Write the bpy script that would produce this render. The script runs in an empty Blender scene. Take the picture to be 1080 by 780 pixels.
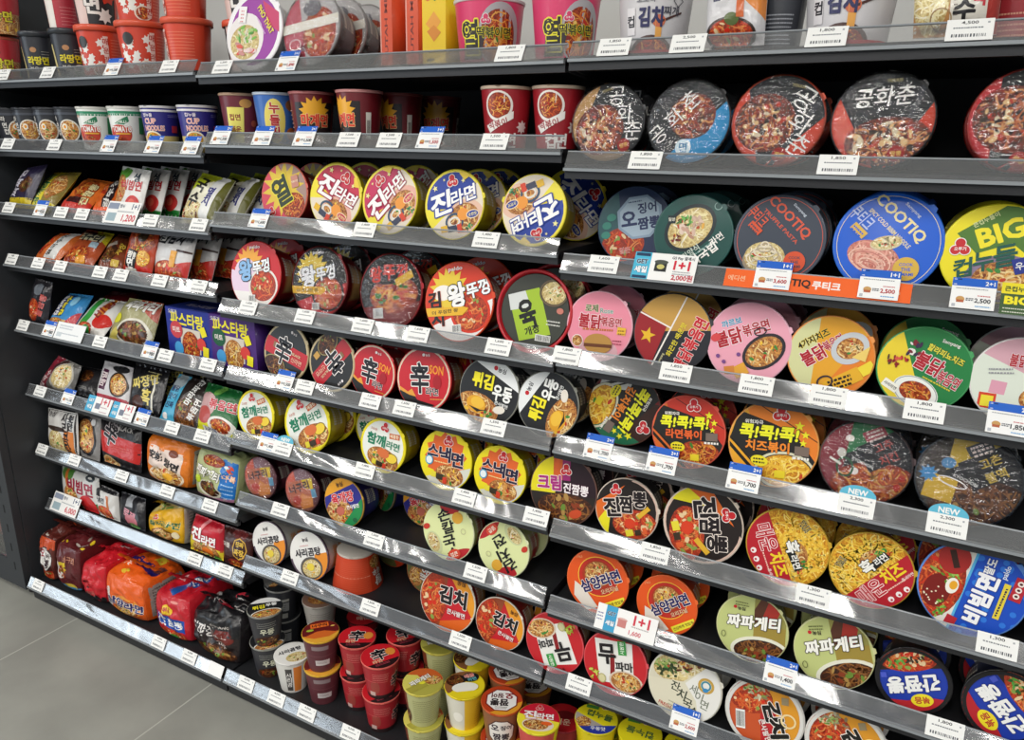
import bpy, math, random
from mathutils import Vector, Matrix, noise

SC = bpy.context.scene
COL = SC.collection
PI = math.pi

# ------------------------------------------------------------------ camera
CAM = Vector((0.0, -1.25, 1.47))
FPX = 780.6
_y, _p, _r = (math.radians(a) for a in (-27.98, -16.37, 1.21))
CF = Vector((math.sin(_y) * math.cos(_p), math.cos(_y) * math.cos(_p), math.sin(_p)))
_r0 = CF.cross(Vector((0, 0, 1))).normalized()
_u0 = _r0.cross(CF)
CR = _r0 * math.cos(_r) + _u0 * math.sin(_r)
CU = -_r0 * math.sin(_r) + _u0 * math.cos(_r)

def ray(x, y):
    return CF + CR * ((x - 540) / FPX) - CU * ((y - 390) / FPX)
def atY(x, y, Y):
    d = ray(x, y); return CAM + d * ((Y - CAM.y) / d.y)
def atZ(x, y, Z):
    d = ray(x, y); return CAM + d * ((Z - CAM.z) / d.z)
def pxm(P):
    return FPX / (P - CAM).dot(CF)

cam_data = bpy.data.cameras.new('camera')
cam = bpy.data.objects.new('camera', cam_data)
COL.objects.link(cam)
cam.matrix_world = Matrix(((CR.x, CU.x, -CF.x, CAM.x), (CR.y, CU.y, -CF.y, CAM.y), (CR.z, CU.z, -CF.z, CAM.z), (0, 0, 0, 1)))
cam_data.sensor_width = 36
cam_data.lens = 36 * FPX / 1080
cam_data.clip_start = 0.02
SC.camera = cam

# ------------------------------------------------------------------ colour
def lin(c):
    return c / 12.92 if c <= 0.04045 else ((c + 0.055) / 1.055) ** 2.4
_cc = {}
NAMED = dict(white='f2f1ec', black='16161a', red='c01822', yel='f4d213', org='ee6a12', blue='1546b8', navy='1a2468',
             green='1f7d3a', pink='ee8fa6', grey='8d8f92', brown='4a2a1c', cream='ead9a4', gold='b9924e', lime='9dbb33', dred='8a1420')
def C(s):
    if s not in _cc:
        h = NAMED.get(s, s)
        _cc[s] = tuple(lin(int(h[i:i + 2], 16) / 255) for i in (0, 2, 4)) + (1.0,)
    return _cc[s]

# ------------------------------------------------------------------ materials
def nodes(name):
    m = bpy.data.materials.new(name); m.use_nodes = True
    nt = m.node_tree; nt.nodes.clear()
    return m, nt, nt.nodes, nt.links
def pbsdf(N, **kw):
    b = N.new('ShaderNodeBsdfPrincipled')
    for k, v in kw.items():
        b.inputs[k].default_value = v
    return b
def simple(name, col, rough=0.5, metal=0.0, bump=0, bscale=200, var=0):
    m, nt, N, L = nodes(name)
    b = pbsdf(N, Roughness=rough, Metallic=metal); b.inputs['Base Color'].default_value = C(col)
    o = N.new('ShaderNodeOutputMaterial'); L.new(b.outputs[0], o.inputs[0])
    if bump or var:
        tc = N.new('ShaderNodeTexCoord'); nz = N.new('ShaderNodeTexNoise'); nz.inputs['Scale'].default_value = bscale
        nz.inputs['Detail'].default_value = 4
        L.new(tc.outputs['Object'], nz.inputs['Vector'])
        if bump:
            bp = N.new('ShaderNodeBump'); bp.inputs['Strength'].default_value = bump; bp.inputs['Distance'].default_value = 0.002
            L.new(nz.outputs[0], bp.inputs['Height']); L.new(bp.outputs[0], b.inputs['Normal'])
        if var:
            mx = N.new('ShaderNodeMix'); mx.data_type = 'RGBA'; mx.blend_type = 'MULTIPLY'
            mx.inputs[6].default_value = C(col); mx.inputs[0].default_value = var
            rp = N.new('ShaderNodeValToRGB'); rp.color_ramp.elements[0].position = 0.3; rp.color_ramp.elements[1].position = 0.75
            rp.color_ramp.elements[0].color = (0.35, 0.35, 0.35, 1)
            L.new(nz.outputs[0], rp.inputs[0]); L.new(rp.outputs[0], mx.inputs[7]); L.new(mx.outputs[2], b.inputs['Base Color'])
    return m
def printed(name, rough, coat=0.0, crinkle=0.0, cscale=60):
    """printed surface: colour attribute Col, mottled towards Col2 where the print shows food"""
    m, nt, N, L = nodes(name)
    a = N.new('ShaderNodeAttribute'); a.attribute_name = 'Col'
    a2 = N.new('ShaderNodeAttribute'); a2.attribute_name = 'Col2'
    tc = N.new('ShaderNodeTexCoord')
    nz = N.new('ShaderNodeTexNoise'); nz.inputs['Scale'].default_value = 110; nz.inputs['Detail'].default_value = 4; nz.inputs['Distortion'].default_value = 2.5
    L.new(tc.outputs['Object'], nz.inputs['Vector'])
    rp = N.new('ShaderNodeValToRGB'); rp.color_ramp.elements[0].position = 0.43; rp.color_ramp.elements[1].position = 0.57
    L.new(nz.outputs[0], rp.inputs[0])
    mx = N.new('ShaderNodeMix'); mx.data_type = 'RGBA'
    L.new(rp.outputs[0], mx.inputs[0]); L.new(a.outputs['Color'], mx.inputs[6]); L.new(a2.outputs['Color'], mx.inputs[7])
    b = pbsdf(N, Roughness=rough); b.inputs['Coat Weight'].default_value = coat; b.inputs['Specular IOR Level'].default_value = .35; b.inputs['Coat Roughness'].default_value = 0.12
    L.new(mx.outputs[2], b.inputs['Base Color'])
    if crinkle:
        n2 = N.new('ShaderNodeTexNoise'); n2.inputs['Scale'].default_value = cscale; n2.inputs['Detail'].default_value = 3; n2.inputs['Distortion'].default_value = 1.0
        L.new(tc.outputs['Object'], n2.inputs['Vector'])
        bp = N.new('ShaderNodeBump'); bp.inputs['Strength'].default_value = crinkle; bp.inputs['Distance'].default_value = 0.004
        L.new(n2.outputs[0], bp.inputs['Height']); L.new(bp.outputs[0], b.inputs['Normal'])
        L.new(bp.outputs[0], b.inputs['Coat Normal'])
    o = N.new('ShaderNodeOutputMaterial'); L.new(b.outputs[0], o.inputs[0])
    return m
def clear(name, haze, hazecol, gloss_rough, f0, bump=0.0, scale=(40, 40, 40), dist=0.003, turn=0):
    """clear plastic: mostly transparent, a little white haze, a mirror-like sheen that rises at grazing angles"""
    m, nt, N, L = nodes(name)
    t = N.new('ShaderNodeBsdfTransparent'); d = N.new('ShaderNodeBsdfDiffuse'); d.inputs[0].default_value = C(hazecol)
    g = N.new('ShaderNodeBsdfGlossy'); g.inputs['Roughness'].default_value = gloss_rough
    g.inputs[0].default_value = (1, 1, 1, 1)
    m1 = N.new('ShaderNodeMixShader'); m1.inputs[0].default_value = haze
    L.new(t.outputs[0], m1.inputs[1]); L.new(d.outputs[0], m1.inputs[2])
    fr = N.new('ShaderNodeLayerWeight'); fr.inputs[0].default_value = 0.3
    mp = N.new('ShaderNodeMapRange'); mp.inputs[3].default_value = f0; mp.inputs[4].default_value = 0.8
    L.new(fr.outputs['Fresnel'], mp.inputs[0])
    m2 = N.new('ShaderNodeMixShader'); L.new(mp.outputs[0], m2.inputs[0]); L.new(m1.outputs[0], m2.inputs[1]); L.new(g.outputs[0], m2.inputs[2])
    if bump:
        tc = N.new('ShaderNodeTexCoord'); ma = N.new('ShaderNodeMapping'); ma.inputs['Scale'].default_value = scale; ma.inputs['Rotation'].default_value = (0, math.radians(turn), 0)
        nz = N.new('ShaderNodeTexNoise'); nz.inputs['Scale'].default_value = 1; nz.inputs['Detail'].default_value = 2; nz.inputs['Distortion'].default_value = 0.6
        L.new(tc.outputs['Object'], ma.inputs[0]); L.new(ma.outputs[0], nz.inputs['Vector'])
        bp = N.new('ShaderNodeBump'); bp.inputs['Strength'].default_value = bump; bp.inputs['Distance'].default_value = dist
        L.new(nz.outputs[0], bp.inputs['Height']); L.new(bp.outputs[0], g.inputs['Normal'])
    o = N.new('ShaderNodeOutputMaterial'); L.new(m2.outputs[0], o.inputs[0])
    return m

M_LID = printed('printed_lid_paper', 0.42, 0.12)
M_FOIL = printed('printed_wrapped_lid', 0.55, 0.0)
M_BAG = printed('printed_film_bag', 0.30, 0.35, 0.55, 38)
M_CUP = printed('printed_cup_wall', 0.4, 0.25)
M_CARD = printed('printed_card', 0.6)
M_WRAP = clear('shrink_wrap_film', 0.0, 'f4f4f4', 0.05, 0.055, 1.0, (40, 26, 120), 0.008, 38)
M_RAIL = clear('clear_rail_plastic', 0.065, 'dfe3e8', 0.11, 0.07, 0.8, (5, 5, 14), 0.006)
M_GLASS = clear('cabinet_glass', 0.02, 'dfe3e8', 0.03, 0.02)
M_SHELF = simple('dark_shelf_metal', '2a2b2e', 0.45, 0.3, 0.15, 500)
M_PANEL = simple('charcoal_panel', '33363a', 0.5, 0.1, 0.12, 350)
M_BACK = simple('black_back_panel', '18191b', 0.6)
M_FOOT = simple('black_rubber', '0c0c0d', 0.7)
M_WHITE = simple('white_wall_paint', 'd8d8d4', 0.8)

# ------------------------------------------------------------------ mesh builder
class MB:
    def __init__(s):
        s.v = []; s.f = []; s.c = []; s.c2 = []; s.n = []; s.mi = []; s.sm = []
    def vert(s, p, c=(1, 1, 1, 1), c2=None, n=(0, 0, 0)):
        s.v.append(tuple(p)); s.c.append(c); s.c2.append(c2 or c); s.n.append(tuple(n)); return len(s.v) - 1
    def face(s, idx, mi=0, smooth=False):
        s.f.append(tuple(idx)); s.mi.append(mi); s.sm.append(smooth)
    def poly(s, pts, c, c2=None, ns=None, mi=0):
        i0 = len(s.v)
        for k, p in enumerate(pts):
            s.vert(p, c, c2, ns[k] if ns else (0, 0, 0))
        s.face(range(i0, i0 + len(pts)), mi)
    def box(s, x0, x1, y0, y1, z0, z1, c=(1, 1, 1, 1), mi=0):
        i = len(s.v)
        for z in (z0, z1):
            for x, y in ((x0, y0), (x1, y0), (x1, y1), (x0, y1)):
                s.vert((x, y, z), c)
        for q in ((3, 2, 1, 0), (4, 5, 6, 7), (0, 1, 5, 4), (1, 2, 6, 5), (2, 3, 7, 6), (3, 0, 4, 7)):
            s.face([i + k for k in q], mi)
    def hexa(s, P, c=(1, 1, 1, 1), mi=0):
        i = len(s.v)
        for p in P: s.vert(p, c)
        for q in ((3, 2, 1, 0), (4, 5, 6, 7), (0, 1, 5, 4), (1, 2, 6, 5), (2, 3, 7, 6), (3, 0, 4, 7)):
            s.face([i + k for k in q], mi)
    def lathe(s, prof, cols, fr, seg=48, mi=0, cap0=False, cap1=False):
        """prof: list of (r, h); fr(r, a, h) -> point; cols: colour per profile step"""
        rows = []
        for j, (r, h) in enumerate(prof):
            rows.append([s.vert(fr(r, 2 * PI * k / seg, h), cols[min(j, len(cols) - 1)]) for k in range(seg)])
        for j in range(len(prof) - 1):
            for k in range(seg):
                a, b = rows[j], rows[j + 1]; k2 = (k + 1) % seg
                s.face((a[k], a[k2], b[k2], b[k]), mi, True)
        if cap0: s.face(list(reversed(rows[0])), mi)
        if cap1: s.face(rows[-1], mi)
    def build(s, name, mats, parent=None):
        me = bpy.data.meshes.new(name)
        me.from_pydata(s.v, [], s.f)
        for nm, src in (('Col', s.c), ('Col2', s.c2)):
            at = me.attributes.new(nm, 'FLOAT_COLOR', 'POINT')
            at.data.foreach_set('color', [x for c in src for x in c])
        if not isinstance(mats, (list, tuple)): mats = [mats]
        for m in mats: me.materials.append(m)
        me.polygons.foreach_set('material_index', s.mi)
        me.polygons.foreach_set('use_smooth', [True] * len(s.f) if any(s.sm) else s.sm)
        if any(s.sm):
            me.polygons.foreach_set('use_smooth', s.sm)
        me.update()
        if any(n != (0, 0, 0) for n in s.n):
            me.normals_split_custom_set_from_vertices(s.n)
        o = bpy.data.objects.new(name, me); COL.objects.link(o)
        if parent: o.parent = parent
        return o

def thing(name, label, cat, loc=(0, 0, 0), rot=(0, 0, 0), group=None):
    o = bpy.data.objects.new(name, None); COL.objects.link(o)
    o.empty_display_size = 0.02
    o.location = loc; o.rotation_euler = rot
    tag(o, label, cat, group); return o
ALL_LABELS = []
def tag(o, label, cat, group=None):
    o['label'] = label; o['category'] = cat
    if group: o['group'] = group
    ALL_LABELS.append(label)
def dup(root, loc, label, group=None, only=None):
    r = root.copy(); COL.objects.link(r); r.location = loc; r['label'] = label; ALL_LABELS.append(label)
    if group: r['group'] = group
    for ch in list(root.children):
        if only and ch.name.split('.')[0] not in only: continue
        c = ch.copy(); COL.objects.link(c); c.parent = r
        for g in list(ch.children):
            q = g.copy(); COL.objects.link(q); q.parent = c
    return r

# ------------------------------------------------------------------ 2D print
_gl = {}
def glyphs(txt, off):
    key = (txt, round(off, 4))
    if key not in _gl:
        cu = bpy.data.curves.new('lettering', 'FONT'); cu.body = txt; cu.size = 1; cu.offset = off; cu.resolution_u = 2
        ob = bpy.data.objects.new('lettering', cu)
        me = ob.to_mesh(); me.calc_loop_triangles()
        vs = [(v.co.x, v.co.y) for v in me.vertices]
        tr = [[vs[i] for i in t.vertices] for t in me.loop_triangles]
        ob.to_mesh_clear(); bpy.data.objects.remove(ob); bpy.data.curves.remove(cu)
        _gl[key] = tr
    return _gl[key]

def circ(x, y, rx, ry, n=28, a0=0, a1=2 * PI):
    return [(x + rx * math.cos(a0 + (a1 - a0) * k / n), y + ry * math.sin(a0 + (a1 - a0) * k / n)) for k in range(n if a1 - a0 > 6.28 else n + 1)]
def rot2(pts, deg, cx=0, cy=0):
    c, s = math.cos(math.radians(deg)), math.sin(math.radians(deg))
    return [(cx + (x - cx) * c - (y - cy) * s, cy + (x - cx) * s + (y - cy) * c) for x, y in pts]
def clip(poly, planes):
    """convex clip; planes (a, b, d): keep a*x+b*y <= d"""
    for a, b, d in planes:
        if not poly: return poly
        out = []
        prev = poly[-1]; pd = a * prev[0] + b * prev[1] - d
        for cur in poly:
            cd = a * cur[0] + b * cur[1] - d
            if (cd <= 0) != (pd <= 0):
                t = pd / (pd - cd)
                out.append((prev[0] + (cur[0] - prev[0]) * t, prev[1] + (cur[1] - prev[1]) * t))
            if cd <= 0: out.append(cur)
            prev, pd = cur, cd
        poly = out
    return poly
DISC = [(math.cos(2 * PI * k / 40), math.sin(2 * PI * k / 40), 1.0) for k in range(40)]
def rectpl(x0, y0, x1, y1):
    return [(-1, 0, -x0), (1, 0, x1), (0, -1, -y0), (0, 1, y1)]

FOODS = {  # base a, base b, strand colours, toppings
    'red': ('a8401c', '7a2412', ['d9822e', 'c9541f', 'e3a24a'], ['3c7a2a', 'c22a18', '8a1c12', 'e9c06a']),
    'yel': ('e0a62a', 'c07818', ['f4cf4c', 'eab83a', 'f7dc78'], ['3f8a30', 'c8401c', 'f2e6b0']),
    'brown': ('4a2614', '2c140a', ['7c4a22', '5e3214', '93602e'], ['6a8a34', '8a3a1c', 'b08a4a']),
    'cream': ('d6c48c', 'b89a5c', ['ecdfae', 'e2cf92', 'f3ead0'], ['4d8a3c', 'b8502c', 'e9b04a', '6a3a22']),
    'black': ('2c2420', '16110f', ['4a3a30', '6b4a34', '8a5a3a'], ['a03a22', '5a7a3a', 'c08a4a']),
    'mix': ('c58a48', '8a4a22', ['e4bf78', 'd8984a', 'efd49a'], ['3f8a3a', 'c23a20', 'f0c23a', '7a3a1c']),
    'rosy': ('d48a78', 'b4685a', ['e8a896', 'f0c4b0', 'd07a6a', 'dc9684'], ['e8c0ac', 'c86a5a']),
    'gong': ('8e3420', '3c1e18', ['cc6c3a', 'dc965a', '9a3420', '5e3c2a'], ['e4bc80', 'c83a20', '3a2a20', 'dccaa8']),
    'kim': ('b84020', '8a2a18', ['d8602c', 'e08a4a', 'c8381c'], ['e8c89a', '8aa04a', 'd8301c']),
}
class Pr:
    """a print: coloured polygons in layers, in the unit disc or in a rectangle"""
    def __init__(s, seed=0):
        s.L = []; s.R = random.Random(seed)
    def add(s, polys, c, c2=None, w=1.0):
        s.L.append((polys, C(c), C(c2) if c2 else None, w))
    def poly(s, pts, c, c2=None): s.add([pts], c, c2)
    def rect(s, x0, y0, x1, y1, c, rot=0, c2=None):
        s.add([rot2([(x0, y0), (x1, y0), (x1, y1), (x0, y1)], rot, (x0 + x1) / 2, (y0 + y1) / 2)], c, c2)
    def ell(s, x, y, rx, ry, c, rot=0, c2=None): s.add([rot2(circ(x, y, rx, ry), rot, x, y)], c, c2)
    def half(s, ang, d, c, c2=None):
        """everything beyond distance d in direction ang (degrees)"""
        s.add([rot2([(d, -4), (4, -4), (4, 4), (d, 4)], ang)], c, c2)
    def band(s, ang, d0, d1, c): s.add([rot2([(d0, -4), (d1, -4), (d1, 4), (d0, 4)], ang)], c)
    def ring(s, x, y, rx, ry, w, c, rot=0, n=28):
        o = circ(x, y, rx, ry, n); i = circ(x, y, rx - w, ry - w, n)
        s.add([rot2([o[k], o[(k + 1) % n], i[(k + 1) % n], i[k]], rot, x, y) for k in range(n)], c)
    def star(s, x, y, r, c, rot=0, n=5, q=0.42):
        s.add([rot2([(x + (r if k % 2 == 0 else r * q) * math.cos(PI * k / n + PI / 2), y + (r if k % 2 == 0 else r * q) * math.sin(PI * k / n + PI / 2)) for k in range(2 * n)], rot, x, y)], c)
    def text(s, t, x, y, w, c, o=None, h=None, b=0.02, ow=0.05, rot=0, sh=0.0):
        base = glyphs(t, min(b, .018))
        eb = max(0.0, b - .018)
        xs = [p[0] for tr in base for p in tr]; ys = [p[1] for tr in base for p in tr]
        if not xs: return
        x0, x1, y0, y1 = min(xs), max(xs), min(ys), max(ys)
        sx = w / (x1 - x0); sy = (h / (y1 - y0)) if h else sx
        def T(tris, rad, n, k):
            r = []; dx, dy = (rad * math.cos(2 * PI * k / n + .4), rad * math.sin(2 * PI * k / n + .4)) if n > 1 else (0, 0)
            for tr in tris:
                q = [((p[0] + dx - (x0 + x1) / 2) * sx, (p[1] + dy - (y0 + y1) / 2) * sy) for p in tr]
                q = [(a + sh * bb, bb) for a, bb in q]
                r.append([(a + x, bb + y) for a, bb in rot2(q, rot)])
            return r
        if o:
            for k in range(8): s.add(T(base, eb * .55 + ow * .72, 8, k), o, w=1.0 if k == 0 else .12)
        n = 4 if eb > .006 else 1
        for k in range(n): s.add(T(base, eb * .55, n, k), c, w=1.0 if k == 0 else .12)
    def food(s, x, y, rx, ry, kind, rot=0, n=26, tops=7):
        a, b, st, tp = FOODS[kind]
        s.add([rot2(circ(x, y, rx, ry), rot, x, y)], a, b)
        R = s.R; by = {}
        for i in range(n):
            t = R.uniform(0, 2 * PI); q = math.sqrt(R.random()) * 0.85
            px, py = x + rx * q * math.cos(t), y + ry * q * math.sin(t)
            hd = R.uniform(0, 2 * PI); cv = R.uniform(-0.7, 0.7); w = R.uniform(0.012, 0.022); st_l = max(rx, ry) * 0.11
            pl = []
            for k in range(7):
                nx, ny = px + st_l * math.cos(hd), py + st_l * math.sin(hd)
                if ((nx - x) / rx) ** 2 + ((ny - y) / ry) ** 2 > 0.93: break
                ox, oy = -math.sin(hd) * w, math.cos(hd) * w
                pl.append(rot2([(px - ox, py - oy), (nx - ox, ny - oy), (nx + ox, ny + oy), (px + ox, py + oy)], rot, x, y))
                px, py = nx, ny; hd += cv
                if k == 3: cv = -cv
            by.setdefault(R.choice(st), []).extend(pl)
        for c, pl in by.items(): s.add(pl, c)
        for i in range(tops):
            t = R.uniform(0, 2 * PI); q = math.sqrt(R.random()) * 0.75
            px, py = x + rx * q * math.cos(t), y + ry * q * math.sin(t); m = max(rx, ry)
            s.add([rot2(rot2(circ(px, py, m * R.uniform(.06, .16), m * R.uniform(.04, .09), 8), R.uniform(0, 180), px, py), rot, x, y)], R.choice(tp))
    def herb(s, x, y, rx, ry, cols, n=14, sz=.3):
        """a strewn heap of small slivers: leaves, greens, meat"""
        R = s.R
        for i in range(n):
            t = R.uniform(0, 2 * PI); q = math.sqrt(R.random())
            px, py = x + rx * q * math.cos(t), y + ry * q * math.sin(t); m = max(rx, ry)
            s.add([rot2(circ(px, py, m * R.uniform(.5, 1) * sz, m * R.uniform(.25, .5) * sz, 8), R.uniform(0, 180), px, py)], R.choice(cols), w=.4)
    def bowl(s, x, y, rx, ry, kind, rimc='f0ece0', rot=0, **k):
        s.ell(x, y, rx * 1.14, ry * 1.14, rimc, rot); s.food(x, y, rx, ry, kind, rot, **k)
    def emblem(s, x, y, r, c='c8242c'):
        """round maker's badge of three linked rings"""
        for a in (90, 210, 330):
            s.ell(x + r * .5 * math.cos(math.radians(a)), y + r * .5 * math.sin(math.radians(a)), r * .55, r * .55, 'white')
        for a in (90, 210, 330):
            s.ell(x + r * .5 * math.cos(math.radians(a)), y + r * .5 * math.sin(math.radians(a)), r * .46, r * .46, c)
        s.text('오뚜기', x, y - r * .12, r * 1.1, 'white', b=0.03)
    def barcode(s, x, y, w, h, bg='white', fg='222222'):
        if bg: s.rect(x - w / 2 - w * .06, y - h * .62, x + w / 2 + w * .06, y + h * .62, bg)
        pl = []; q = x - w / 2
        while q < x + w / 2:
            d = w * s.R.choice((.02, .03, .05)); pl.append([(q, y - h / 2), (q + d, y - h / 2), (q + d, y + h / 2), (q, y + h / 2)]); q += d + w * s.R.choice((.025, .04))
        s.add(pl, fg)
    def lines(s, x, y, w, c, n=2, gap=0.09, th=0.035, rot=0):
        """small print too fine to read: rows of short dashes"""
        pl = []
        for k in range(n):
            q = x - w / 2; yy = y - k * gap; end = x + w / 2 * s.R.uniform(.8, 1)
            while q < end:
                d = th * s.R.uniform(.7, 1.6); pl.append(rot2([(q, yy - th / 2), (min(q + d, end), yy - th / 2), (min(q + d, end), yy + th / 2), (q, yy + th / 2)], rot, x, y)); q += d * 1.35
        s.add(pl, c)
    def emit(s, mb, planes, fmap, rot=0, sc=1.0, mi=0, cells=None, step=0.00012, base=0.0002):
        """write the layers into a mesh builder. fmap(x, y, lift) -> (point, normal)"""
        big = [(a, b, d) for a, b, d in planes]
        step = min(step, .0021 / max(1e-6, sum(q[3] for q in s.L)))
        lift = base
        for polys, c, c2, lw in s.L:
            lift += step * lw
            for pl in polys:
                q = pl
                if sc != 1.0: q = [(x * sc, y * sc) for x, y in q]
                if rot: q = rot2(q, rot)
                if any(a * x + b * y > d - 1e-9 for x, y in q for a, b, d in big): q = clip(q, big)
                if len(q) < 3: continue
                for r in (cells(q) if cells else (q,)):
                    if len(r) < 3: continue
                    if sum(r[i - 1][0] * r[i][1] - r[i][0] * r[i - 1][1] for i in range(len(r))) < 0: r = r[::-1]
                    pn = [fmap(x, y, lift) for x, y in r]
                    mb.poly([p for p, n in pn], c, c2, [n for p, n in pn] if pn[0][1] is not None else None, mi)

def gridcells(xs, ys):
    def f(q):
        x0 = min(p[0] for p in q); x1 = max(p[0] for p in q); y0 = min(p[1] for p in q); y1 = max(p[1] for p in q)
        cx = [i for i in range(len(xs) - 1) if xs[i + 1] > x0 and xs[i] < x1]
        cy = [j for j in range(len(ys) - 1) if ys[j + 1] > y0 and ys[j] < y1]
        if len(cx) <= 1 and len(cy) <= 1: return [q]
        out = []
        for i in cx:
            a = clip(q, [(-1, 0, -xs[i]), (1, 0, xs[i + 1])])
            if len(a) < 3: continue
            for j in cy:
                b = clip(a, [(0, -1, -ys[j]), (0, 1, ys[j + 1])])
                if len(b) >= 3: out.append(b)
        return out
    return f
# ------------------------------------------------------------------ shelving
ZF = dict(R1=.1238, R2=-.0199, R3=-.1652, R4=-.3087, R5=-.452, R6=-.600, R7=-.744,
          M1=.1222, M2=.0014, M3=-.1442, M4=-.312, M5=-.4507, M6=-.592, M7=-.733, M8=-.887,
          L1=.1275, L2=-.0175, L3=-.1612, L4=-.284, L5=-.4468, L6=-.6133, L7=-.778, L8=-.933)
ROW = {k: 1.47 + 1.25 * v for k, v in ZF.items()}          # underside edge of each price rail
ROW['R8'] = 0.362
ROW['BASE'] = 0.058
BAY = dict(L=(-2.413, -1.497), M=(-1.491, -0.572), R=(-0.567, 0.50))
DEPTH = 0.42
RAIL_H, RAIL_T = 0.032, math.radians(30)
YB = -0.098                                                 # the base shelf stands further out
def deck(row): return ROW[row] + 0.006
def front(row): return YB if row == 'BASE' else 0.0
ORD = ['', 'top', 'second', 'third', 'fourth', 'fifth', 'sixth', 'seventh', 'eighth', 'bottom']
BN = dict(L='left bay', M='middle bay', R='right bay', B='bottom shelf')
def where(row):
    if row == 'BASE': return 'on the long bottom shelf'
    return '%s shelf of %s' % (ORD[int(row[1])], BN[row[0]])

def shelf(row, label, bay=None):
    x0, x1 = BAY[bay or row[0]]
    zr, yf = ROW[row], front(row)
    r = thing('shelf', label, 'shelf', ((x0 + x1) / 2, yf, zr - 0.02), group='metal display shelves')
    w = (x1 - x0) / 2 - 0.001
    m = MB(); m.box(-w, w, 0.004, DEPTH - yf, 0.012, 0.026); m.box(-w, w, 0.0, 0.010, 0.002, 0.02)
    m.build('deck', M_SHELF, r)
    if row != 'BASE':
        for sx in (-1, 1):
            m = MB(); a = sx * (w - 0.003)
            P = [(a - .0015, .02, .0118), (a + .0015, .02, .0118), (a + .0015, DEPTH - .012, .0118), (a - .0015, DEPTH - .012, .0118)]
            Q = [(a - .0015, .02, .004), (a + .0015, .02, .004), (a + .0015, DEPTH - .012, -.02), (a - .0015, DEPTH - .012, -.02)]
            m.hexa(Q + P); m.build('bracket', M_SHELF, r)
    if row == 'BASE':
        m = MB(); m.box(-w, w, .05, .065, -.047, .0118); m.build('kick_plate', M_SHELF, r)
        m = MB(); m.box(-w, w, .0105, .016, -.03, .0118); m.build('front_skirt', M_SHELF, r)
    # price rail: a clear channel, leaning back, with a folded lower lip
    nseg = max(1, round((x1 - x0) / 0.93))
    for k in range(nseg):
        a = -w + 2 * w * k / nseg + .001; b = -w + 2 * w * (k + 1) / nseg - .001
        m = MB(); s, c = math.sin(RAIL_T), math.cos(RAIL_T)
        def pt(x, u, n): return (x, -0.004 + u * s - n * c, 0.02 + u * c + n * s * -1 * -1)
        def slab(u0, u1, n0, n1):
            m.hexa([pt(a, u0, n0), pt(b, u0, n0), pt(b, u0, n1), pt(a, u0, n1), pt(a, u1, n0), pt(b, u1, n0), pt(b, u1, n1), pt(a, u1, n1)])
        slab(0, RAIL_H, 0.0022, 0.001)
        pr = m.build('price_rail', M_RAIL, r)
        m = MB(); slab(RAIL_H - .0012, RAIL_H + .0012, 0.0026, 0.0002)
        m.build('rail_edge', M_EDGE, pr)
    m = MB(); m.box(-w, w, -.0075, .0, 0.0155, 0.0205); m.build('rail_lip', M_EDGE, pr)
    return r
M_EDGE = simple('frosted_plastic_edge', '8f9498', 0.3)

def rail_pt(row, X, u=0.0, n=0.0):
    s, c = math.sin(RAIL_T), math.cos(RAIL_T)
    return Vector((X, front(row) - 0.004 + u * s - n * c, ROW[row] + u * c + n * s))

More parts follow.
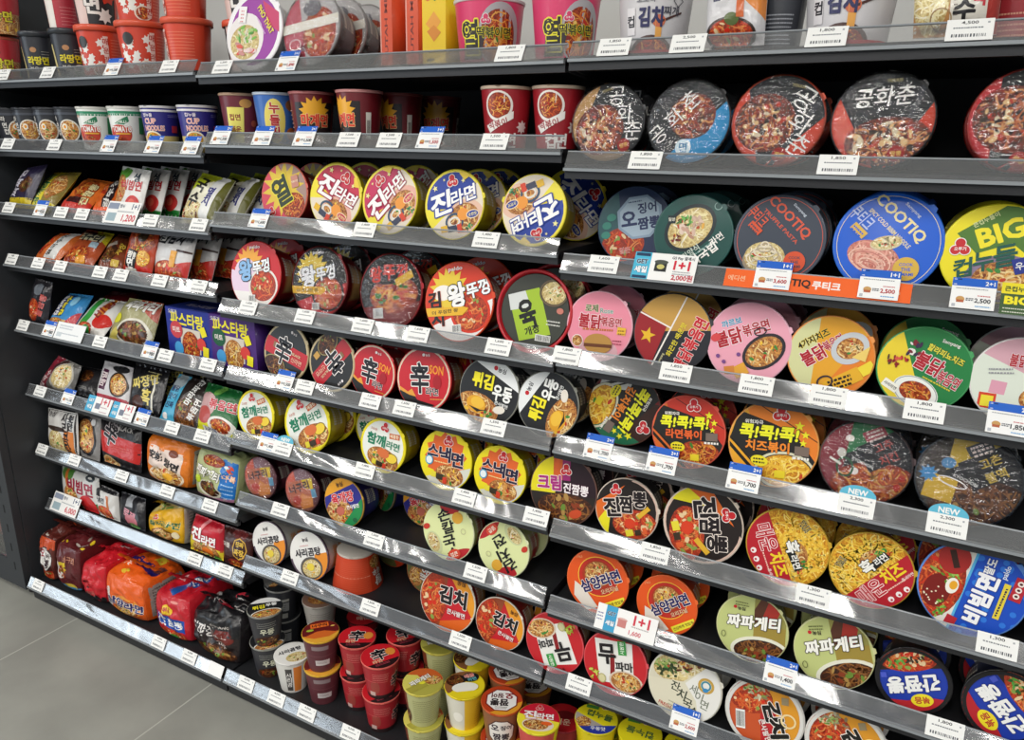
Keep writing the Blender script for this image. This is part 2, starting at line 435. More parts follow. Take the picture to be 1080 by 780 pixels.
# ------------------------------------------------------------------ price cards
def bluebar(p, x0, x1, y0, y1, promo):
    p.rect(x0, y0, x1, y1, '1a5fc4')
    p.text('GS', x0 + .13, y1 - .09, .12, 'white', b=.03); p.text('10%', x0 + .14, y0 + .08, .14, 'white', b=.02)
    p.rect(x0 + .24, y1 - .12, x0 + .42, y1 - .06, '0d2d66')
    if promo: p.text(promo, x1 - .3, (y0 + y1) / 2 - .01, .42, 'white', b=.05)
_tm = {}
def card_mesh(kind, price, promo):
    key = (kind, price, promo)
    if key in _tm: return _tm[key]
    W2 = .028; p = Pr(len(_tm)); m = MB()
    def fm(x, y, l): return (x * W2, -.0005 - l, y * W2), (0, -1, 0)
    hh = .033 / W2
    if kind == 'w' or kind == 'n':
        p.rect(-1, 0, 1, hh, 'f1f1ee')
        if price: p.text(price, -.02, hh - .2, .72 if len(price) > 4 else .5, '2a2c30', b=.02, h=.2)
        p.lines(0, hh - .48, 1.4, '70747a', 1, th=.07); p.text('', 0, 0, 1, 'black')
        p.barcode(0, .27, 1.5, .17, None, '55585e'); p.rect(.72, hh - .26, .82, hh - .16, 'a9acb0')
        top = hh
        if kind == 'n':
            p.poly(circ(0, hh, 1, .62, 20, 0, PI) , '5ab4d0'); p.text('NEW', 0, hh + .22, 1.05, 'white', b=.04); top = hh + .62
    elif kind == 'b':
        p.rect(-1, 0, 1, hh + .05, 'f3f3f1'); bluebar(p, -1, 1, hh + .05, hh + .5, promo or '2+1'); top = hh + .5
        p.lines(0, hh - .08, 1.6, '8f949a', 1, th=.05)
        p.ell(-.55, .5, .2, .16, 'c79a5c'); p.rect(-.72, .32, -.38, .46, 'b5603c'); p.lines(-.12, .56, .36, '6d7076', 2, th=.06)
        p.text(price or '1,700', .45, .46, .72, '33353a' if promo != '1+1' else 'b3202a', b=.03); p.lines(.5, .74, .6, 'c8565c', 1, th=.05)
        p.rect(-.9, .07, -.74, .23, 'b6bac0'); p.lines(.5, .16, .7, '6fa8d8', 1, th=.06)
    elif kind == 'blank':
        p.rect(-1, 0, 1, hh, 'f4f4f2'); top = hh
    m.box(-W2, W2, -.0005, 0, 0, (hh if kind != 'b' else hh + .5) * W2, C('f1f1ee'))
    if kind == 'n':
        q = [(x * W2, y * W2) for x, y in circ(0, hh, 1, .62, 20, 0, PI)]
        m.poly([(x, 0, y) for x, y in reversed(q)], C('f1f1ee'))
    p.emit(m, rectpl(-1, 0, 1, top), fm, step=.00004, base=.0001)
    o = m.build('price_card', M_CARD); me = o.data; bpy.data.objects.remove(o)
    _tm[key] = me; return me
def card(row, px, kind, price, ref, promo=None, du=0.0, label=None):
    yr = rail_px_y(row, px)
    X = atY(px, yr, front(row)).x
    o = bpy.data.objects.new('price_card', card_mesh(kind, price, promo)); COL.objects.link(o)
    o.location = rail_pt(row, X, 0.001 + du, 0.0032); o.rotation_euler = (-RAIL_T, 0, RNG.uniform(-.012, .012))
    nm = {'w': 'white price card', 'b': 'blue headed card', 'n': 'NEW topped price card', 'blank': 'blank white card'}[kind]
    tag(o, label or '%s %s' % (nm, ref), 'price card', 'price cards on the shelf rails')
    return o
def rail_px_y(row, px):
    """picture height of the rail at picture column px"""
    lo, hi = -3.5, 1.2
    for _ in range(40):
        mid = (lo + hi) / 2; P = Vector((mid, front(row), ROW[row] + .012)); d = P - CAM
        x = 540 + FPX * d.dot(CR) / d.dot(CF)
        if x < px: lo = mid
        else: hi = mid
    P = Vector((lo, front(row), ROW[row] + .012)); d = P - CAM
    return 390 - FPX * d.dot(CU) / d.dot(CF)
RNG = random.Random(7)

# ------------------------------------------------------------------ bowls lying with the lid to the aisle
SIDE = {}
def bowl_meshes(R, dep, Rb, lidp, rot, body, rim, film, wide=False):
    """returns (body object, lid object, wrap object or None) without parent"""
    m = MB(); seg = 48
    def fr(r, a, h): return (r * math.cos(a), h, R + r * math.sin(a))
    bc, bc2 = C(body[0]), C(body[1] if len(body) > 1 else body[0])
    def sect(j, k):
        if j <= 5: return C(rim)
        return bc2 if (k // 5) % 3 == 0 and 7 < j < 12 else bc
    prof = [(.93 * R, -.0006), (.955 * R, -.0016), (.985 * R, -.0014), (R, 0), (.995 * R, .0028), (.965 * R, .0042)]
    for t in (.06, .2, .4, .62, .82, .97): prof.append((.955 * R + (Rb - .955 * R) * t, .0045 + (dep - .0045) * t))
    prof += [(Rb * .96, dep), (Rb * .9, dep - .004), (0.001, dep - .004)]
    rows = []
    for j, (r, h) in enumerate(prof): rows.append([m.vert(fr(r, 2 * PI * k / seg, h), sect(j, k)) for k in range(seg)])
    for j in range(len(prof) - 1):
        for k in range(seg):
            a, b = rows[j], rows[j + 1]; k2 = (k + 1) % seg
            m.face((a[k], b[k], b[k2], a[k2]), 0, True)
    for sgn in (-1, 1):                                     # printed panel of small text on both flanks
        a0 = PI / 2 - sgn * PI / 2 + .1 * sgn
        for q in range(7):
            for h0, h1, cc in ((.02, .03, 'd8d2c4'), (.034, .037, 'c9c4b8'), (.041, .044, 'c9c4b8'), (.048, .058, 'd8d2c4')):
                if h1 > dep - .012: continue
                def rr(h): return .955 * R + (Rb - .955 * R) * (h - .0045) / (dep - .0045) + .0004
                A, B = a0 + sgn * q * .09, a0 + sgn * (q + .8) * .09
                pts = [fr(rr(h0), A, h0), fr(rr(h0), B, h0), fr(rr(h1), B, h1), fr(rr(h1), A, h1)]
                m.poly(pts if sgn < 0 else pts[::-1], C(cc))
    ob = m.build('body', M_CUP)
    # lid
    m = MB(); LR = (.88 if wide else .962) * R
    z = 0.0 if not wide else .006
    def fm(x, y, l): return (x * LR, z - .0014 - l, R + y * LR), (0, -1, 0)
    if wide:
        for j, (ra, ha, rb2, hb) in enumerate(((.955 * R, -.0016, .90 * R, .006),)):
            for k in range(seg):
                A, B = 2 * PI * k / seg, 2 * PI * (k + 1) / seg
                m.poly([fr(ra, A, ha), fr(rb2, A, hb), fr(rb2, B, hb), fr(ra, B, ha)][::-1], C(rim))
    m.poly([fm(x, y, 0)[0] for x, y in reversed(circ(0, 0, 1, 1, 48))][::-1], C(lidp.basec), None, [(0, -1, 0)] * 48)
    # pull tab
    ta = math.radians(-38 + rot)
    while math.sin(ta) < .2: ta += .7
    tx, ty = math.cos(ta), math.sin(ta)
    q = [(tx * 1.0 - ty * .11, ty * 1.0 + tx * .11), (tx * 1.0 + ty * .11, ty * 1.0 - tx * .11), (tx * 1.09 + ty * .06, ty * 1.09 - tx * .06), (tx * 1.09 - ty * .06, ty * 1.09 + tx * .06)]
    lidp.emit(m, DISC, fm, rot)
    ol = m.build('lid', M_FOIL if film else M_LID)
    m = MB(); m.poly([fm(x, y, .0008)[0] for x, y in q[::-1]], C(rim)); m.poly([fm(x, y, .0004)[0] for x, y in q], C(rim))
    m.build('pull_tab', M_LID, ol)
    ow = None
    if film:
        m = MB(); nr, ns = 9, 60; rnd = RNG.random() * 50; rows = []
        for j in range(nr + 3):
            rr = R * 1.008 * min(1, j / nr); hh = -.0062 if j <= nr else (-.0045 + .012 * (j - nr))
            row = []
            for k in range(ns):
                a = 2 * PI * k / ns
                x, y = rr * math.cos(a), rr * math.sin(a)
                w = 0
                if j < nr:
                    w = .0022 * noise.noise((x * 22 + rnd, y * 22, 0)) + .0012 * noise.noise((x * 60 + y * 40 + rnd, (x - y) * 16, 3))
                    w *= 1 - (j / nr) ** 6
                r2 = rr if j <= nr else R * (1.008 - .02 * (j - nr)) + .0012 * math.sin(k * 2.1 + rnd)
                row.append(m.vert((r2 * math.cos(a), hh + w + (.004 * (j / nr) ** 8 if j <= nr else 0), R + r2 * math.sin(a))))
            rows.append(row)
        for j in range(nr + 2):
            for k in range(ns):
                k2 = (k + 1) % ns
                m.face((rows[j][k], rows[j + 1][k], rows[j + 1][k2], rows[j][k2]), 0, True)
        ow = m.build('shrink_wrap', M_WRAP)
    return ob, ol, ow
NB = [0]
ROWX = {}
HEAD = {}
for _b in 'LMR':
    _k = [k for k in ROW if k[0] == _b and k != 'BASE']
    for _i in range(1, len(_k)): HEAD[_k[_i]] = ROW[_k[_i - 1]] - .019 - deck(_k[_i]) - .002
LIDS = {}
def lying(row, px, py, rx, ry, design, rot, label, body=('d8c9a8',), rim='f0eee6', film=False, back=0, short=None, y0=.038, wide=False, dep=.08, behind_label=None, yaw=0, group='round noodle bowls facing the aisle', dx=0):
    P = atY(px, py, y0); dk = deck(row)
    s = pxm(P)
    Rest = (rx / .86 + ry) / 2 / s * 1.02 if px < 560 else (rx * .96 + ry) / 2 / s * .95
    R = max(.86 * Rest, min(1.16 * Rest, P.z - dk)) if px > -1 else Rest
    R = max(.058, min(.084, R, HEAD.get(row, .3) / 1.985))
    for X0, R0, yy in ROWX.setdefault(row, []):             # neighbours may touch, not cut into each other
        gap = math.hypot(P.x - X0, max(0, abs(y0 - yy) - .05)) - R0 - .0012
        if abs(y0 - yy) < .1 and gap < R: R = max(gap, .935 * R)
    ROWX[row].append((P.x, R, y0)); Rb = R * .77
    t = math.atan((.965 * R - Rb) / dep)
    d0, d1 = P - CAM, P + Vector((.05, 0, 0)) - CAM              # rot is given as it looks in the photo: undo the slope of the shelf there
    rot -= math.degrees(math.atan2(d1.dot(CU) / d1.dot(CF) - d0.dot(CU) / d0.dot(CF), d1.dot(CR) / d1.dot(CF) - d0.dot(CR) / d0.dot(CF)))
    p = Pr(NB[0] * 7 + 1); NB[0] += 1; p.basec = 'f2f0e8'; design(p)
    ob, ol, ow = bowl_meshes(R, dep, Rb, p, rot, body, rim, film, wide)
    X = P.x
    r = thing('noodle_bowl', label, 'noodle bowl', (X, y0 - R * math.sin(t), dk + (.0045 if film else .0013)), (-t, 0, math.radians(yaw)), group)
    for o in (ob, ol, ow):
        if o: o.parent = r
    for k in range(back):
        nth = ('', 'second ', 'third ')[k]
        dup(r, (X + RNG.uniform(-.001, .001) + dx, r.location.y + (dep + .014) * (k + 1), r.location.z), '%sbowl behind the %s' % (nth, short or label), group='noodle bowls queued behind the front row')
    return r

# ------------------------------------------------------------------ upright cups
def cup(pos, r1, r0, h, side, top, label, yaw=0, body='d8d0c0', lidc='f2f0e8', cap=None, base=None, turn=0, toprot=0, name='noodle_cup', cat='noodle cup', group='upright noodle cups', peel=False, upside=False):
    d = CAM - Vector(pos); ang = math.atan2(d.x, -d.y) + math.radians(yaw)
    r = thing(name, label, cat, pos, (0, 0, ang), group)
    m = MB(); seg = 44
    def rad(z): return r0 + (r1 * .965 - r0) * z / h
    bc = C(body)
    def fr(rr, a, z): return (rr * math.cos(a), rr * math.sin(a), z)
    prof = [(.001, .004), (r0 * .9, .004), (r0 * .94, 0), (r0, 0), (rad(h * .3), h * .3), (rad(h * .6), h * .6), (rad(h * .955), h * .955), (r1 * .985, h * .962), (r1, h * .975), (r1, h * .99), (r1 * .97, h)]
    rows = [[m.vert(fr(a, 2 * PI * k / seg, z), C(base) if base and z < h * .1 else (C(lidc) if j > 6 else bc)) for k in range(seg)] for j, (a, z) in enumerate(prof)]
    for j in range(len(prof) - 1):
        for k in range(seg):
            k2 = (k + 1) % seg; m.face((rows[j][k], rows[j][k2], rows[j + 1][k2], rows[j + 1][k]), 0, True)
    rm = (r0 + r1) / 2
    if side:
        p = Pr(NB[0] * 7 + 1); NB[0] += 1; side(p)
        def fs(x, y, l):
            z = y * rm; q = rad(z) + l + .0003; return (q * math.sin(x), -q * math.cos(x), z), (math.sin(x), -math.cos(x), 0)
        p.emit(m, rectpl(-2.4, 0, 2.4, h * .95 / rm), fs, cells=gridcells([-2.4 + .16 * k for k in range(31)], [0, 9]), step=.00008)
    m.build('body', M_CUP, r)
    m = MB(); p = Pr(NB[0] * 7 + 1); NB[0] += 1
    LR = r1 * .975
    def ft(x, y, l): return (x * LR, y * LR, h + .0012 + l), (0, 0, 1)
    if cap:
        m.lathe([(r1 * 1.0, h * .93), (r1 * 1.05, h * .93), (r1 * 1.05, h + .003), (r1 * 1.02, h + .006), (r1 * .94, h + .006), (r1 * .92, h + .003), (.001, h + .003)], [C(cap)], fr, 44)
        m.build('cap', M_CUP, r)
    else:
        m.lathe([(r1 * .97, h - .0005), (r1 * 1.005, h - .001), (r1 * 1.0, h + .0012), (r1 * .97, h + .0014), (.001, h + .0008)], [C(lidc)], fr, 44)
        q = [(.93, -.14), (.93, .14), (1.12, .08), (1.12, -.08)]
        mt = MB(); q = rot2(q, 250 + toprot); mt.poly([ft(x, y, .0003)[0] for x, y in q], C(lidc)); mt.poly([ft(x, y, .0)[0] for x, y in q[::-1]], C(lidc))
        if top: top(p)
        p.emit(m, DISC, ft, toprot, step=.00009, base=.0005)
        if peel:                                            # lid corner curled up
            n = 8; a = math.radians(150)
            for k in range(n):
                t0, t1 = k / n, (k + 1) / n
                def cv(t, w):
                    x = LR * (.55 + .7 * t - .25 * t * t); z = h + .002 + .03 * t * t
                    return (x * math.cos(a) - w * math.sin(a), x * math.sin(a) + w * math.cos(a), z)
                w0, w1 = .034 * (1 - t0 * .45), .034 * (1 - t1 * .45)
                m.poly([cv(t0, -w0), cv(t1, -w1), cv(t1, w1), cv(t0, w0)], C('8f8f8c'))
        ol = m.build('lid', M_LID, r); mt.build('pull_tab', M_LID, ol)
    return r

# ------------------------------------------------------------------ film packets
def mesh_patch(m, f, n, c, flip=False, smooth=True):
    ids = [[m.vert(f(-1 + 2 * i / n, -1 + 2 * j / n), c) for i in range(n + 1)] for j in range(n + 1)]
    for j in range(n):
        for i in range(n):
            q = (ids[j][i], ids[j][i + 1], ids[j + 1][i + 1], ids[j + 1][i])
            m.face(q[::-1] if flip else q, 0, smooth)
def packet(bl, br, tr, tl, yb, yt, T, design, label, base='f0f0ea', row=None, seal='v', behind=(), group=None, wr=1.0, seed=None, cat='noodle packet', name='noodle_packet', ytr=None, ybr=None):
    A = atY(bl[0], bl[1], yb); B = atY(br[0], br[1], ybr if ybr is not None else yb)
    Ct = atY(tr[0], tr[1], ytr if ytr is not None else yt); Dt = atY(tl[0], tl[1], yt)
    if row:
        z = deck(row) + .004 + (T * .15)
        A.z = B.z = z
    sx = max(0.0, -2.408 - min(A.x, Dt.x))
    if A.x > -2.5:
        for q in (A, B, Ct, Dt): q.x += sx
    O = (A + B) / 2; O.z = min(A.z, B.z) - .003
    A, B, Ct, Dt = A - O, B - O, Ct - O, Dt - O
    w = ((B - A).length + (Ct - Dt).length) / 2; hgt = ((Dt - A).length + (Ct - B).length) / 2
    asp = hgt / w
    N = ((B - A).cross(Dt - A)).normalized()
    if N.y > 0: N = -N
    sd = (seed if seed is not None else NB[0] * 3.7)
    def hgtf(u, v):
        a, b = (u, v) if seal == 'v' else (v, u)
        e = max(0.0, 1 - abs(a) ** 4) ** .5 * max(0.0, 1 - (abs(b) / .88) ** 3.5) ** .6
        k = math.exp(-((.88 - abs(b)) / .16) ** 2)
        wv = .0022 * wr * k * math.sin(a * 21 + sd + 2 * noise.noise((a * 3, sd, b))) * (1 - abs(a) ** 6)
        wn = .0045 * wr * noise.noise((u * 2.1 + sd, v * 2.1 * asp, sd)) * e
        return T * e + wv + wn
    n = 22
    H = [[hgtf(-1 + 2 * i / n, -1 + 2 * j / n) for i in range(n + 1)] for j in range(n + 1)]
    def hs(u, v):
        x = min(max((u + 1) / 2 * n, 0), n - 1e-6); y = min(max((v + 1) / 2 * n, 0), n - 1e-6)
        i, j = int(x), int(y); fx, fy = x - i, y - j
        if fx >= fy:                                        # same diagonal as the mesh triangles
            return H[j][i] + (H[j][i + 1] - H[j][i]) * fx + (H[j + 1][i + 1] - H[j][i + 1]) * fy
        return H[j][i] + (H[j + 1][i] - H[j][i]) * fy + (H[j + 1][i + 1] - H[j + 1][i]) * fx
    def bil(u, v): s, t = (u + 1) / 2, (v + 1) / 2; return (A * (1 - s) + B * s) * (1 - t) + (Dt * (1 - s) + Ct * s) * t
    def Fr(u, v): return bil(u, v) + N * (hs(u, v) + .0004)
    def Bk(u, v): return bil(u, v) - N * (hgtf(-u, v) * .7 + .0004)
    ex, ey = (B - A).normalized(), (Dt - A).normalized()
    def nrm(u, v):
        e = .05
        gx = (hgtf(min(u + e, 1), v) - hgtf(max(u - e, -1), v)) / (e * w); gy = (hgtf(u, min(v + e, 1)) - hgtf(u, max(v - e, -1))) / (e * hgt)
        return (N - ex * gx - ey * gy).normalized()
    m = MB(); bc = C(base)
    mesh_patch(m, Fr, n, bc); mesh_patch(m, Bk, n, bc, True)
    p = Pr(NB[0] * 7 + 1); NB[0] += 1
    p.a = asp
    design(p)
    def fm(x, y, l): u, v = x, y / asp; return Fr(u, v) + N * (l + .0003), nrm(u, v)
    g = [-1 + 2 * i / n for i in range(n + 1)]
    p.emit(m, rectpl(-.995, -asp * .995, .995, asp * .995), fm, cells=gridcells(g, [q * asp for q in g]), step=.00007)
    o = m.build(name, M_BAG); o.location = O
    tag(o, label, cat, group)
    for k, (dx, dy, dz, lb) in enumerate(behind):
        c = o.copy(); COL.objects.link(c); c.location = O + Vector((dx, dy, dz)); c['label'] = lb; ALL_LABELS.append(lb)
        if group: c['group'] = group
    return o

def multipack(bl, br, tr, tl, yb, yt, T, design, topd, label, base, row, sided=None, bulge=.012, fin=True, ybr=None, ytr=None, group='multipacks on the bottom shelf', wr=1.0):
    """a soft wrapped block of several packets: bulging box with folded film"""
    A = atY(bl[0], bl[1], yb); B = atY(br[0], br[1], yb if ybr is None else ybr); Ct = atY(tr[0], tr[1], yt if ytr is None else ytr); Dt = atY(tl[0], tl[1], yt)
    A.x = max(A.x, -2.405); Dt.x = max(Dt.x, -2.405)
    z = deck(row) + .006; A.z = B.z = z
    O = (A + B) / 2; O.z = z - .004
    A, B, Ct, Dt = A - O, B - O, Ct - O, Dt - O
    back = (B - A).cross(Vector((0, 0, 1))).normalized() * -T
    if back.y < 0: back = -back
    E, F, G, H = A + back, B + back, Ct + back * .95, Dt + back * .95
    w = (B - A).length; hgt = (Dt - A).length; sd = NB[0] * 2.3
    def q4(a, b, c, d, u, v): s, t = (u + 1) / 2, (v + 1) / 2; return (a * (1 - s) + b * s) * (1 - t) + (d * (1 - s) + c * s) * t
    mid = (A + B + Ct + Dt + E + F + G + H) / 8
    def facef(a, b, c, d, bu, cube, ns=1.0):
        nn = (b - a).cross(d - a).normalized()
        def h(u, v):
            e = (1 - u * u) * (1 - v * v)
            k = noise.noise((u * 2.3 + sd, v * 2.3, sd)) * .011 * wr + .003 * wr * math.sin(u * 9 + 5 * noise.noise((u, v * 2, sd)))
            return bu * e ** .6 + ns * k * e ** .5
        def f(u, v):
            x, y, zz = cube(u, v)
            P = q4(a, b, c, d, u, v) + nn * h(u, v)
            return mid + (P - mid) * (1 - .020 * (x * x * y * y + y * y * zz * zz + x * x * zz * zz) ** 1.5)
        return nn, h, f
    m = MB(); n = 14; bc = C(base)
    faces = {'front': facef(A, B, Ct, Dt, bulge, lambda u, v: (u, -1, v)), 'top': facef(Dt, Ct, G, H, bulge * .8, lambda u, v: (u, v, 1), 1.5), 'right': facef(B, F, G, Ct, bulge * .3, lambda u, v: (1, u, v), .35), 'left': facef(E, A, Dt, H, bulge * .3, lambda u, v: (-1, -u, v), .35), 'back': facef(F, E, H, G, bulge * .4, lambda u, v: (-u, 1, v)), 'bottom': facef(E, F, B, A, 0.0, lambda u, v: (u, -v, -1), 0.0)}
    for k, (nn, h, f) in faces.items(): mesh_patch(m, f, n, bc)
    def put(key, d, ww, hh):
        if not d: return
        nn, h, f = faces[key]; asp = hh / ww if key != 'front' else 1.0
        p = Pr(NB[0] * 7 + 1); NB[0] += 1; p.a = asp; d(p)
        e = .04
        def fm(x, y, l):
            u, v = max(-1, min(1, x)), max(-1, min(1, y / asp))
            ii = min(int((u + 1) / 2 * n), n - 1); jj = min(int((v + 1) / 2 * n), n - 1)
            g = 2 / n; u0, v0 = -1 + ii * g, -1 + jj * g; s, t = (u - u0) / g, (v - v0) / g
            P = f(u0, v0) * (1 - s) * (1 - t) + f(u0 + g, v0) * s * (1 - t) + f(u0 + g, v0 + g) * s * t + f(u0, v0 + g) * (1 - s) * t
            du = f(min(u + e, 1), v) - f(max(u - e, -1), v); dv = f(u, min(v + e, 1)) - f(u, max(v - e, -1))
            return P + nn * (l + .0009), du.cross(dv).normalized()
        g = [-1 + 2 * i / n for i in range(n + 1)]
        p.emit(m, rectpl(-.98, -asp * .98, .98, asp * .98), fm, cells=gridcells(g, [q * asp for q in g]), step=.00007)
    put('front', design, w, hgt); put('top', topd, w, T); put('right', sided, T, hgt)
    r = thing('noodle_multipack', label, 'noodle multipack', O, group=group)
    m.build('body', M_BAG, r)
    if fin:
        m = MB()
        for a, b, off in ((Dt, Ct, back * .45),):
            k = 16; rows = []
            for j in range(3):
                rows.append([m.vert(a + off + (b - a) * (i / k) + Vector((0, -.012 * j, bulge * .8 + .004 + (.011 * j if j < 2 else .013) + .003 * math.sin(i * 2.2 + j + sd))), bc) for i in range(k + 1)])
            for j in range(2):
                for i in range(k): m.face((rows[j][i], rows[j][i + 1], rows[j + 1][i + 1], rows[j + 1][i]), 0, True)
        m.build('seal_fin', M_BAG, r)
    return r

def carton(bl, br, top_y, y0, dep, design, side_c, label, row, topd=None, name='noodle_carton', cat='carton', group=None, yaw=0, hgt=None, behind=()):
    A = atY(bl[0], bl[1], y0); B = atY(br[0], br[1], y0); z = deck(row)
    w = (B - A).length
    Tm = atY((bl[0] + br[0]) / 2, top_y, y0); h = hgt or (Tm.z - z)
    o_ = Vector(((A.x + B.x) / 2, y0, z + .001)); m = MB(); c = C(side_c); x = w / 2; e = .0015
    m.box(-x, x, 0, dep, 0.0005, h, c)
    p = Pr(NB[0]); NB[0] += 1; p.a = h / w; design(p)
    def fm(u, v, l): return (u * x, -l - .0002, h / 2 + v * x), (0, -1, 0)
    p.emit(m, rectpl(-1, -p.a, 1, p.a), fm)
    if topd:
        p = Pr(NB[0]); NB[0] += 1; p.a = dep / w; topd(p)
        p.emit(m, rectpl(-1, -p.a, 1, p.a), lambda u, v, l: ((u * x, dep / 2 + v * x, h + l + .0002), (0, 0, 1)))
    m.box(-x, x, .002, .003, h, h + .0015, c)
    o = m.build(name, M_LID); o.location = o_; o.rotation_euler = (0, 0, math.radians(yaw))
    tag(o, label, cat, group)
    for dx, dy, lb in behind:
        q = o.copy(); COL.objects.link(q); q.location = o_ + Vector((dx, dy, 0)); q['label'] = lb; ALL_LABELS.append(lb)
    return o
# ------------------------------------------------------------------ printed lids
def d_gong(corner='d8452a', kind='gong', blue=False, side='v', gold=False):
    def f(p):
        p.ell(0, 0, 1.1, 1.1, '26282c')
        if blue: p.half(-45, .28, '1f93d0')
        elif gold: p.half(140, .62, 'b98a48'); p.half(-110, .7, '9a7440')
        else: p.half(205, .55, corner); p.half(-35, .62, corner); p.band(-20, .45, .55, '3a3d44')
        if side == 'v':
            p.food(-.26, -.1, .68, .66, kind, n=70, tops=20); p.herb(-.25, -.1, .4, .36, ['e8c080', 'f0d8a8', 'b85a30', '2a1a14'], 20, .2)
            for i, ch in enumerate('공화춘'): p.text(ch, .42 + .1 * i, .58 - .5 * i, .46, 'white', b=.0, rot=-18)
        elif side == 'd':
            p.food(.08, .14, .58, .55, kind, n=56, tops=18)
            for i, ch in enumerate('공화춘'): p.text(ch, -.72 + .36 * i, -.32 + .42 * i, .4, 'white', b=.0, rot=45)
        else:
            p.food(.12, -.45, .85, .52, kind, n=70, tops=22); p.herb(.2, -.35, .4, .24, ['e8c080', 'f0d8a8', 'b85a30', '4a2a1c'], 18, .2)
            p.text('공화춘', .02, .5, 1.15, 'white', b=.01, h=.42, sh=.15)
        if blue: p.ell(-.05, -.62, .2, .2, 'd8ecf4'); p.text('면', -.05, -.62, .2, '2a7fb0')
        else: p.text('YOUUS', .2, .82, .3, 'c8b878', b=.02); p.ell(.3, -.72, .17, .17, 'a82018'); p.text('짬뽕', .3, -.72, .22, 'e8c060')
    return f
def d_yeol(p):
    p.ell(0, 0, 1.1, 1.1, 'd0485a'); p.half(-10, .12, 'c8a070'); p.half(20, .3, 'a88a80')
    p.star(0, .2, .95, 'e0c040', 10, 14, .6); p.food(.35, -.45, .5, .42, 'red', n=30)
    p.text('열', -.08, .12, .72, '2e3a26', 'e8d83a', h=.95, b=.05, ow=.06, rot=14); p.emblem(-.62, -.45, .17)
    p.rect(.42, .1, .72, .5, 'c88a7a'); p.text('떡볶이면', .57, .3, .28, 'f0e0c0')
def d_jin(c1, c2, o):
    def f(p):
        p.ell(0, 0, 1.1, 1.1, 'f3e24a'); p.ell(0, 0, .95, .95, c1)
        p.half(-100, .12, 'f2e23c'); p.half(-60, .05, 'e9dcc8')
        p.ell(.35, -.42, .62, .5, c2); p.food(.3, -.42, .5, .4, 'mix', n=26, tops=10)
        p.ring(-.05, -.5, .32, .26, .07, '39506a'); p.ring(-.05, -.5, .2, .15, .06, 'e8e2d8')
        p.ell(.28, -.34, .2, .18, 'ee9a3c'); p.ell(.6, -.4, .22, .13, c1 if c1 != 'c83a5c' else 'd8432a'); p.ring(.6, -.4, .22, .13, .03, 'f3d8b0'); p.text('순한맛', .6, -.4, .28, 'f6e8a0')
        p.herb(.45, -.75, .14, .1, ['2f8a5a', '4aa86a', '1f6a44'], 12, .4); p.rect(-.55, -.75, -.32, -.55, 'e8b830'); p.rect(-.3, -.78, 0, -.6, '3a3f55'); p.rect(.02, -.85, .18, -.6, 'd8442a')
        for x, y, r in ((-.55, .6, .1), (.45, .62, .08), (-.2, .78, .05), (.65, .38, .05)): p.star(x, y, r, 'f0e8a0', 12)
        p.poly([(.35, .85), (.55, .98), (.7, .7), (.5, .62)], 'f0d040')
        p.text('진', -.42, .12, .72, 'f8f6f4', o, h=.66, b=.05, ow=.07, rot=6, sh=.18); p.text('라면', .38, .2, .86, 'f8f6f4', o, h=.44, b=.04, ow=.07, rot=6, sh=.15)
        p.emblem(.08, .68, .2)
    return f
def d_squid(p):
    p.ell(0, 0, 1.1, 1.1, '1e2f52'); p.half(180, .35, '2d5a60'); p.food(-.35, -.45, .6, .45, 'kim', n=30, tops=16)
    for x, y in ((-.75, .1), (-.6, .3), (-.8, -.15)): p.ell(x, y, .13, .1, '3a8a7a')
    p.poly(circ(.18, .2, .66, .6, 8, .39, .39 + 2 * PI - .001), '8ea3b8'); p.poly(circ(.18, .2, .58, .53, 8, .39, .39 + 2 * PI - .001), 'a9bccb')
    p.text('오', -.12, .2, .42, '1d2d5a', b=.06); p.text('징어', .4, .42, .5, '1d2d5a', b=.04); p.text('짬뽕', .42, .02, .6, '1d2d5a', b=.06); p.lines(.1, .62, .4, '33466a', 1)
    p.text('얼큰', -.3, -.62, .3, 'c8281c', 'f0ece0')
def d_pork(p):
    p.ell(0, 0, 1.1, 1.1, '0f4a44'); p.ell(-.08, .18, .72, .55, '16242a', 35); p.food(-.08, .18, .62, .46, 'cream', 35, n=40, tops=10)
    p.herb(-.1, .1, .24, .18, ['d8b8a4', 'c8a08c', 'e4ccba', 'b88a74'], 9, .55); p.herb(.1, .34, .2, .16, ['e0c4ae', 'c8a690', 'd4b4a0'], 8, .55); p.herb(-.42, -.08, .13, .1, ['8a2a24', '6a1a18'], 10, .4); p.herb(-.2, .36, .24, .1, ['5a9a48', '7aba5a', '3f7a34'], 16)
    p.rect(-.66, .3, -.46, .5, '16262a'); p.text('밀양', -.56, .4, .17, 'e8e2d0')
    p.text('돼지국밥', .2, -.56, 1.1, 'f2f0ea', b=.04, h=.28, rot=38); p.text('라면', .62, -.1, .36, 'f2f0ea', rot=38); p.text('밀양식', -.02, -.44, .5, 'c8d4c8', rot=38)
    p.ring(.62, .72, .1, .1, .02, '8ab0a8'); p.lines(.3, -.34, .5, '7aa49c', 1, rot=38)
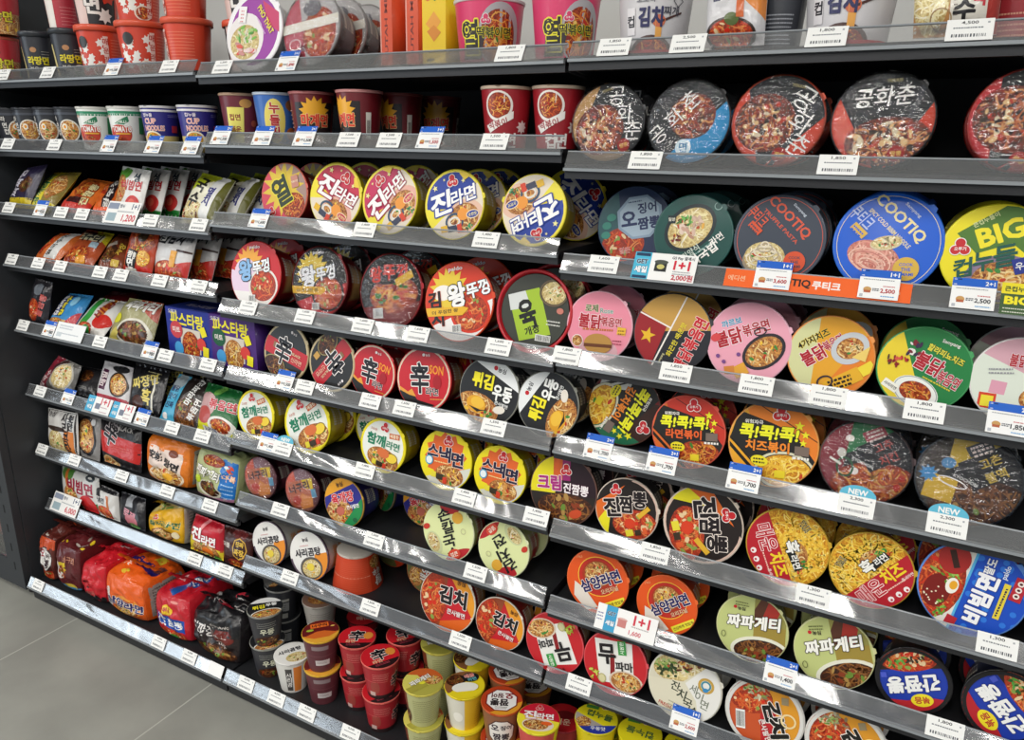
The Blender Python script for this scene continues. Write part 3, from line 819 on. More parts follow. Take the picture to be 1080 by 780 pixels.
def d_coo(bg, fg, sub, blob, dotc):
    def f(p):
        p.ell(0, 0, 1.1, 1.1, bg); p.ring(0, 0, .96, .96, .012, fg, n=40)
        p.text('COOTIQ', .2, .5, 1.25, fg, h=.26, b=.035, rot=-45); p.text(sub, .02, .3, 1.1, fg, h=.09, b=.02, rot=-45)
        p.text('Samyang', .42, .66, .4, 'c8d0dc', h=.08, rot=-45)
        if blob == 'a':
            p.ell(-.3, -.5, .5, .36, '9a8a74'); p.food(-.3, -.42, .46, .36, 'cream', n=44, tops=4)
            for k in range(5): p.ring(-.3, -.45 + .08 * k, .42 - .08 * k, .2 - .03 * k, .03, 'b8a88e' if k % 2 else 'e8dcc4')
        else:
            p.food(-.24, -.3, .52, .34, 'rosy', -22, n=70, tops=2)
            for k in range(5): p.ring(-.3, -.36 - .02 * k, .42 - .07 * k, .24 - .045 * k, .022, ('f0c4b0', 'c8766a', 'ecb4a0')[k % 3], -22)
            p.ell(-.02, .0, .3, .14, 'd4c8a0', 8); p.food(-.02, .02, .28, .13, 'cream', 8, n=20, tops=8)
        p.text('쿠티크', -.5, .52, .5, fg if blob == 'a' else 'b8c8ec', h=.3, rot=-45); p.rect(-.72, .18, -.38, .34, dotc, -45); p.lines(-.55, .26, .28, bg, 2, .07, rot=-45)
        p.ell(.38, -.52, .24, .24, dotc); p.text('COOK', .38, -.43, .26, bg, b=.02); p.text('THE', .38, -.53, .18, bg, b=.02); p.text('UMAMI', .38, -.63, .28, bg, b=.02)
    return f
def d_big(p):
    p.ell(0, 0, 1.1, 1.1, 'efdf1e'); p.poly([(-.74, .42), (.1, .98), (.85, .9), (.62, .4), (.48, .02), (.26, .22), (-.36, .0)], '4f7a2e')
    p.text('BIG', .04, .44, .84, 'f4e42a', h=.4, b=.06, rot=20); p.text('큰컵누들이', -.24, .7, .5, 'd8dca0', rot=30)
    p.ell(.15, -.52, .7, .5, '8a7a94'); p.food(.15, -.55, .56, .4, 'mix', n=36, tops=12)
    p.text('컵', -.58, -.3, .34, '14564a', h=.38, b=.035, rot=14, sh=.2); p.text('누', -.22, -.16, .36, '14564a', h=.4, b=.035, rot=14, sh=.2); p.text('들', .16, -.04, .42, '14564a', h=.44, b=.035, rot=14, sh=.2)
    p.emblem(-.66, .12, .2); p.rect(.3, -.36, .85, -.04, '1f2f8a', 16); p.text('우동맛', .57, -.2, .46, 'white', rot=16)
def d_wang(bg='c81e26', panel='e8d0e4', word='8ab8e4', wo='16181c', ribbon=None, kimchi=False, low='f0ece8'):
    def f(p):
        p.ell(0, 0, 1.1, 1.1, bg)
        if ribbon: p.half(-75, .3, low)
        else: p.half(-110, .12, panel); p.half(-95, .5, low)
        p.star(-.25, .3, .62, 'f0a83a' if not ribbon else 'e8c83a', 4, 16, .7)
        if ribbon: p.ell(-.45, .28, .3, .2, 'f6f0e8')
        else: p.ell(-.4, .08, .46, .46, panel)
        p.bowl(.32, -.32, .52, .46, 'kim', 'e8e0d8' if not ribbon else bg, n=40, tops=14)
        p.text('paldo', 0, .84, .42, 'f4f0f0', b=.02, h=.13)
        if kimchi:
            for i, ch in enumerate('김치'): p.text(ch, -.72 + .05 * i, .12 - .48 * i, .38, '1c1216', 'e85a2a', h=.42, b=.06, ow=.02)
        x = .0 if kimchi else -.36
        p.text('왕', x - .02, .16, .52, word, wo, h=.62, b=.07, ow=.05, rot=8); p.text('뚜껑', x + .62, .26, .68, 'f6f6f6', wo, h=.4, b=.05, ow=.05, rot=8)
        if ribbon:
            p.rect(-1, -.32, .12, -.1, ribbon, -4); p.poly([(.1, -.12), (.3, -.2), (.12, -.34)], ribbon); p.text('더 푸짐한 왕', -.42, -.21, .8, '2a1a10', h=.1)
        p.R.seed(5); p.barcode(-.12, -.68, .24, .16)
    return f
def d_kingblack(p):
    p.ell(0, 0, 1.1, 1.1, '141315'); p.half(-90, .35, '7a1c1c'); p.food(.1, -.1, .8, .5, 'red', n=46, tops=22)
    p.ell(0, .55, .62, .36, '141315'); p.text('왕', -.42, .5, .4, 'd8331c', b=.05); p.text('뚜껑', .22, .5, .8, 'd8331c', b=.05, rot=-6); p.barcode(-.45, -.55, .3, .22)
    p.rect(.2, .2, .8, .4, 'e0b020', 20)
def d_lime(p):
    p.ell(0, 0, 1.1, 1.1, '3a3c34'); p.poly([(-.85, .35), (.05, .65), (.55, -.55), (-.35, -.85)], 'a4c230'); p.poly([(-.85, .35), (-.35, .52), (-.12, .1), (-.72, -.06)], 'd8dcd8')
    p.text('육', -.2, -.1, .5, '141814', h=.8, b=.05, rot=25); p.text('개장', .0, -.5, .45, '141814', b=.03, rot=25); p.food(.5, .55, .36, .3, 'cream', n=24); p.ring(.5, .55, .42, .36, .05, '6a5a44')
    p.ell(.75, .1, .1, .08, 'c87a6a'); p.barcode(.35, -.68, .4, .14); p.lines(.6, -.2, .4, 'd8d8d0', 2)
def d_bul(bg, style):
    def f(p):
        rd, wh = 'b01c2c', 'f8eef0'
        p.ell(0, 0, 1.1, 1.1, bg)
        if style == 'rose':
            p.ell(0, -.75, .62, .4, 'd8a8b0'); p.text('로제', -.25, .52, .4, '4f5a2a', 'e8e8c8', b=.04, ow=.06); p.text('Rose', .22, .46, .4, '6a9a8a', 'f0e8e8', b=.02)
            p.text('불닭', -.28, .14, .72, rd, wh, h=.42, b=.05, ow=.05, rot=-4); p.text('볶음면', .38, .14, .62, rd, wh, h=.28, b=.04, ow=.05, rot=-4)
            p.lines(0, -.1, 1.0, 'c8743a', 1, th=.06); p.bowl(-.66, -.46, .16, .16, 'mix', 'f2e4e0', n=8, tops=2); p.rect(.58, -.22, .84, .0, 'e8b83a', -6); p.lines(.71, -.1, .2, '8a5a1a', 2)
            p.ell(0, -.52, .44, .3, 'b98a44'); p.rect(-.44, -.62, .44, -.52, '6a3a1e'); p.lines(.6, -.4, .3, 'a8485a', 2)
        elif style == 'black':
            p.half(118, .05, 'c89a4a'); p.poly([(-1.2, .15), (-.2, .1), (-.1, -1.2), (-1.2, -1.2)], '9a1f26'); p.band(90 + 90, .06, .1, 'f0e8e0')
            p.rect(-1.1, .08, -.08, .12, 'f0e8e0'); p.star(-.55, -.35, .22, 'e8b82a', 10)
            p.text('불닭볶음면', .56, -.05, 1.45, 'c8202c', 'f4dcd8', h=.38, b=.05, ow=.05, rot=90); p.text('화끈한 매운맛', .18, -.1, .95, 'e8d83a', h=.15, b=.02, rot=90)
            p.text('Samyang', .05, -.72, .3, 'd8d0a0', rot=90)
        elif style == 'pan':
            p.text('까르보', -.25, .62, .5, '3a8ab0', 'd8eef4', b=.04); p.text('불닭', -.42, .28, .66, rd, wh, h=.4, b=.05, ow=.05); p.text('볶음면', .28, .32, .66, rd, wh, h=.3, b=.04, ow=.05)
            p.ell(.3, -.3, .56, .4, '2e2a30', 18); p.food(.3, -.3, .48, .33, 'mix', 18, n=30, tops=10); p.ring(.36, .2, .16, .1, .03, '2e2a30'); p.ell(-.72, .36, .13, .1, 'd8484a')
            p.rect(-.55, -.75, -.2, -.45, 'e8a83a', 12); p.rect(-.75, -.62, -.5, -.42, 'd8883a', -10)
            for x, y in ((-.8, -.1), (-.7, -.28), (-.3, -.2)): p.ell(x, y, .05, .05, '7a4a8a')
        elif style == 'cheese':
            p.half(150, .35, 'd8d8a0'); p.half(-60, .35, 'e8842a'); p.text('4가지치즈', -.2, .56, .82, '1c1818', 'e8cc3a', h=.2, b=.04, ow=.06, rot=6)
            p.text('불닭', -.35, .18, .62, rd, wh, h=.38, b=.05, ow=.05, rot=8); p.text('볶음면', .2, .3, .5, rd, wh, h=.26, b=.04, ow=.05, rot=8)
            p.ell(.5, .02, .46, .38, 'c8ccd0', 10); p.food(.5, .02, .32, .26, 'mix', n=26, tops=4); p.poly([(.45, -.2), (.95, -.1), (.7, -.42)], 'f0d070')
            p.rect(-.4, -.85, .5, -.5, 'e8b02a', 6); p.lines(0, -.6, .6, '2a1c10', 3, .1, .06); p.rect(.5, -.72, .85, -.46, 'f0d83a', 10); p.ring(-.35, -.55, .2, .16, .04, '2a2236')
        elif style == 'green':
            p.half(215, .22, 'ecd236'); p.ell(.05, -.58, .52, .36, 'eef0ea', -8); p.ring(.05, -.58, .5, .35, .02, '9aa0a0', -8); p.food(.05, -.58, .36, .25, 'red', n=30, tops=3)
            p.text('할라피뇨치즈', .3, .5, .85, 'e4dc4a', '173a1c', h=.17, b=.04, ow=.06, rot=-8); p.text('불닭', .06, .16, .62, rd, wh, h=.42, b=.05, ow=.05, rot=-8); p.text('볶음면', .58, -.04, .5, rd, wh, h=.3, b=.04, ow=.05, rot=-8)
            p.text('Samyang', .3, .78, .4, 'f0f0e8', h=.11); p.rect(-.7, -.74, -.32, -.54, 'f4f2e6', -14); p.text('사리라면', -.51, -.64, .32, '1c1c1c', rot=-14); p.lines(.4, -.22, .7, 'd8c83a', 1, rot=-8)
            p.herb(-.4, .4, .24, .16, ['7a2430', '3a2a4a', 'e8e4e0', 'c84a34'], 12, .4); p.herb(-.62, .02, .22, .16, ['b8282c', '8a1c20', 'd85a44', '5a3a2a'], 12, .4)
        else:
            p.half(60, .2, 'd8a8b4'); p.rect(-.62, -.28, -.3, .02, 'e0a0b4', -12); p.rect(-.85, -.62, -.5, -.26, 'd8442a', -8); p.rect(-.8, -.58, -.55, -.32, 'f0e03a', -8)
            p.food(.35, -.4, .4, .3, 'mix', n=20); p.text('불닭볶음면', .2, .45, .9, rd, wh, h=.3, b=.04, rot=-10); p.lines(-.4, .3, .5, '9a9aa0', 2)
    return f
def d_shin(black=False):
    def f(p):
        p.ell(0, 0, 1.1, 1.1, 'c8b48a' if black else 'e0d0b8'); p.ell(0, 0, .95, .95, '242324' if black else 'c81c2a')
        if black:
            p.rect(-1, -.28, 1.0, .3, 'c02430', 0); p.food(-.35, -.6, .5, .34, 'brown', n=26); p.ring(-.35, -.6, .52, .36, .04, '9a8a5a'); p.rect(.2, -.72, .45, -.5, 'c89a4a')
            p.rect(-.62, .0, -.42, .2, '8a6a4a'); p.text('신라면', .55, -.1, .5, 'e8b8a0', b=.02); p.text('BLACK', .5, .1, .4, 'd8c8a0')
        else:
            p.poly([(-.9, -.25), (-.55, -.45), (-.5, -.35), (-.25, -.65), (.4, -.8), (0, -1.1), (-1, -1)], '1a1516'); p.poly([(-.95, -.2), (-.6, -.4), (-.45, -.3), (-.3, -.55), (-.55, -.5), (-.9, -.35)], 'e8a03a')
            p.text('SON', .5, .3, .52, 'f0982a', b=.03, h=.28, rot=-6); p.text('라면', .32, -.38, .46, '161214', 'f4ece8', b=.03, ow=.06); p.lines(.5, -.62, .5, 'e0a040', 1)
            p.ell(.52, -.08, .16, .22, 'a8141f')
        p.text('辛', -.12, .05, .72, '17131a', 'f4eeea', h=.98, b=.03, ow=.05); p.ell(.05, .78, .05, .05, 'f0e8e8'); p.text('농심', .2, .77, .16, 'f0e8e8')
    return f
def d_udon(p):
    p.ell(0, 0, 1.1, 1.1, '26272a'); p.half(75, .55, 'eef0f0'); p.ell(.02, .77, .07, .07, 'c81c2a'); p.text('농심', .24, .76, .28, '22222a', b=.03)
    p.food(-.25, -.6, .75, .46, 'mix', n=40, tops=12); p.ell(-.3, -.5, .34, .26, 'e8a62c'); p.ell(-.26, -.44, .24, .17, 'f2c040'); p.poly([(-.55, -.62), (-.2, -.72), (.1, -.55), (-.1, -.62)], '2a2420')
    p.ell(.5, -.4, .2, .12, 'ece4d8', 20)
    p.text('튀김', -.28, .26, .72, 'f4e62a', '1c1c1e', h=.46, b=.07, ow=.04, rot=6); p.text('우동', .46, .1, .66, 'f6f6f2', '1c1c1e', h=.46, b=.06, ow=.04, rot=6); p.text('큰사발면', .52, -.22, .46, 'f6f6f2', b=.02)
def d_kok(c1, c2, word, band=None):
    def f(p):
        p.ell(0, 0, 1.1, 1.1, c1); p.half(200, .3, c2); p.poly([(-.8, .75), (.0, .5), (.5, .3), (1.1, -.5), (.2, -1.1), (-.35, -.5), (-1.0, .05)], '232220')
        if band: p.half(0, .55, band); p.poly([(-1, -.2), (-.5, -.1), (-.1, -.9), (-1, -1)], 'd8d8d4')
        p.band(225, .62, .66, '1c1814'); p.band(225, .72, .8, '1c1814'); p.band(60, .62, .64, '2a1c14')
        p.food(.3, -.62, .6, .4, 'yel' if c1 != 'c8392a' else 'red', n=46, tops=2)
        if c1 != 'c8392a': p.ring(.3, -.6, .68, .46, .06, 'd8d4b8')
        p.text('위험자극', -.45, .5, .42, 'f4f0e8', '1c1c1c', b=.03)
        p.text('콕!콕!콕!', -.1, .27, 1.34, 'f0ee2a', '17170f', h=.34, b=.06, ow=.05, sh=.12); p.text(word, -.12, -.06, 1.0, 'e8632a' if c1 == 'c8392a' else 'f08a2a', '26201c', h=.26, b=.05, ow=.03)
        for x, y, r in ((.58, .5, .12), (.72, .3, .1), (.68, .1, .09)): p.star(x, y, r, 'ece62a')
        p.ell(-.28, -.42, .2, .13, 'ecdc28', -8); p.lines(-.28, -.38, .28, '3a3414', 2, .08, .04); p.emblem(.16, .74, .2); p.rect(.5, -.2, .82, .02, '7a6a60'); p.lines(.66, -.26, .4, 'f0ece4', 1, th=.06); p.rect(.08, -.78, .32, -.6, 'e8d02a'); p.lines(.2, -.68, .2, '222', 1) if False else None
    return f
def d_kyo(a, b, left):
    def f(p):
        p.ell(0, 0, 1.1, 1.1, '23242a'); p.half(110, .35, a); p.half(165, .45, b)
        p.food(.15, -.5, .95, .52, left, n=70, tops=2); p.rect(-.1, -.05, .95, .62, '1c1d24', 25)
        p.rect(.0, .58, .5, .82, 'a84450' if left == 'red' else '3f4248', 22); p.lines(.25, .76, .4, 'e8d8d0', 3, .09, .05, 22)
        tc = 'b8433c' if left == 'red' else 'd8b83a'
        w = '고추치킨' if left == 'red' else '고촌불맥'
        p.text(w[:2], .42, .42, .42, tc, b=.01, rot=25); p.text(w[2:], .52, .12, .42, tc, b=.01, rot=25); p.text('KYOCHON', -.05, .0, .5, 'f0f0ec', b=.02, rot=-28)
        if left == 'brown': p.rect(-.85, -.45, -.25, .1, 'd8b02a', -18); p.star(-.75, .15, .2, '3a8ac8', 0, 9, .6); p.ell(-.35, .38, .14, .12, '4a86b8'); p.ring(-.3, -.05, .3, .1, .03, 'f2f0ea', -25)
        else: p.ell(-.5, .25, .1, .12, 'd8d0c8'); p.ell(-.3, .6, .1, .08, 'f0e8e0'); p.ell(-.25, -.2, .1, .09, 'f0e8e0'); p.ring(-.45, -.1, .2, .25, .05, '2a5a3a'); p.rect(-.8, .02, -.5, .08, 'e8e0d8', -35)
    return f
def d_sesame(p):
    p.ell(0, 0, 1.1, 1.1, 'ecdc22'); p.ell(0, 0, .93, .93, 'eceee6'); p.food(.12, -.48, .72, .42, 'mix', n=36, tops=14); p.half(-90, .86, 'ecdc22')
    p.ell(.5, -.32, .28, .2, 'f0d040', 12); p.ring(.5, -.32, .28, .2, .03, '7a5a1a', 12); p.ell(.1, -.25, .28, .18, 'd8703a')
    p.rect(.2, .42, .66, .62, 'c8602a', 12); p.text('매콤한', .43, .52, .38, 'f8ecd0', b=.03, rot=12)
    p.text('참깨', -.32, .14, .84, '177a58', 'f4f6ee', h=.44, b=.07, ow=.04, rot=4); p.text('라면', .45, .16, .58, '177a58', 'f4f6ee', h=.3, b=.04, ow=.04, rot=4)
    p.emblem(-.05, .7, .2); p.text('고소한', -.52, .5, .3, 'c87a6a'); p.rect(-.3, -.78, -.12, -.58, 'e8d83a'); p.rect(-.1, -.78, .18, -.6, '3a2c1c'); p.rect(.2, -.8, .34, -.6, 'd8442a')
def d_snack(p):
    p.ell(0, 0, 1.1, 1.1, 'eedc1e'); p.star(0, .12, .84, 'e2662c', 7, 12, .82); p.half(-70, .42, 'd8d8cc'); p.half(-90, .88, 'eedc1e'); p.food(.2, -.5, .56, .36, 'mix', n=30, tops=12)
    p.text('스', -.5, .26, .42, '211a3a', 'f4e4d4', h=.4, b=.06, ow=.04); p.text('낵', -.02, .2, .46, '211a3a', 'f4e4d4', h=.5, b=.06, ow=.04); p.text('면', .48, .1, .46, '211a3a', 'f4e4d4', h=.5, b=.06, ow=.04)
    p.emblem(.08, .68, .2); p.ell(-.62, -.1, .16, .17, '3a9ac0'); p.ell(-.62, -.1, .12, .13, 'e8f0f0'); p.lines(-.1, -.1, .6, 'f4e8a0', 1); p.rect(-.5, -.66, -.3, -.46, 'e8d83a'); p.rect(-.28, -.7, 0, -.5, '3a3020'); p.rect(-.02, -.8, .14, -.58, 'd8442a')
def d_cream(p):
    p.ell(0, 0, 1.1, 1.1, '28151e'); p.half(168, .22, 'e6d822'); p.band(90, .28, 1.2, '28151e'); p.rect(-.3, .3, 0.0, 1.1, 'd8622a'); p.rect(-.02, .3, .22, 1.1, '96286a'); p.rect(-1.1, .28, -.3, 1.1, 'e6d822'); p.half(-90, .1, '28201c')
    p.food(.08, -.48, .86, .42, 'brown', n=60, tops=14); p.ell(.4, -.62, .2, .12, 'c84a24', 20)
    p.text('크림', -.42, .2, .72, 'a8287a', 'f6e8e4', h=.42, b=.07, ow=.05, rot=2); p.text('진짬뽕', .4, .08, .76, 'f2eceb', '6a1a4a', h=.3, b=.04, ow=.04, rot=-4); p.emblem(.1, .6, .18)
def d_jjam(p):
    p.ell(0, 0, 1.1, 1.1, 'd8b8a8'); p.ell(0, 0, .96, .96, '231a18'); p.half(170, .5, 'ece022'); p.half(140, .52, 'e06a22'); p.half(120, .7, '231a18')
    p.food(.25, -.42, .72, .46, 'kim', n=50, tops=22); p.ell(.1, -.4, .18, .16, 'd84020'); p.rect(.32, -.1, .8, .04, 'e0b030', 40); p.rect(-.05, -.8, .2, -.6, 'e8d83a', 12); p.rect(.25, -.76, .45, -.58, '3a2c1c', 12); p.rect(.5, -.7, .64, -.5, 'e06030', 12)
    p.text('진', -.46, .1, .54, '1d1316', 'f2e4da', h=.6, b=.06, ow=.05, rot=4); p.text('짬', .02, .2, .46, '1d1316', 'f2e4da', h=.52, b=.06, ow=.05); p.text('뽕', .46, .36, .44, '1d1316', 'f2e4da', h=.5, b=.06, ow=.05); p.emblem(-.3, .66, .2)
def d_cheese(p):
    p.ell(0, 0, 1.1, 1.1, 'eab42a'); p.food(0, .1, 1.05, .95, 'yel', n=150, tops=0); p.food(.2, .25, .3, .2, 'mix', n=10, tops=6); p.herb(.55, .24, .16, .1, ['3f8a34', '5aa844', '2f6a2a', '8aba5a'], 10, .4); p.herb(.62, .12, .12, .08, ['c83020', 'd85a34'], 8, .4); p.half(-90, .16, 'b81e2c')
    p.text('매운', -.36, -.42, .72, 'b81e2c', 'f6e6e4', h=.46, b=.01, ow=.05); p.text('치즈', .38, -.34, .62, 'f0d22a', b=.05, h=.38)
    p.text('틈새라면', .62, -.6, .34, 'f0dcd8'); p.lines(.3, -.62, .6, 'f0c8b8', 1)
    for x in (-.1, .14, .38): p.ell(x, -.84, .075, .075, 'f4e8e6'); p.ell(x, -.86, .03, .03, 'b81e2c')
    p.rect(.02, -.02, .62, .18, '1c1a18', 6); p.text('혹', .0, .14, .32, 'f4f2ea', '1c1a18', b=.05, ow=.06); p.text('라면', .4, .1, .36, 'f4f2ea', '1c1a18', b=.03); p.text('YOUUS', -.45, .6, .3, '2a2414', 'e8dca0', h=.2, rot=20)
def d_bibim(p):
    p.ell(0, 0, 1.1, 1.1, '1c4fc0'); p.R.seed(3)
    for k in range(40): p.ell(p.R.uniform(-1, 1), p.R.uniform(-1, .1), .06, .06, '2f78dc')
    p.half(90, .14, 'e6e2d8'); p.band(90, .12, .17, '58b4e4'); p.food(-.12, .62, .82, .48, 'kim', n=60, tops=6); p.ell(-.3, .6, .38, .26, '7a1a14'); p.herb(.08, .44, .24, .18, ['78a83a', '9ac85a', '5a8a2a'], 20); p.herb(-.68, .42, .22, .15, ['6aa03a', '8aba4a', '4a7a2a'], 16); p.ell(-.08, .36, .18, .12, 'f4f0e4'); p.ell(-.06, .34, .1, .075, 'eaa82a')
    p.R.seed(8)
    for k in range(14): p.ell(-.3 + p.R.uniform(-.3, .3), .6 + p.R.uniform(-.2, .2), .018, .018, 'f0e4c8')
    p.text('팔도', .62, -.14, .36, 'f6f6f8', '17308a', b=.04, ow=.03); p.text('비빔면', -.12, -.2, 1.1, 'f6f6f8', '17308a', h=.4, b=.08, ow=.04); p.text('paldo', .62, -.45, .3, 'e8f0fa'); p.rect(-.4, -.62, .4, -.5, 'e8d040', 2); p.lines(0, -.56, .7, '2a2a4a', 1); p.rect(.1, -.86, .62, -.64, 'b82834')
    for x in (.22, .36, .5): p.ell(x, -.75, .06, .06, 'f0e4dc'); p.ell(x, -.75, .025, .03, '4a1a1a')
    p.ell(.5, .5, .34, .3, 'a82a26'); p.rect(.3, .44, .7, .56, '3a2018', 30); p.rect(-.9, .05, -.7, .25, 'b82834', -6)
def d_racc(p):
    p.ell(0, 0, 1.1, 1.1, '6a3a44'); p.half(90, .5, '8a6470'); p.half(180, .25, 'd8604a'); p.poly([(-.8, .5), (.75, .5), (.75, -.35), (-.8, -.75)], 'c86a4a'); p.poly([(.1, .5), (.78, .5), (.7, -.05), (.2, .1)], 'e8c82a')
    p.half(-90, .72, '9a5a4a'); p.poly([(-.3, -.35), (.0, -.1), (.3, -.3), (.6, -.3), (.5, -.8), (-.2, -.85)], 'e08a3a'); p.ell(-.4, -.4, .28, .2, 'c83c2a'); p.rect(.55, -.4, .85, .0, '5a9ac0')
    p.text('너구리', -.1, .18, 1.25, '33222e', 'c8764c', h=.42, b=.04, ow=.03, rot=6)
def d_yuk(p):
    p.ell(0, 0, 1.1, 1.1, '2a2a8a'); p.half(100, .55, 'e8a22a'); p.food(-.35, -.4, .72, .62, 'mix', n=60, tops=16); p.half(-55, .55, '1f8a4a'); p.ell(-.25, -.3, .22, .18, 'c86a58')
    p.text('농심', .02, .78, .36, '4a2a1a', b=.03); p.text('육개장', .02, .22, 1.2, 'd02030', 'f4ecea', h=.44, b=.06, ow=.05); p.text('큰사발면', .45, -.22, .66, 'f4f4f0', b=.03)
    p.ell(.4, -.78, .12, .1, '17603a')
def d_calli(word):
    def f(p):
        p.ell(0, 0, 1.1, 1.1, 'dfe6a8'); p.ell(.5, .78, .44, .3, 'b8242c', -15); p.ell(.05, -.95, .62, .25, 'b8242c'); p.ell(-.72, -.2, .3, .44, 'ccd2a0'); p.food(-.72, -.15, .22, .34, 'cream', n=14); p.ell(.58, .3, .22, .2, 'e0a83a'); p.ell(-.75, .45, .14, .1, 'c83a2a')
        for i, ch in enumerate(word): p.text(ch, .1 - .1 * i + .08 * (i % 2), .58 - .45 * i, .52, '17171a', h=.42, b=.03, rot=-4, sh=.1)
        p.ell(-.1, -.8, .26, .18, 'd84a34'); p.text('얼큰', -.1, -.8, .32, 'f4ecd8'); p.ring(.6, -.2, .1, .1, .02, 'b8b48a')
    return f
def d_samyang(p):
    p.ell(0, 0, 1.1, 1.1, 'e4561c'); p.ell(.06, .16, .68, .64, 'f0b83a'); p.ell(.06, .16, .65, .61, 'c02a20'); p.ell(.06, .2, .52, .48, 'a8341c'); p.food(.06, .24, .44, .4, 'mix', n=30, tops=12)
    p.half(-90, .82, 'e4561c'); p.poly([(-.75, .05), (-.45, -.2), (-.1, -.8), (-.5, -.9), (-.85, -.4)], 'e6dcd0')
    p.text('삼양라면', .12, .02, 1.4, '231d5c', 'f6eee4', h=.4, b=.06, ow=.05, rot=14); p.text('오리지널', .38, -.26, .6, 'e8c8a0', 'a02818', rot=14); p.rect(.0, -.82, .86, -.6, 'ece03a', 16); p.text('건강하게 맛있게', .42, -.71, .74, '5a2a1a', rot=16, b=.03); p.text('1963', -.45, .82, .2, 'f0a070')
def d_chapa(p):
    p.ell(0, 0, 1.1, 1.1, 'c3cb82'); p.rect(.05, -.2, .95, 1.1, '96904a'); p.poly([(.05, .62), (.3, 1.1), (.5, 1.1), (.25, .3), (.05, .2)], '5a3424'); p.poly([(.28, .4), (.5, 1.1), (.85, .9), (.6, .2)], 'b0342a')
    p.poly([(.05, .2), (.95, .2), (.95, -.4), (.05, -.4)], 'a08a3c')
    p.ell(.25, -.62, .84, .44, 'e8e6d2', 6); p.food(.25, -.64, .74, .36, 'brown', 6, n=60, tops=14)
    p.ell(-.5, .6, .05, .05, 'c8202c'); p.text('농심', -.32, .58, .22, '2a2a22', b=.03); p.lines(-.3, .76, .4, '6a7040', 2, .08)
    p.text('짜파게티', .04, .22, 1.5, 'f8f6ee', '2a1c16', h=.4, b=.07, ow=.06, rot=6, sh=.15); p.ring(-.8, -.3, .07, .1, .02, '6a7040')
def d_gan(p):
    p.ell(0, 0, 1.1, 1.1, '1c1a1c'); p.ell(0, 0, .9, .9, '1f3ca8'); p.half(90, .34, '241c1a') if False else None
    p.poly([(-1, -.36), (1, -.36), (1, -1.1), (-1, -1.1)], '33201a'); p.food(.0, -.62, .78, .34, 'kim', n=60, tops=18); p.herb(.35, -.6, .26, .14, ['3f8a34', '5aa844', '2f6a2a', '8aba5a']); p.herb(-.2, -.64, .26, .12, ['2a2a20', '3a3a2c', 'c8c0a0', '4a2a1c'])
    p.poly([(-1, .62), (-.3, .5), (.3, .58), (1, .5), (1, 1.1), (-1, 1.1)], 'b8242c'); p.ell(-.12, .58, .3, .2, 'f0dc2a'); p.text('볶음', -.12, .58, .4, 'b8242c', b=.04)
    p.text('간짬뽕', .02, .08, 1.42, 'f2f2f0', '16246a', h=.5, b=.07, ow=.03, rot=3, sh=.1); p.rect(.68, -.3, .84, -.14, '4a5ac8')
    p.ring(0, 0, 1.0, 1.0, .1, '1b1a1c', n=40)
def d_sari(p):
    p.ell(0, 0, 1.1, 1.1, '5a4a5a'); p.ell(0, 0, .92, .92, 'eceae6'); p.half(-25, .3, 'e8902e'); p.half(92, .02, 'eceae6'); p.ell(.02, -.5, .6, .46, '5a5450'); p.food(.02, -.52, .5, .38, 'cream', n=34, tops=10); p.ell(.0, -.45, .2, .16, 'ead04a')
    p.text('농심', .0, .68, .3, '2a222a', b=.03); p.lines(-.1, .44, .5, 'd8a0a0', 1); p.text('사리곰탕', .02, .16, 1.4, '26202a', h=.34, b=.03)
def d_kimo(p):
    p.ell(0, 0, 1.1, 1.1, 'e4e0d0'); p.ell(0, 0, .97, .97, 'c8202a'); p.half(40, .55, 'e89a2a'); p.half(-70, .62, 'e0641e'); p.half(175, .12, '9a4a2a'); p.food(-.5, -.05, .5, .86, 'kim', n=60, tops=14)
    p.text('김치', .2, .2, 1.0, '191316', 'f2e8e2', h=.56, b=.08, ow=.05); p.text('큰사발면', .38, -.3, .66, 'f4e8e4', '8a1a20', b=.03); p.text('농심', .45, .72, .3, '5a2a10', b=.03)
def d_saeu(p):
    p.ell(0, 0, 1.1, 1.1, 'd8401e'); p.half(150, .1, '6a6a3a'); p.food(-.4, .4, .5, .4, 'mix', n=24); p.text('새우탕', .1, -.05, 1.2, 'e8e2dc', '5a1a14', h=.5, b=.05)
def d_mupa(p):
    p.ell(0, 0, 1.1, 1.1, 'c4242c'); p.poly([(-.58, .78), (.62, .66), (.56, -.62), (-.56, -.6)], 'eceae4'); p.poly([(-.12, .3), (.02, .3), (-.04, -.5), (-.2, -.5)], '8a1c20')
    p.bowl(.3, -.55, .48, .3, 'mix', 'd8c8b4', -8, n=40, tops=10); p.herb(-.7, -.36, .2, .16, ['a8b83a', '8aa02a', 'c8d05a'], 14, .4); p.ell(-.46, -.48, .13, .15, 'd8d0a0'); p.ring(-.46, -.48, .13, .15, .03, 'b8b078'); p.rect(.16, .3, .42, .74, '3c9a48'); p.text('시원한', .29, .52, .38, 'f0f4e8', rot=90, b=.02)
    p.text('무', -.22, .3, .56, '1c181a', h=.62, b=.05); p.text('파마', .3, -.06, .56, '1c181a', b=.04); p.text('농심', .0, .87, .2, '5a0c10')
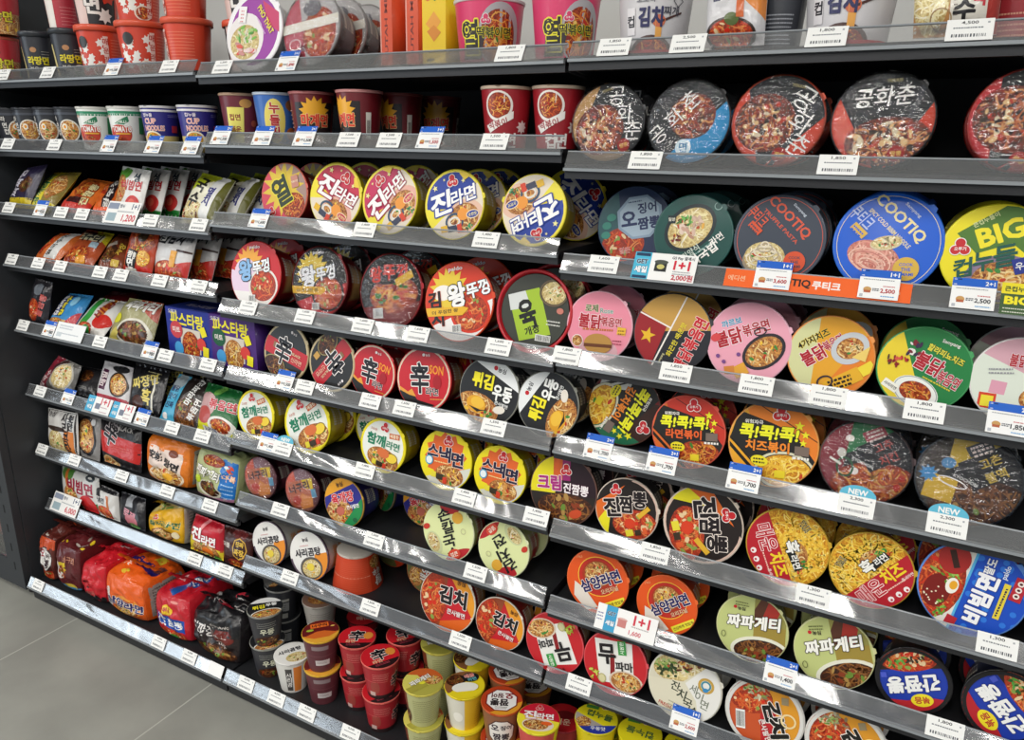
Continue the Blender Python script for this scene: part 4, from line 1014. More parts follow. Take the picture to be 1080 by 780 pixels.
def d_janchi(p):
    p.ell(0, 0, 1.1, 1.1, 'd8d2bc'); p.half(-5, .15, 'e8e6de'); p.half(150, .2, '7a7660') if False else None
    p.food(0, .52, .78, .42, 'cream', n=50, tops=10); p.herb(-.34, .45, .32, .2, ['2f3e22', '3a4a28', '54683a'], 22); p.herb(.08, .56, .24, .16, ['8a3a2a', '8a5a3a', 'a8643c', '5a2a1c'], 16); p.herb(-.4, .68, .34, .12, ['9ab05a', '6a8a3a', 'b8c880'], 20, .24); p.poly([(-1, .3), (.0, .14), (.7, .5), (1, .2), (.7, -.9), (-.4, -1), (-1, -.4)], 'ded8c0'); p.poly([(.05, .1), (.75, .52), (1.1, .1), (.8, -.8), (.2, -1), (.25, -.4)], 'eae8e2')
    for i, ch in enumerate('잔치국수'): p.text(ch, -.24 + .12 * i, .02 - .24 * i, .26, '3a4030', b=.02, rot=-28)
    for i, ch in enumerate('세이면'): p.text(ch, .26 + .1 * i, -.06 - .22 * i, .22, '7a8070', b=.01, rot=-28)
    p.ring(.62, .02, .22, .22, .07, 'c8a04a'); p.ring(.62, .02, .14, .14, .05, '3a8aa0'); p.ell(.58, -.1, .08, .06, '3a8ac0'); p.text('FRESH', -.66, -.5, .36, 'b8483a', rot=-30); p.lines(-.3, -.5, .5, 'a8a488', 3, .1, .03, -28)
def d_kimw(p):
    p.ell(0, 0, 1.1, 1.1, 'd8d6d0'); p.ell(0, 0, .92, .92, 'e09a2a'); p.poly([(-1, .5), (.1, .1), (.0, -1), (-1, -1)], 'c8542a'); p.poly([(-.1, .1), (.3, .15), (.35, -1), (-.1, -1)], 'c0242a'); p.food(-.34, .42, .58, .44, 'kim', n=50, tops=12); p.herb(-.1, .62, .4, .22, ['b8b090', '9a9070', '8a7a58', 'd8d0b0'], 20, .22); p.herb(-.25, .68, .24, .12, ['7a9a4a', '5a7a34', 'a8b86a'])
    for i, ch in enumerate('김치'): p.text(ch, .22 + .12 * i, .14 - .44 * i, .52, '17130f', 'f2ece6', h=.46, b=.08, ow=.05, rot=-76)
    p.text('큰사발면', .02, -.42, .62, 'f4e8e2', '8a1a14', b=.03, rot=-72); p.barcode(-.62, -.22, .22, .42); p.rect(.46, .38, .64, .58, '9a8a6a'); p.ring(.62, -.05, .2, .2, .05, 'f0d8a0'); p.ring(0, 0, 1.0, 1.0, .09, 'dcdad4', n=40)
def d_pho(p):
    p.ell(0, 0, 1.1, 1.1, 'f2f0f2'); p.ell(.02, 0, .88, .9, '9a3aa0'); p.poly([(.2, .8), (.85, .5), (.95, .0), (.5, .2)], 'c83a6a'); p.ell(-.28, -.22, .68, .68, 'ece6e4'); p.R.seed(2); p.food(-.28, -.3, .54, .46, 'cream', n=36, tops=0)
    for k in range(22): p.ell(-.25 + p.R.uniform(-.4, .4), -.1 + p.R.uniform(-.18, .2), .1, .035, ('7ab84a', 'a8c87a', '4f9a3a', 'dcd6c0')[k % 4], p.R.uniform(0, 180))
    for k in range(12): p.ell(-.25 + p.R.uniform(-.36, .36), -.48 + p.R.uniform(-.14, .12), .13, .05, ('dcb0ae', 'c88a86', 'd85a4a', 'e8d0cc')[k % 4], p.R.uniform(-30, 30))
    p.rect(-.62, .2, -.32, .62, 'f4f0f0'); p.lines(-.47, .5, .12, 'd88a8a', 4)
    p.text('PHO THAT', .42, .3, .9, 'f0e04a', h=.16, b=.04, rot=-48); p.lines(.3, .12, .6, 'e0b0e0', 1, rot=-48)
def d_film(p):
    p.ell(0, 0, 1.1, 1.1, 'b8b4b4'); p.half(190, .3, 'c0485a'); p.food(.3, -.15, .6, .7, 'kim', n=60, tops=20); p.ell(.05, .55, .32, .22, '6a666c'); p.text('큰사발', -.42, -.5, .5, '4a4448')
    p.rect(-1.1, -.02, 1.1, .24, 'f2ece0', 3); p.ell(-.55, -.38, .2, .14, 'c04858'); p.ring(-.55, -.38, .22, .16, .03, 'e8dcdc')
# ================================================================== the setting
def struct(name, mb, mat):
    o = mb.build(name, mat); o['kind'] = 'structure'; return o
def floor_mat():
    m, nt, N, L = nodes('grey_floor_tile')
    tc = N.new('ShaderNodeTexCoord'); br = N.new('ShaderNodeTexBrick'); mp = N.new('ShaderNodeMapping')
    mp.inputs['Location'].default_value = (2.189 + .62 * 6, .15 + .62 * 9, 0); L.new(tc.outputs['Object'], mp.inputs[0]); L.new(mp.outputs[0], br.inputs['Vector'])
    br.offset = 0; br.inputs['Scale'].default_value = 1; br.inputs['Brick Width'].default_value = .62; br.inputs['Row Height'].default_value = 1.24
    br.inputs['Mortar Size'].default_value = .0022; br.inputs['Mortar Smooth'].default_value = .3
    nz = N.new('ShaderNodeTexNoise'); nz.inputs['Scale'].default_value = 3.5; nz.inputs['Detail'].default_value = 8; L.new(tc.outputs['Object'], nz.inputs['Vector'])
    r = N.new('ShaderNodeValToRGB'); r.color_ramp.elements[0].color = C('8e8e87'); r.color_ramp.elements[1].color = C('a3a39b'); r.color_ramp.elements[0].position = .35; r.color_ramp.elements[1].position = .68
    L.new(nz.outputs[0], r.inputs[0]); L.new(r.outputs[0], br.inputs['Color1']); L.new(r.outputs[0], br.inputs['Color2']); br.inputs['Mortar'].default_value = C('bdbdb4')
    b = pbsdf(N, Roughness=.42); L.new(br.outputs['Color'], b.inputs['Base Color'])
    o = N.new('ShaderNodeOutputMaterial'); L.new(b.outputs[0], o.inputs[0]); return m
m = MB(); m.box(-5.5, 2.5, -5.2, 1.0, -.05, 0); struct('floor', m, floor_mat())
m = MB(); m.box(-5.5, 2.5, .47, .52, 0, 2.9); struct('wall_back', m, M_WHITE)
m = MB(); m.box(-5.5, 2.5, -5.2, .47, 2.9, 2.95); struct('ceiling', m, M_WHITE)

for bay, lab in (('L', 'left black gondola bay holding the noodle packets and multipacks'), ('M', 'middle black gondola bay, between the packets and the largest bowls'), ('R', 'right black gondola bay holding the largest noodle bowls')):
    x0, x1 = BAY[bay]
    r = thing('shelving_bay', lab, 'shelving', ((x0 + x1) / 2, 0, 0), group='black gondola bays')
    w = (x1 - x0) / 2 + .001
    m = MB(); m.box(-w, w, DEPTH + .001, DEPTH + .02, .001, 1.655); m.build('back_panel', M_BACK, r)
    for sx in (-1, 1):
        m = MB(); a = sx * (w - .014); m.box(a - .012, a + .012, DEPTH + .021, DEPTH + .045, .001, 1.67)
        m.build('upright', M_SHELF, r)
for row in ROW:
    if row in ('R8', 'BASE'): continue
    shelf(row, 'dark metal shelf with clear price rail, %s' % where(row).replace(' shelf of', ' from top in'))
for _b in 'LMR': shelf('BASE', 'deep dark base shelf with clear price rail near the floor, ' + BN[_b], _b)
shelf('R8', 'dark metal shelf with clear price rail, eighth from top in right bay')

# neighbouring cabinet at the left end
r = thing('display_cabinet', 'charcoal cabinet with dark framed front at left end of the shelves', 'cabinet', (-2.928, 0, 0))
m = MB(); m.box(.475, .5, -.075, .44, .035, 2.1); m.box(-.5, -.475, -.075, .44, .035, 2.1); m.box(-.475, .475, .41, .44, .035, 2.1); m.box(-.475, .475, -.075, .41, 2.07, 2.1); m.box(-.475, .475, -.075, .41, .035, .065); m.build('body', M_PANEL, r)
for k in range(6):
    m = MB(); m.box(-.474, .474, -.06, .409, .13 + .3 * k, .142 + .3 * k); m.build('shelf_board', M_SHELF, r)
m = MB()
m.box(.415, .497, -.1, -.0755, .036, 2.09); m.box(-.497, -.40, -.1, -.0755, .036, 2.09); m.box(-.40, .415, -.1, -.0755, .036, .13); m.box(-.40, .415, -.1, -.0755, 1.98, 2.09)
for k in range(14):
    pass
df = m.build('door_frame', M_PANEL, r)
m = MB()
for k in range(26):
    m.box(.452, .458, -.1006, -.0995, .1 + .07 * k, .128 + .07 * k)
m.build('slot_strip', M_FOOT, df)
m = MB(); m.box(-.399, .414, -.094, -.090, .131, 1.979); m.build('door_glass', M_GLASS, df)
for sx in (-1, 1):
    m = MB(); m.lathe([(.001, 0), (.022, 0), (.022, .01), (.012, .014), (.012, .035)], [(1, 1, 1, 1)], lambda rr, a, h: (sx * .46 + rr * math.cos(a), -.05 + rr * math.sin(a), h), 20)
    m.build('foot', M_FOOT, r)

# ================================================================== bowls with the lids to the aisle
Y = lying
BK = ('1c1c20', '3a3a40'); RD = ('a01a20', 'c8a060'); YL = ('d8c41c', 'b89a14'); PK = ('d890a4', 'e8c0cc')
# right bay, second shelf
Y('R2', 641, 132, 41, 46, d_gong(gold=True, side='v'), 20, 'film-wrapped black lid bowl with gold edges, beside the small red cups', BK, '2a2a2c', True, 1)
Y('R2', 726, 131, 44, 46, d_gong(blue=True, side='d'), 0, 'film-wrapped black lid bowl with a sky blue corner', BK, '2a2a2c', True, 1)
Y('R2', 820, 130, 53, 51, d_gong(side='v'), -12, 'film-wrapped black and orange lid bowl with lettering down its right side', BK, 'c84a2a', True, 1)
Y('R2', 930, 130, 59, 51, d_gong(side='t'), 5, 'film-wrapped black lid bowl with white brush lettering across the top', BK, '2a2a2c', True, 2)
Y('R2', 1083, 130, 59, 52, d_gong('c8282c', side='v'), -25, 'film-wrapped red-edged black bowl cut by the right picture edge, second shelf', BK, 'b83028', True, 1)
# middle bay, third shelf
Y('M3', 300, 205, 26, 36, d_yeol, 12, 'red lid bowl with a yellow starburst and one bold dark character', RD, 'd86a5a', back=1)
Y('M3', 354, 207, 28, 36, d_jin('c8324e', 'e8b0a0', 'a01a40'), -32, 'pink-red and yellow lid bowl, its lettering sloping down to the right', YL, 'e8d83a', back=1)
Y('M3', 411, 211, 31, 38, d_jin('c8325e', 'e8b0a0', 'a01a40'), 38, 'pink-red and yellow lid bowl, its lettering climbing steeply to the right', YL, 'e8d83a', back=1)
Y('M3', 479, 216, 34, 39, d_jin('253f9c', 'e8c0a8', '1c3a98'), 12, 'blue and yellow lid bowl with upright white lettering', YL, 'e8d83a', back=2)
Y('M3', 563, 222, 37, 42, d_jin('253f9c', 'e8c0a8', '1c3a98'), 200, 'blue and yellow lid bowl standing upside down', YL, 'e8d83a')
Y('M3', 612, 216, 34, 40, d_jin('253f9c', 'e8c0a8', '1c3a98'), -60, 'blue and yellow bowl turned sideways at the end of its shelf', YL, 'e8d83a', y0=.185, yaw=48)
# right bay, third shelf
Y('R3', 669, 237, 37, 39, d_squid, 8, 'navy lid bowl with a pale blue octagon and seafood', BK, '3a4a66', back=1, y0=.10)
Y('R3', 731, 245, 44, 43, d_pork, 0, 'dark green lid bowl picturing pork soup with white lettering', ('123c38', '1c5a52'), '2a5a54', back=2)
Y('R3', 822, 249, 53, 47, d_coo('3a4250', 'd8573a', 'TRUFFLE PASTA', 'a', 'd8502a'), 0, 'slate grey lid bowl with slanting red lettering and grey pasta swirl', ('30363f', '4a525e'), '4a525e', back=2)
Y('R3', 936, 255, 57, 50, d_coo('0c5cd0', 'ecdca0', 'SPICY COLD BIBIM NOODLE', 'b', 'd8b040'), 0, 'bright blue lid bowl with slanting cream lettering and pink noodles', ('1450a8', '1c62c4'), '2a6ad0', back=2)
Y('R3', 1052, 262, 58, 52, d_big, 0, 'yellow lid bowl with a green panel and large yellow capitals', YL, 'e8dc2a', back=1)
# middle bay, fourth shelf
Y('M4', 269, 281, 33, 38, d_wang(), 0, 'red lid bowl with a lilac corner and pale blue lettering', RD, 'c83030', back=1)
Y('M4', 337, 297, 38, 38, d_wang('1a1618', '7a1c1c', 'f4f4f6', '3a3438', 'e8b428', low='c8242a'), 0, 'wrapped black lid bowl with white lettering and a yellow ribbon', RD, 'a01c22', True, 1)
Y('M4', 412, 300, 43, 44, d_kingblack, 5, 'wrapped black and red lid bowl with a heavily creased glossy film', RD, 'c0202a', True, 1)
Y('M4', 484, 316, 46, 47, d_wang('d8381a', 'd8381a', 'f6f4f2', '1a1416', 'e8b428', True), 6, 'orange-red lid bowl with a yellow ribbon and white bottom', RD, 'd84a24', back=1)
Y('M4', 563, 321, 47, 45, d_lime, -8, 'wide red rimmed bowl with a lime green panel on its lid', ('b01a22', 'c02a30'), 'b81c28', wide=True, back=1)
# right bay, fourth shelf
Y('R4', 632, 344, 39, 41, d_bul('eb8fa2', 'rose'), -4, 'rose pink lid bowl with dark red lettering over a brown hat', PK, 'f0b8c4', back=1)
Y('R4', 709, 351, 42, 42, d_bul('24252c', 'black'), -28, 'black, red and tan lid bowl with red lettering running upward', BK, '3a3a3c', back=1)
Y('R4', 790, 357, 47, 45, d_bul('eea6b8', 'pan'), 16, 'pale pink lid bowl picturing a black pan of noodles', PK, 'f0b8c8', back=2)
Y('R4', 876, 373, 55, 46, d_bul('e8a62c', 'cheese'), 22, 'orange and yellow lid bowl picturing cheesy noodles on a white plate', ('d8841c', 'e8b02a'), 'ee9a50', back=1)
Y('R4', 974, 389, 55, 48, d_bul('238042', 'green'), -22, 'green and yellow lid bowl picturing a plate of red noodles', ('1c6a34', 'e0c82a'), '4aa060', back=1)
Y('R4', 1078, 400, 54, 52, d_bul('dfe6d8', 'cream'), 0, 'pale cream and pink lid bowl at the right picture edge', ('d8c8c8', 'e8d8d8'), 'e4e0dc', back=1)
# middle bay, fifth shelf
Y('M5', 302, 372, 28, 30, d_shin(True), -26, 'black lid bowl with a red band, beside the purple carton', BK, 'b8a880', back=1)
Y('M5', 350, 378, 28, 29, d_shin(True), 218, 'black lid bowl with a red band, turned upside down', BK, 'b8a880', back=1)
Y('M5', 393, 391, 28, 33, d_shin(), -18, 'red lid bowl with a black brushed character, leaning left', RD, 'd83a3a', back=1)
Y('M5', 447, 400, 30, 31, d_shin(), -3, 'red lid bowl with a black brushed character, standing straight', RD, 'd83a3a', back=1)
Y('M5', 516, 413, 36, 38, d_udon, -22, 'black lid bowl with yellow and white lettering sloping down', BK, '8a8a80', back=1)
Y('M5', 578, 424, 40, 41, d_udon, 62, 'black lid bowl with yellow and white lettering running upward', BK, '8a8a80', back=2)
# right bay, fifth shelf
Y('R5', 658, 430, 38, 38, d_kok('3a2018', '7a1c1c', '김치볶이', '1f6a4a'), 236, 'black, green and red lid bowl with yellow lettering hanging down', BK, '5a3a30', y0=.085)
Y('R5', 726, 453, 44, 44, d_kok('c8392a', 'd86a2a', '라면볶이'), -4, 'red and black lid bowl with slanted yellow lettering and stars', RD, 'd85a48', back=1)
Y('R5', 815, 468, 47, 46, d_kok('e8812a', 'e8a62a', '치즈볶이'), -6, 'orange and black lid bowl with slanted yellow lettering and stars', ('c8741c', 'e0a030'), 'e8a050', back=2)
Y('R5', 913, 483, 54, 49, d_kyo('2a7a48', '8a2434', 'red'), 0, 'dark wrapped lid bowl with green and maroon corner and red noodles', BK, '5a4a4c', True, 1)
Y('R5', 1021, 506, 55, 53, d_kyo('c8a82a', '3a3430', 'brown'), 0, 'dark wrapped lid bowl with a yellow panel and brown noodles', ('1c6ab0', '23242a'), '3a4048', True, 1)
# middle bay, sixth shelf
Y('M6', 270, 440, 24, 33, d_sesame, 0, 'yellow rimmed bowl with green lettering beside the green packet', YL, 'ecdc22', back=1)
Y('M6', 324, 446, 31, 33, d_sesame, 14, 'yellow rimmed bowl with green lettering tilting upward', YL, 'ecdc22', back=1)
Y('M6', 404, 470, 27, 33, d_sesame, -24, 'yellow rimmed bowl with green lettering tilting downward', YL, 'ecdc22')
Y('M6', 394, 450, 24, 30, d_sesame, 0, 'yellow rimmed bowl with green lettering set further back, partly covered', YL, 'ecdc22', y0=.135)
Y('M6', 470, 485, 27, 34, d_snack, -14, 'orange and yellow lid bowl with dark lettering, left of the pair', YL, 'ecdc22', back=1)
Y('M6', 527, 501, 29, 37, d_snack, -16, 'orange and yellow lid bowl with dark lettering, right of the pair', YL, 'ecdc22', back=1)
# right bay, sixth shelf
Y('R6', 594, 517, 36, 37, d_cream, -8, 'dark lid bowl with yellow, orange and purple stripes', BK, '6a4a40', back=1)
Y('R6', 661, 536, 40, 41, d_jjam, -4, 'black lid bowl with yellow edge, upright white-edged lettering and seafood', BK, 'd8c8b8', back=1)
Y('R6', 741, 553, 41, 42, d_jjam, 266, 'black lid bowl with yellow edge, lettering running downward', BK, 'd8c8b8', back=1)
Y('R6', 830, 577, 48, 44, d_cheese, 282, 'yellow noodle lid bowl with its red panel on the left', ('a81c28', 'e0b030'), 'c8a030', back=1)
Y('R6', 919, 599, 50, 48, d_cheese, 36, 'yellow noodle lid bowl with its red panel at lower right', ('a81c28', 'e0b030'), 'c8a030', back=1)
Y('R6', 1025, 621, 56, 50, d_bibim, 66, 'blue lid bowl with large white lettering and a boiled egg', ('1c48a8', '3a78d0'), '5a88d0', back=1)
Y('R6', 1146, 640, 54, 52, d_cheese, 60, 'yellow noodle lid bowl barely showing at the right picture edge', ('a81c28', 'e0b030'), 'c8a030')
# middle bay, seventh shelf
Y('M7', 275, 506, 20, 29, d_racc, 0, 'maroon and orange lid bowl beside the pale green multipack', ('5a2c38', '7a3a48'), '7a4a54', True)
Y('M7', 319, 520, 20, 29, d_racc, 4, 'maroon and orange lid bowl beside the blue and orange lid bowl', ('5a2c38', '7a3a48'), '7a4a54', True)
Y('M7', 363, 530, 23, 31, d_yuk, 6, 'blue and orange lid bowl with red lettering, at the front', ('2a2a6a', '3a3a86'), 'c89a3a')
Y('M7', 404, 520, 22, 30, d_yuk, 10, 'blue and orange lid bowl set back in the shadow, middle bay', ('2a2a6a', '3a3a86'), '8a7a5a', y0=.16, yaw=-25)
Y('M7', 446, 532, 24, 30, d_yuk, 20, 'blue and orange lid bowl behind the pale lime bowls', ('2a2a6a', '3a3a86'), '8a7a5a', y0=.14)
Y('M7', 473, 560, 29, 33, d_calli('손칼국수'), 16, 'pale lime bowl with black brush lettering, red blot uppermost', ('c8d08a', 'b8242c'), 'e0e4b8')
Y('M7', 531, 580, 31, 34, d_calli('김치전'), -150, 'pale lime bowl with black brush lettering, red blot at its left', ('c8d08a', 'b8242c'), 'e0e4b8', back=1)
# right bay, seventh shelf
Y('R7', 630, 613, 36, 35, d_samyang, 0, 'orange lid bowl with navy lettering, left of the pair', ('c8441c', 'e8a040'), 'e86a30', back=1)
Y('R7', 703, 638, 37, 38, d_samyang, 4, 'orange lid bowl with navy lettering, right of the pair', ('c8441c', 'e8a040'), 'e86a30', back=1)
Y('R7', 793, 663, 42, 40, d_chapa, -12, 'olive green lid bowl with white lettering, left of the pair', ('a8ac6a', '8a8a4a'), 'd0d098', back=1)
Y('R7', 879, 688, 45, 42, d_chapa, 3, 'olive green lid bowl with white lettering, right of the pair', ('a8ac6a', '8a8a4a'), 'd0d098', back=1)
Y('R7', 963, 718, 48, 44, d_gan, 184, 'black rimmed blue lid bowl with white lettering upside down', BK, '1b1a1c', back=1)
Y('R7', 1060, 745, 46, 48, d_gan, 118, 'black rimmed blue lid bowl with lettering on its side, right edge', BK, '1b1a1c', back=1)
# middle bay, eighth shelf
Y('M8', 284, 573, 19, 28, d_sari, 2, 'white and orange lid bowl with soup picture, left of the pair', ('d8d4ce', 'e8902e'), '5a4a5a', back=1)
Y('M8', 326, 586, 23, 29, d_sari, 2, 'white and orange lid bowl with soup picture, right of the pair', ('d8d4ce', 'e8902e'), '5a4a5a')
Y('M8', 414, 594, 20, 26, d_saeu, 40, 'red-orange lid bowl lying behind the upturned orange bowl', ('c83a1c', 'd86a3a'), 'd84a24', y0=.2)
Y('M8', 449, 609, 23, 28, d_saeu, 60, 'red-orange lid bowl lying behind the red and yellow bowls', ('c83a1c', 'd86a3a'), 'd84a24', y0=.14)
Y('M8', 472, 633, 26, 32, d_kimo, -20, 'red and yellow lid bowl with black lettering, left of the pair', RD, 'e0d8c8', back=0)
Y('M8', 527, 656, 30, 34, d_kimo, -30, 'red and yellow lid bowl with black lettering, right of the pair', RD, 'e0d8c8', back=1)
# right bay, eighth shelf
Y('R8', 585, 675, 31, 31, d_mupa, 188, 'red lid bowl with a white panel, turned upside down', RD, 'd8545a', y0=.03)
Y('R8', 649, 695, 35, 36, d_mupa, -6, 'red lid bowl with a white panel, standing upright', RD, 'd8545a', y0=.03)
Y('R8', 722, 723, 39, 38, d_janchi, 0, 'beige lid bowl with vertical grey-green lettering and salad noodles', ('ccc6ae', 'e0dac4'), 'e0dccc', y0=.03, back=1)
Y('R8', 806, 753, 42, 40, d_kimw, -10, 'white rimmed orange lid bowl with black lettering, left of the pair', ('d8d4cc', 'c8402a'), 'dcdad4', y0=.03, back=1)
Y('R8', 893, 778, 45, 42, d_kimw, 4, 'white rimmed orange lid bowl with black lettering, right of the pair', ('d8d4cc', 'c8402a'), 'dcdad4', y0=.03, back=1)
# top shelf bowls
Y('M1', 268, 32, 34, 40, d_pho, 0, 'white rimmed purple lid bowl picturing pho, on the top shelf', ('e8e4e8', 'c8a0cc'), 'f4f2f4', y0=.03)
Y('M1', 328, 18, 37, 47, d_film, 10, 'large film-wrapped grey lid bowl on the top shelf', ('6a6668', '8a8486'), '9a9694', True, 3, dep=.07)
# ================================================================== upright cups
def XY(row, px, y0):
    P = atY(px, rail_px_y(row, px), front(row) )
    # column px at depth y0 on the deck
    lo, hi = P.x - .6, P.x + .6
    for _ in range(40):
        mid = (lo + hi) / 2; d = Vector((mid, y0, deck(row) + .05)) - CAM
        if 540 + FPX * d.dot(CR) / d.dot(CF) < px: lo = mid
        else: hi = mid
    return Vector((lo, y0, deck(row) + .0005))
def s_black(p):
    p.rect(-2.4, 0, 2.4, 4, '2c2e34'); p.ell(.1, 1.15, .68, .72, 'e4e0d4'); p.food(.1, 1.15, .6, .64, 'mix', n=30, tops=10); p.ell(-.1, 1.4, .16, .2, 'f4eede'); p.ell(-.1, 1.4, .09, .11, 'e89a2a')
    for i, ch in enumerate('라면컵'): p.text(ch, -.82 + .05 * i, 1.9 - .42 * i, .3, 'e8e6e0', b=.02)
    p.rect(-2.4, 2.15, 2.4, 2.3, '4a4e58'); p.lines(1.5, 1.6, .8, '8a8e98', 5, .14, .05)
def s_tomato(p):
    p.rect(-2.4, 0, 2.4, 4, 'e9ebe6'); p.rect(-2.4, 2.2, 2.4, 2.36, '2e8a64'); p.lines(0, 2.14, 4.2, '2e8a64', 1, th=.1); p.poly([(-.4, 1.62), (.45, 2.08), (.5, 1.75), (.2, 1.55)], '1f7a52'); p.text('CHILLI', .02, 1.72, .66, 'f0f4ea', b=.02)
    p.ell(-.15, .95, .75, .6, 'c8402a'); p.text('TOMATO', .0, 1.28, 1.25, 'f4ece6', 'b8281e', h=.36, b=.04, ow=.05); p.food(-.2, .6, .5, .34, 'kim', n=14); p.rect(-.4, .96, .5, 1.05, 'e8a83a'); p.rect(1.05, 1.0, 1.4, 2.0, '3a8a5a'); p.text('CUP', -.75, 2.05, .3, 'd8907a')
def s_purple(p):
    p.rect(-2.4, 0, 2.4, 4, '2f2a80'); p.rect(-2.4, 0, 2.4, .9, 'd8c27a'); p.ell(-.2, .75, .6, .45, 'f0e8d0'); p.food(-.2, .75, .5, .36, 'yel', n=16); p.rect(-2.4, 2.3, 2.4, 2.42, 'e4e2e4')
    p.text('CUP', -.2, 1.75, .7, 'f0a898', 'f6eef2', h=.32, b=.03, ow=.05); p.text('NOODLES', .0, 1.35, 1.2, 'f0a898', 'f6eef2', h=.3, b=.03, ow=.05); p.text('컵누들', -.3, 2.1, .6, 'f0e6ee', b=.02); p.rect(1.0, 1.1, 1.4, 1.5, 'c8384a'); p.lines(1.2, 2.1, .8, '8a86c8', 2)
def s_maroon(p):
    p.rect(-2.4, 0, 2.4, 4, '6a2430'); p.poly([(-.9, 0), (.0, 0), (.1, 1.8), (-.8, 1.8)], 'e8dc6a'); p.text('컵면', -.4, 1.3, .6, '8a2430', b=.03); p.text('매운', -.4, .7, .6, '8a2430', b=.03); p.ell(.2, 2.0, .3, .22, 'c8924a'); p.ell(.6, 1.0, .16, .16, 'a8503a'); p.ell(.5, .4, .2, .16, 'c87a4a')
def s_blueyel(p):
    p.rect(-2.4, 0, 2.4, 4, '3a6ab4'); p.ell(-.1, 1.1, .55, 1.1, 'e8d66a')
    for i, ch in enumerate('누들핏'): p.text(ch, -.1, 1.75 - .6 * i, .5, 'b8242c', 'f4ecd0', b=.05)
    p.ell(.85, 1.9, .4, .3, '8a5a3a'); p.ell(.8, .5, .3, .3, 'c8703a')
def s_flame(p):
    p.rect(-2.4, 0, 2.4, 4, '6a1820'); p.rect(-.9, .1, 1.1, 2.0, '241a1c'); p.star(.1, 1.5, .8, 'e8a82a', 0, 14, .7); p.rect(-.7, .5, .9, 1.3, '241a1c')
    p.text('마계면', .1, 1.15, 1.4, 'd83a2a', 'e8c88a', h=.6, b=.06, ow=.05); p.ell(.1, .2, .5, .2, 'd8cfc0'); p.food(.1, .2, .4, .15, 'red', n=10); p.rect(1.35, .3, 1.6, 1.5, 'd8d2c8'); p.barcode(1.48, .8, .16, .7, None, '222'+'222'); p.lines(-1.4, 1.6, .6, 'c8a0a0', 6, .2)
def s_redcup(p):
    p.rect(-2.4, 0, 2.4, 4, '9a1c26'); p.ell(-.35, 1.7, .62, .62, 'e8e0d8'); p.food(-.35, 1.72, .52, .52, 'red', n=26, tops=8); p.poly([(-1, .9), (.3, 1.5), (.3, 1.2), (-.8, .6)], 'ece6e0'); p.text('떡볶이', -.4, .98, .9, '9a1c26', rot=14)
    p.star(.75, .85, .3, 'e8d8d4', 0, 8, .6); p.text('컵', -.3, .3, .5, 'f0e8e4', b=.05); p.text('면', .2, .3, .5, 'f0e8e4', b=.05)
R2_ = .043
for px, y0, sd, body, lidc, lab, yw in (
    (16, .07, s_black, '2c2e34', '3a3c42', 'black noodle cup nearest the left picture edge, second shelf', 10),
    (35.5, .07, s_black, '2c2e34', '3a3c42', 'second black noodle cup from the left, second shelf', -20),
    (57.5, .07, s_black, '2c2e34', '3a3c42', 'third black noodle cup from the left, second shelf', -30),
    (80, .07, s_black, '2c2e34', '3a3c42', 'black noodle cup standing beside the white and green cups', -30),
    (103, .07, s_tomato, 'e9ebe6', 'e8e6e0', 'white and green cup with red capitals, beside the black cups', -25),
    (136, .07, s_tomato, 'e9ebe6', 'e8e6e0', 'white and green cup with red capitals, beside the purple cups', -25),
    (171, .07, s_purple, '2f2a80', 'e4e2e4', 'purple cup with pink lettering, left of the pair', -25),
    (210, .065, s_purple, '2f2a80', 'e4e2e4', 'purple cup with pink lettering, right of the pair', -5)):
    cup(XY('L2', px, y0), .047, .035, .107, sd, None, lab, yw, body, lidc)
for px, y0, sd, body, lidc, lab, yw in (
    (256, .07, s_maroon, '6a2430', 'b89a80', 'maroon and pale yellow noodle cup on the second shelf', 0),
    (292, .07, s_blueyel, '3a6ab4', 'c8d4e4', 'blue and yellow noodle cup on the second shelf', 0),
    (330, .07, s_flame, '6a1820', 'b06a6a', 'dark red cup with flaming lettering facing the aisle', 0),
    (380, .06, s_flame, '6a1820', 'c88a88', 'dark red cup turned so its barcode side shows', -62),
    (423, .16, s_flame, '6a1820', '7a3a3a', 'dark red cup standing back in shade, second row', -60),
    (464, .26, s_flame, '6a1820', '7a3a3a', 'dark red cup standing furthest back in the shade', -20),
    (534, .06, s_redcup, '9a1c26', 'c8b4a0', 'red cup with a white-ringed noodle picture, left of the pair', 0),
    (588, .075, s_redcup, '9a1c26', 'c8b4a0', 'red cup with a white-ringed noodle picture, right of the pair', 0)):
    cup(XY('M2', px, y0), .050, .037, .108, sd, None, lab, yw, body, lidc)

# top shelf
def s_tang(p):
    p.rect(-2.4, 0, 2.4, 4, 'b88a5a'); p.food(0, .6, 1.6, .8, 'mix', n=40, tops=8); p.rect(-2.4, 1.3, 2.4, 3, 'b82a34'); p.rect(-.5, 1.75, -.1, 2.1, '26262a'); p.text('탕면', 0, 1.1, 1.2, 'e8d83a', '2a2018', b=.04)
def s_ddang(p):
    p.rect(-2.4, 0, 2.4, 4, '2b2d34'); p.text('라땅면', .1, 1.15, 1.3, 'e6d62a', '1c1c20', h=.5, b=.05, ow=.04); p.text('볶음', -.2, .6, .6, 'd8d4cc', b=.02); p.ring(.6, .55, .36, .28, .06, 'd0ccc4'); p.ell(.6, .3, .4, .16, '3a5a34'); p.ell(-.1, 1.8, .2, .16, 'b8865a'); p.lines(.6, 1.7, .5, 'a8a49c', 3, .16)
    p.poly([(-1.1, 0), (-.8, 0), (-1.05, 2), (-1.3, 2)], 'd8c88a')
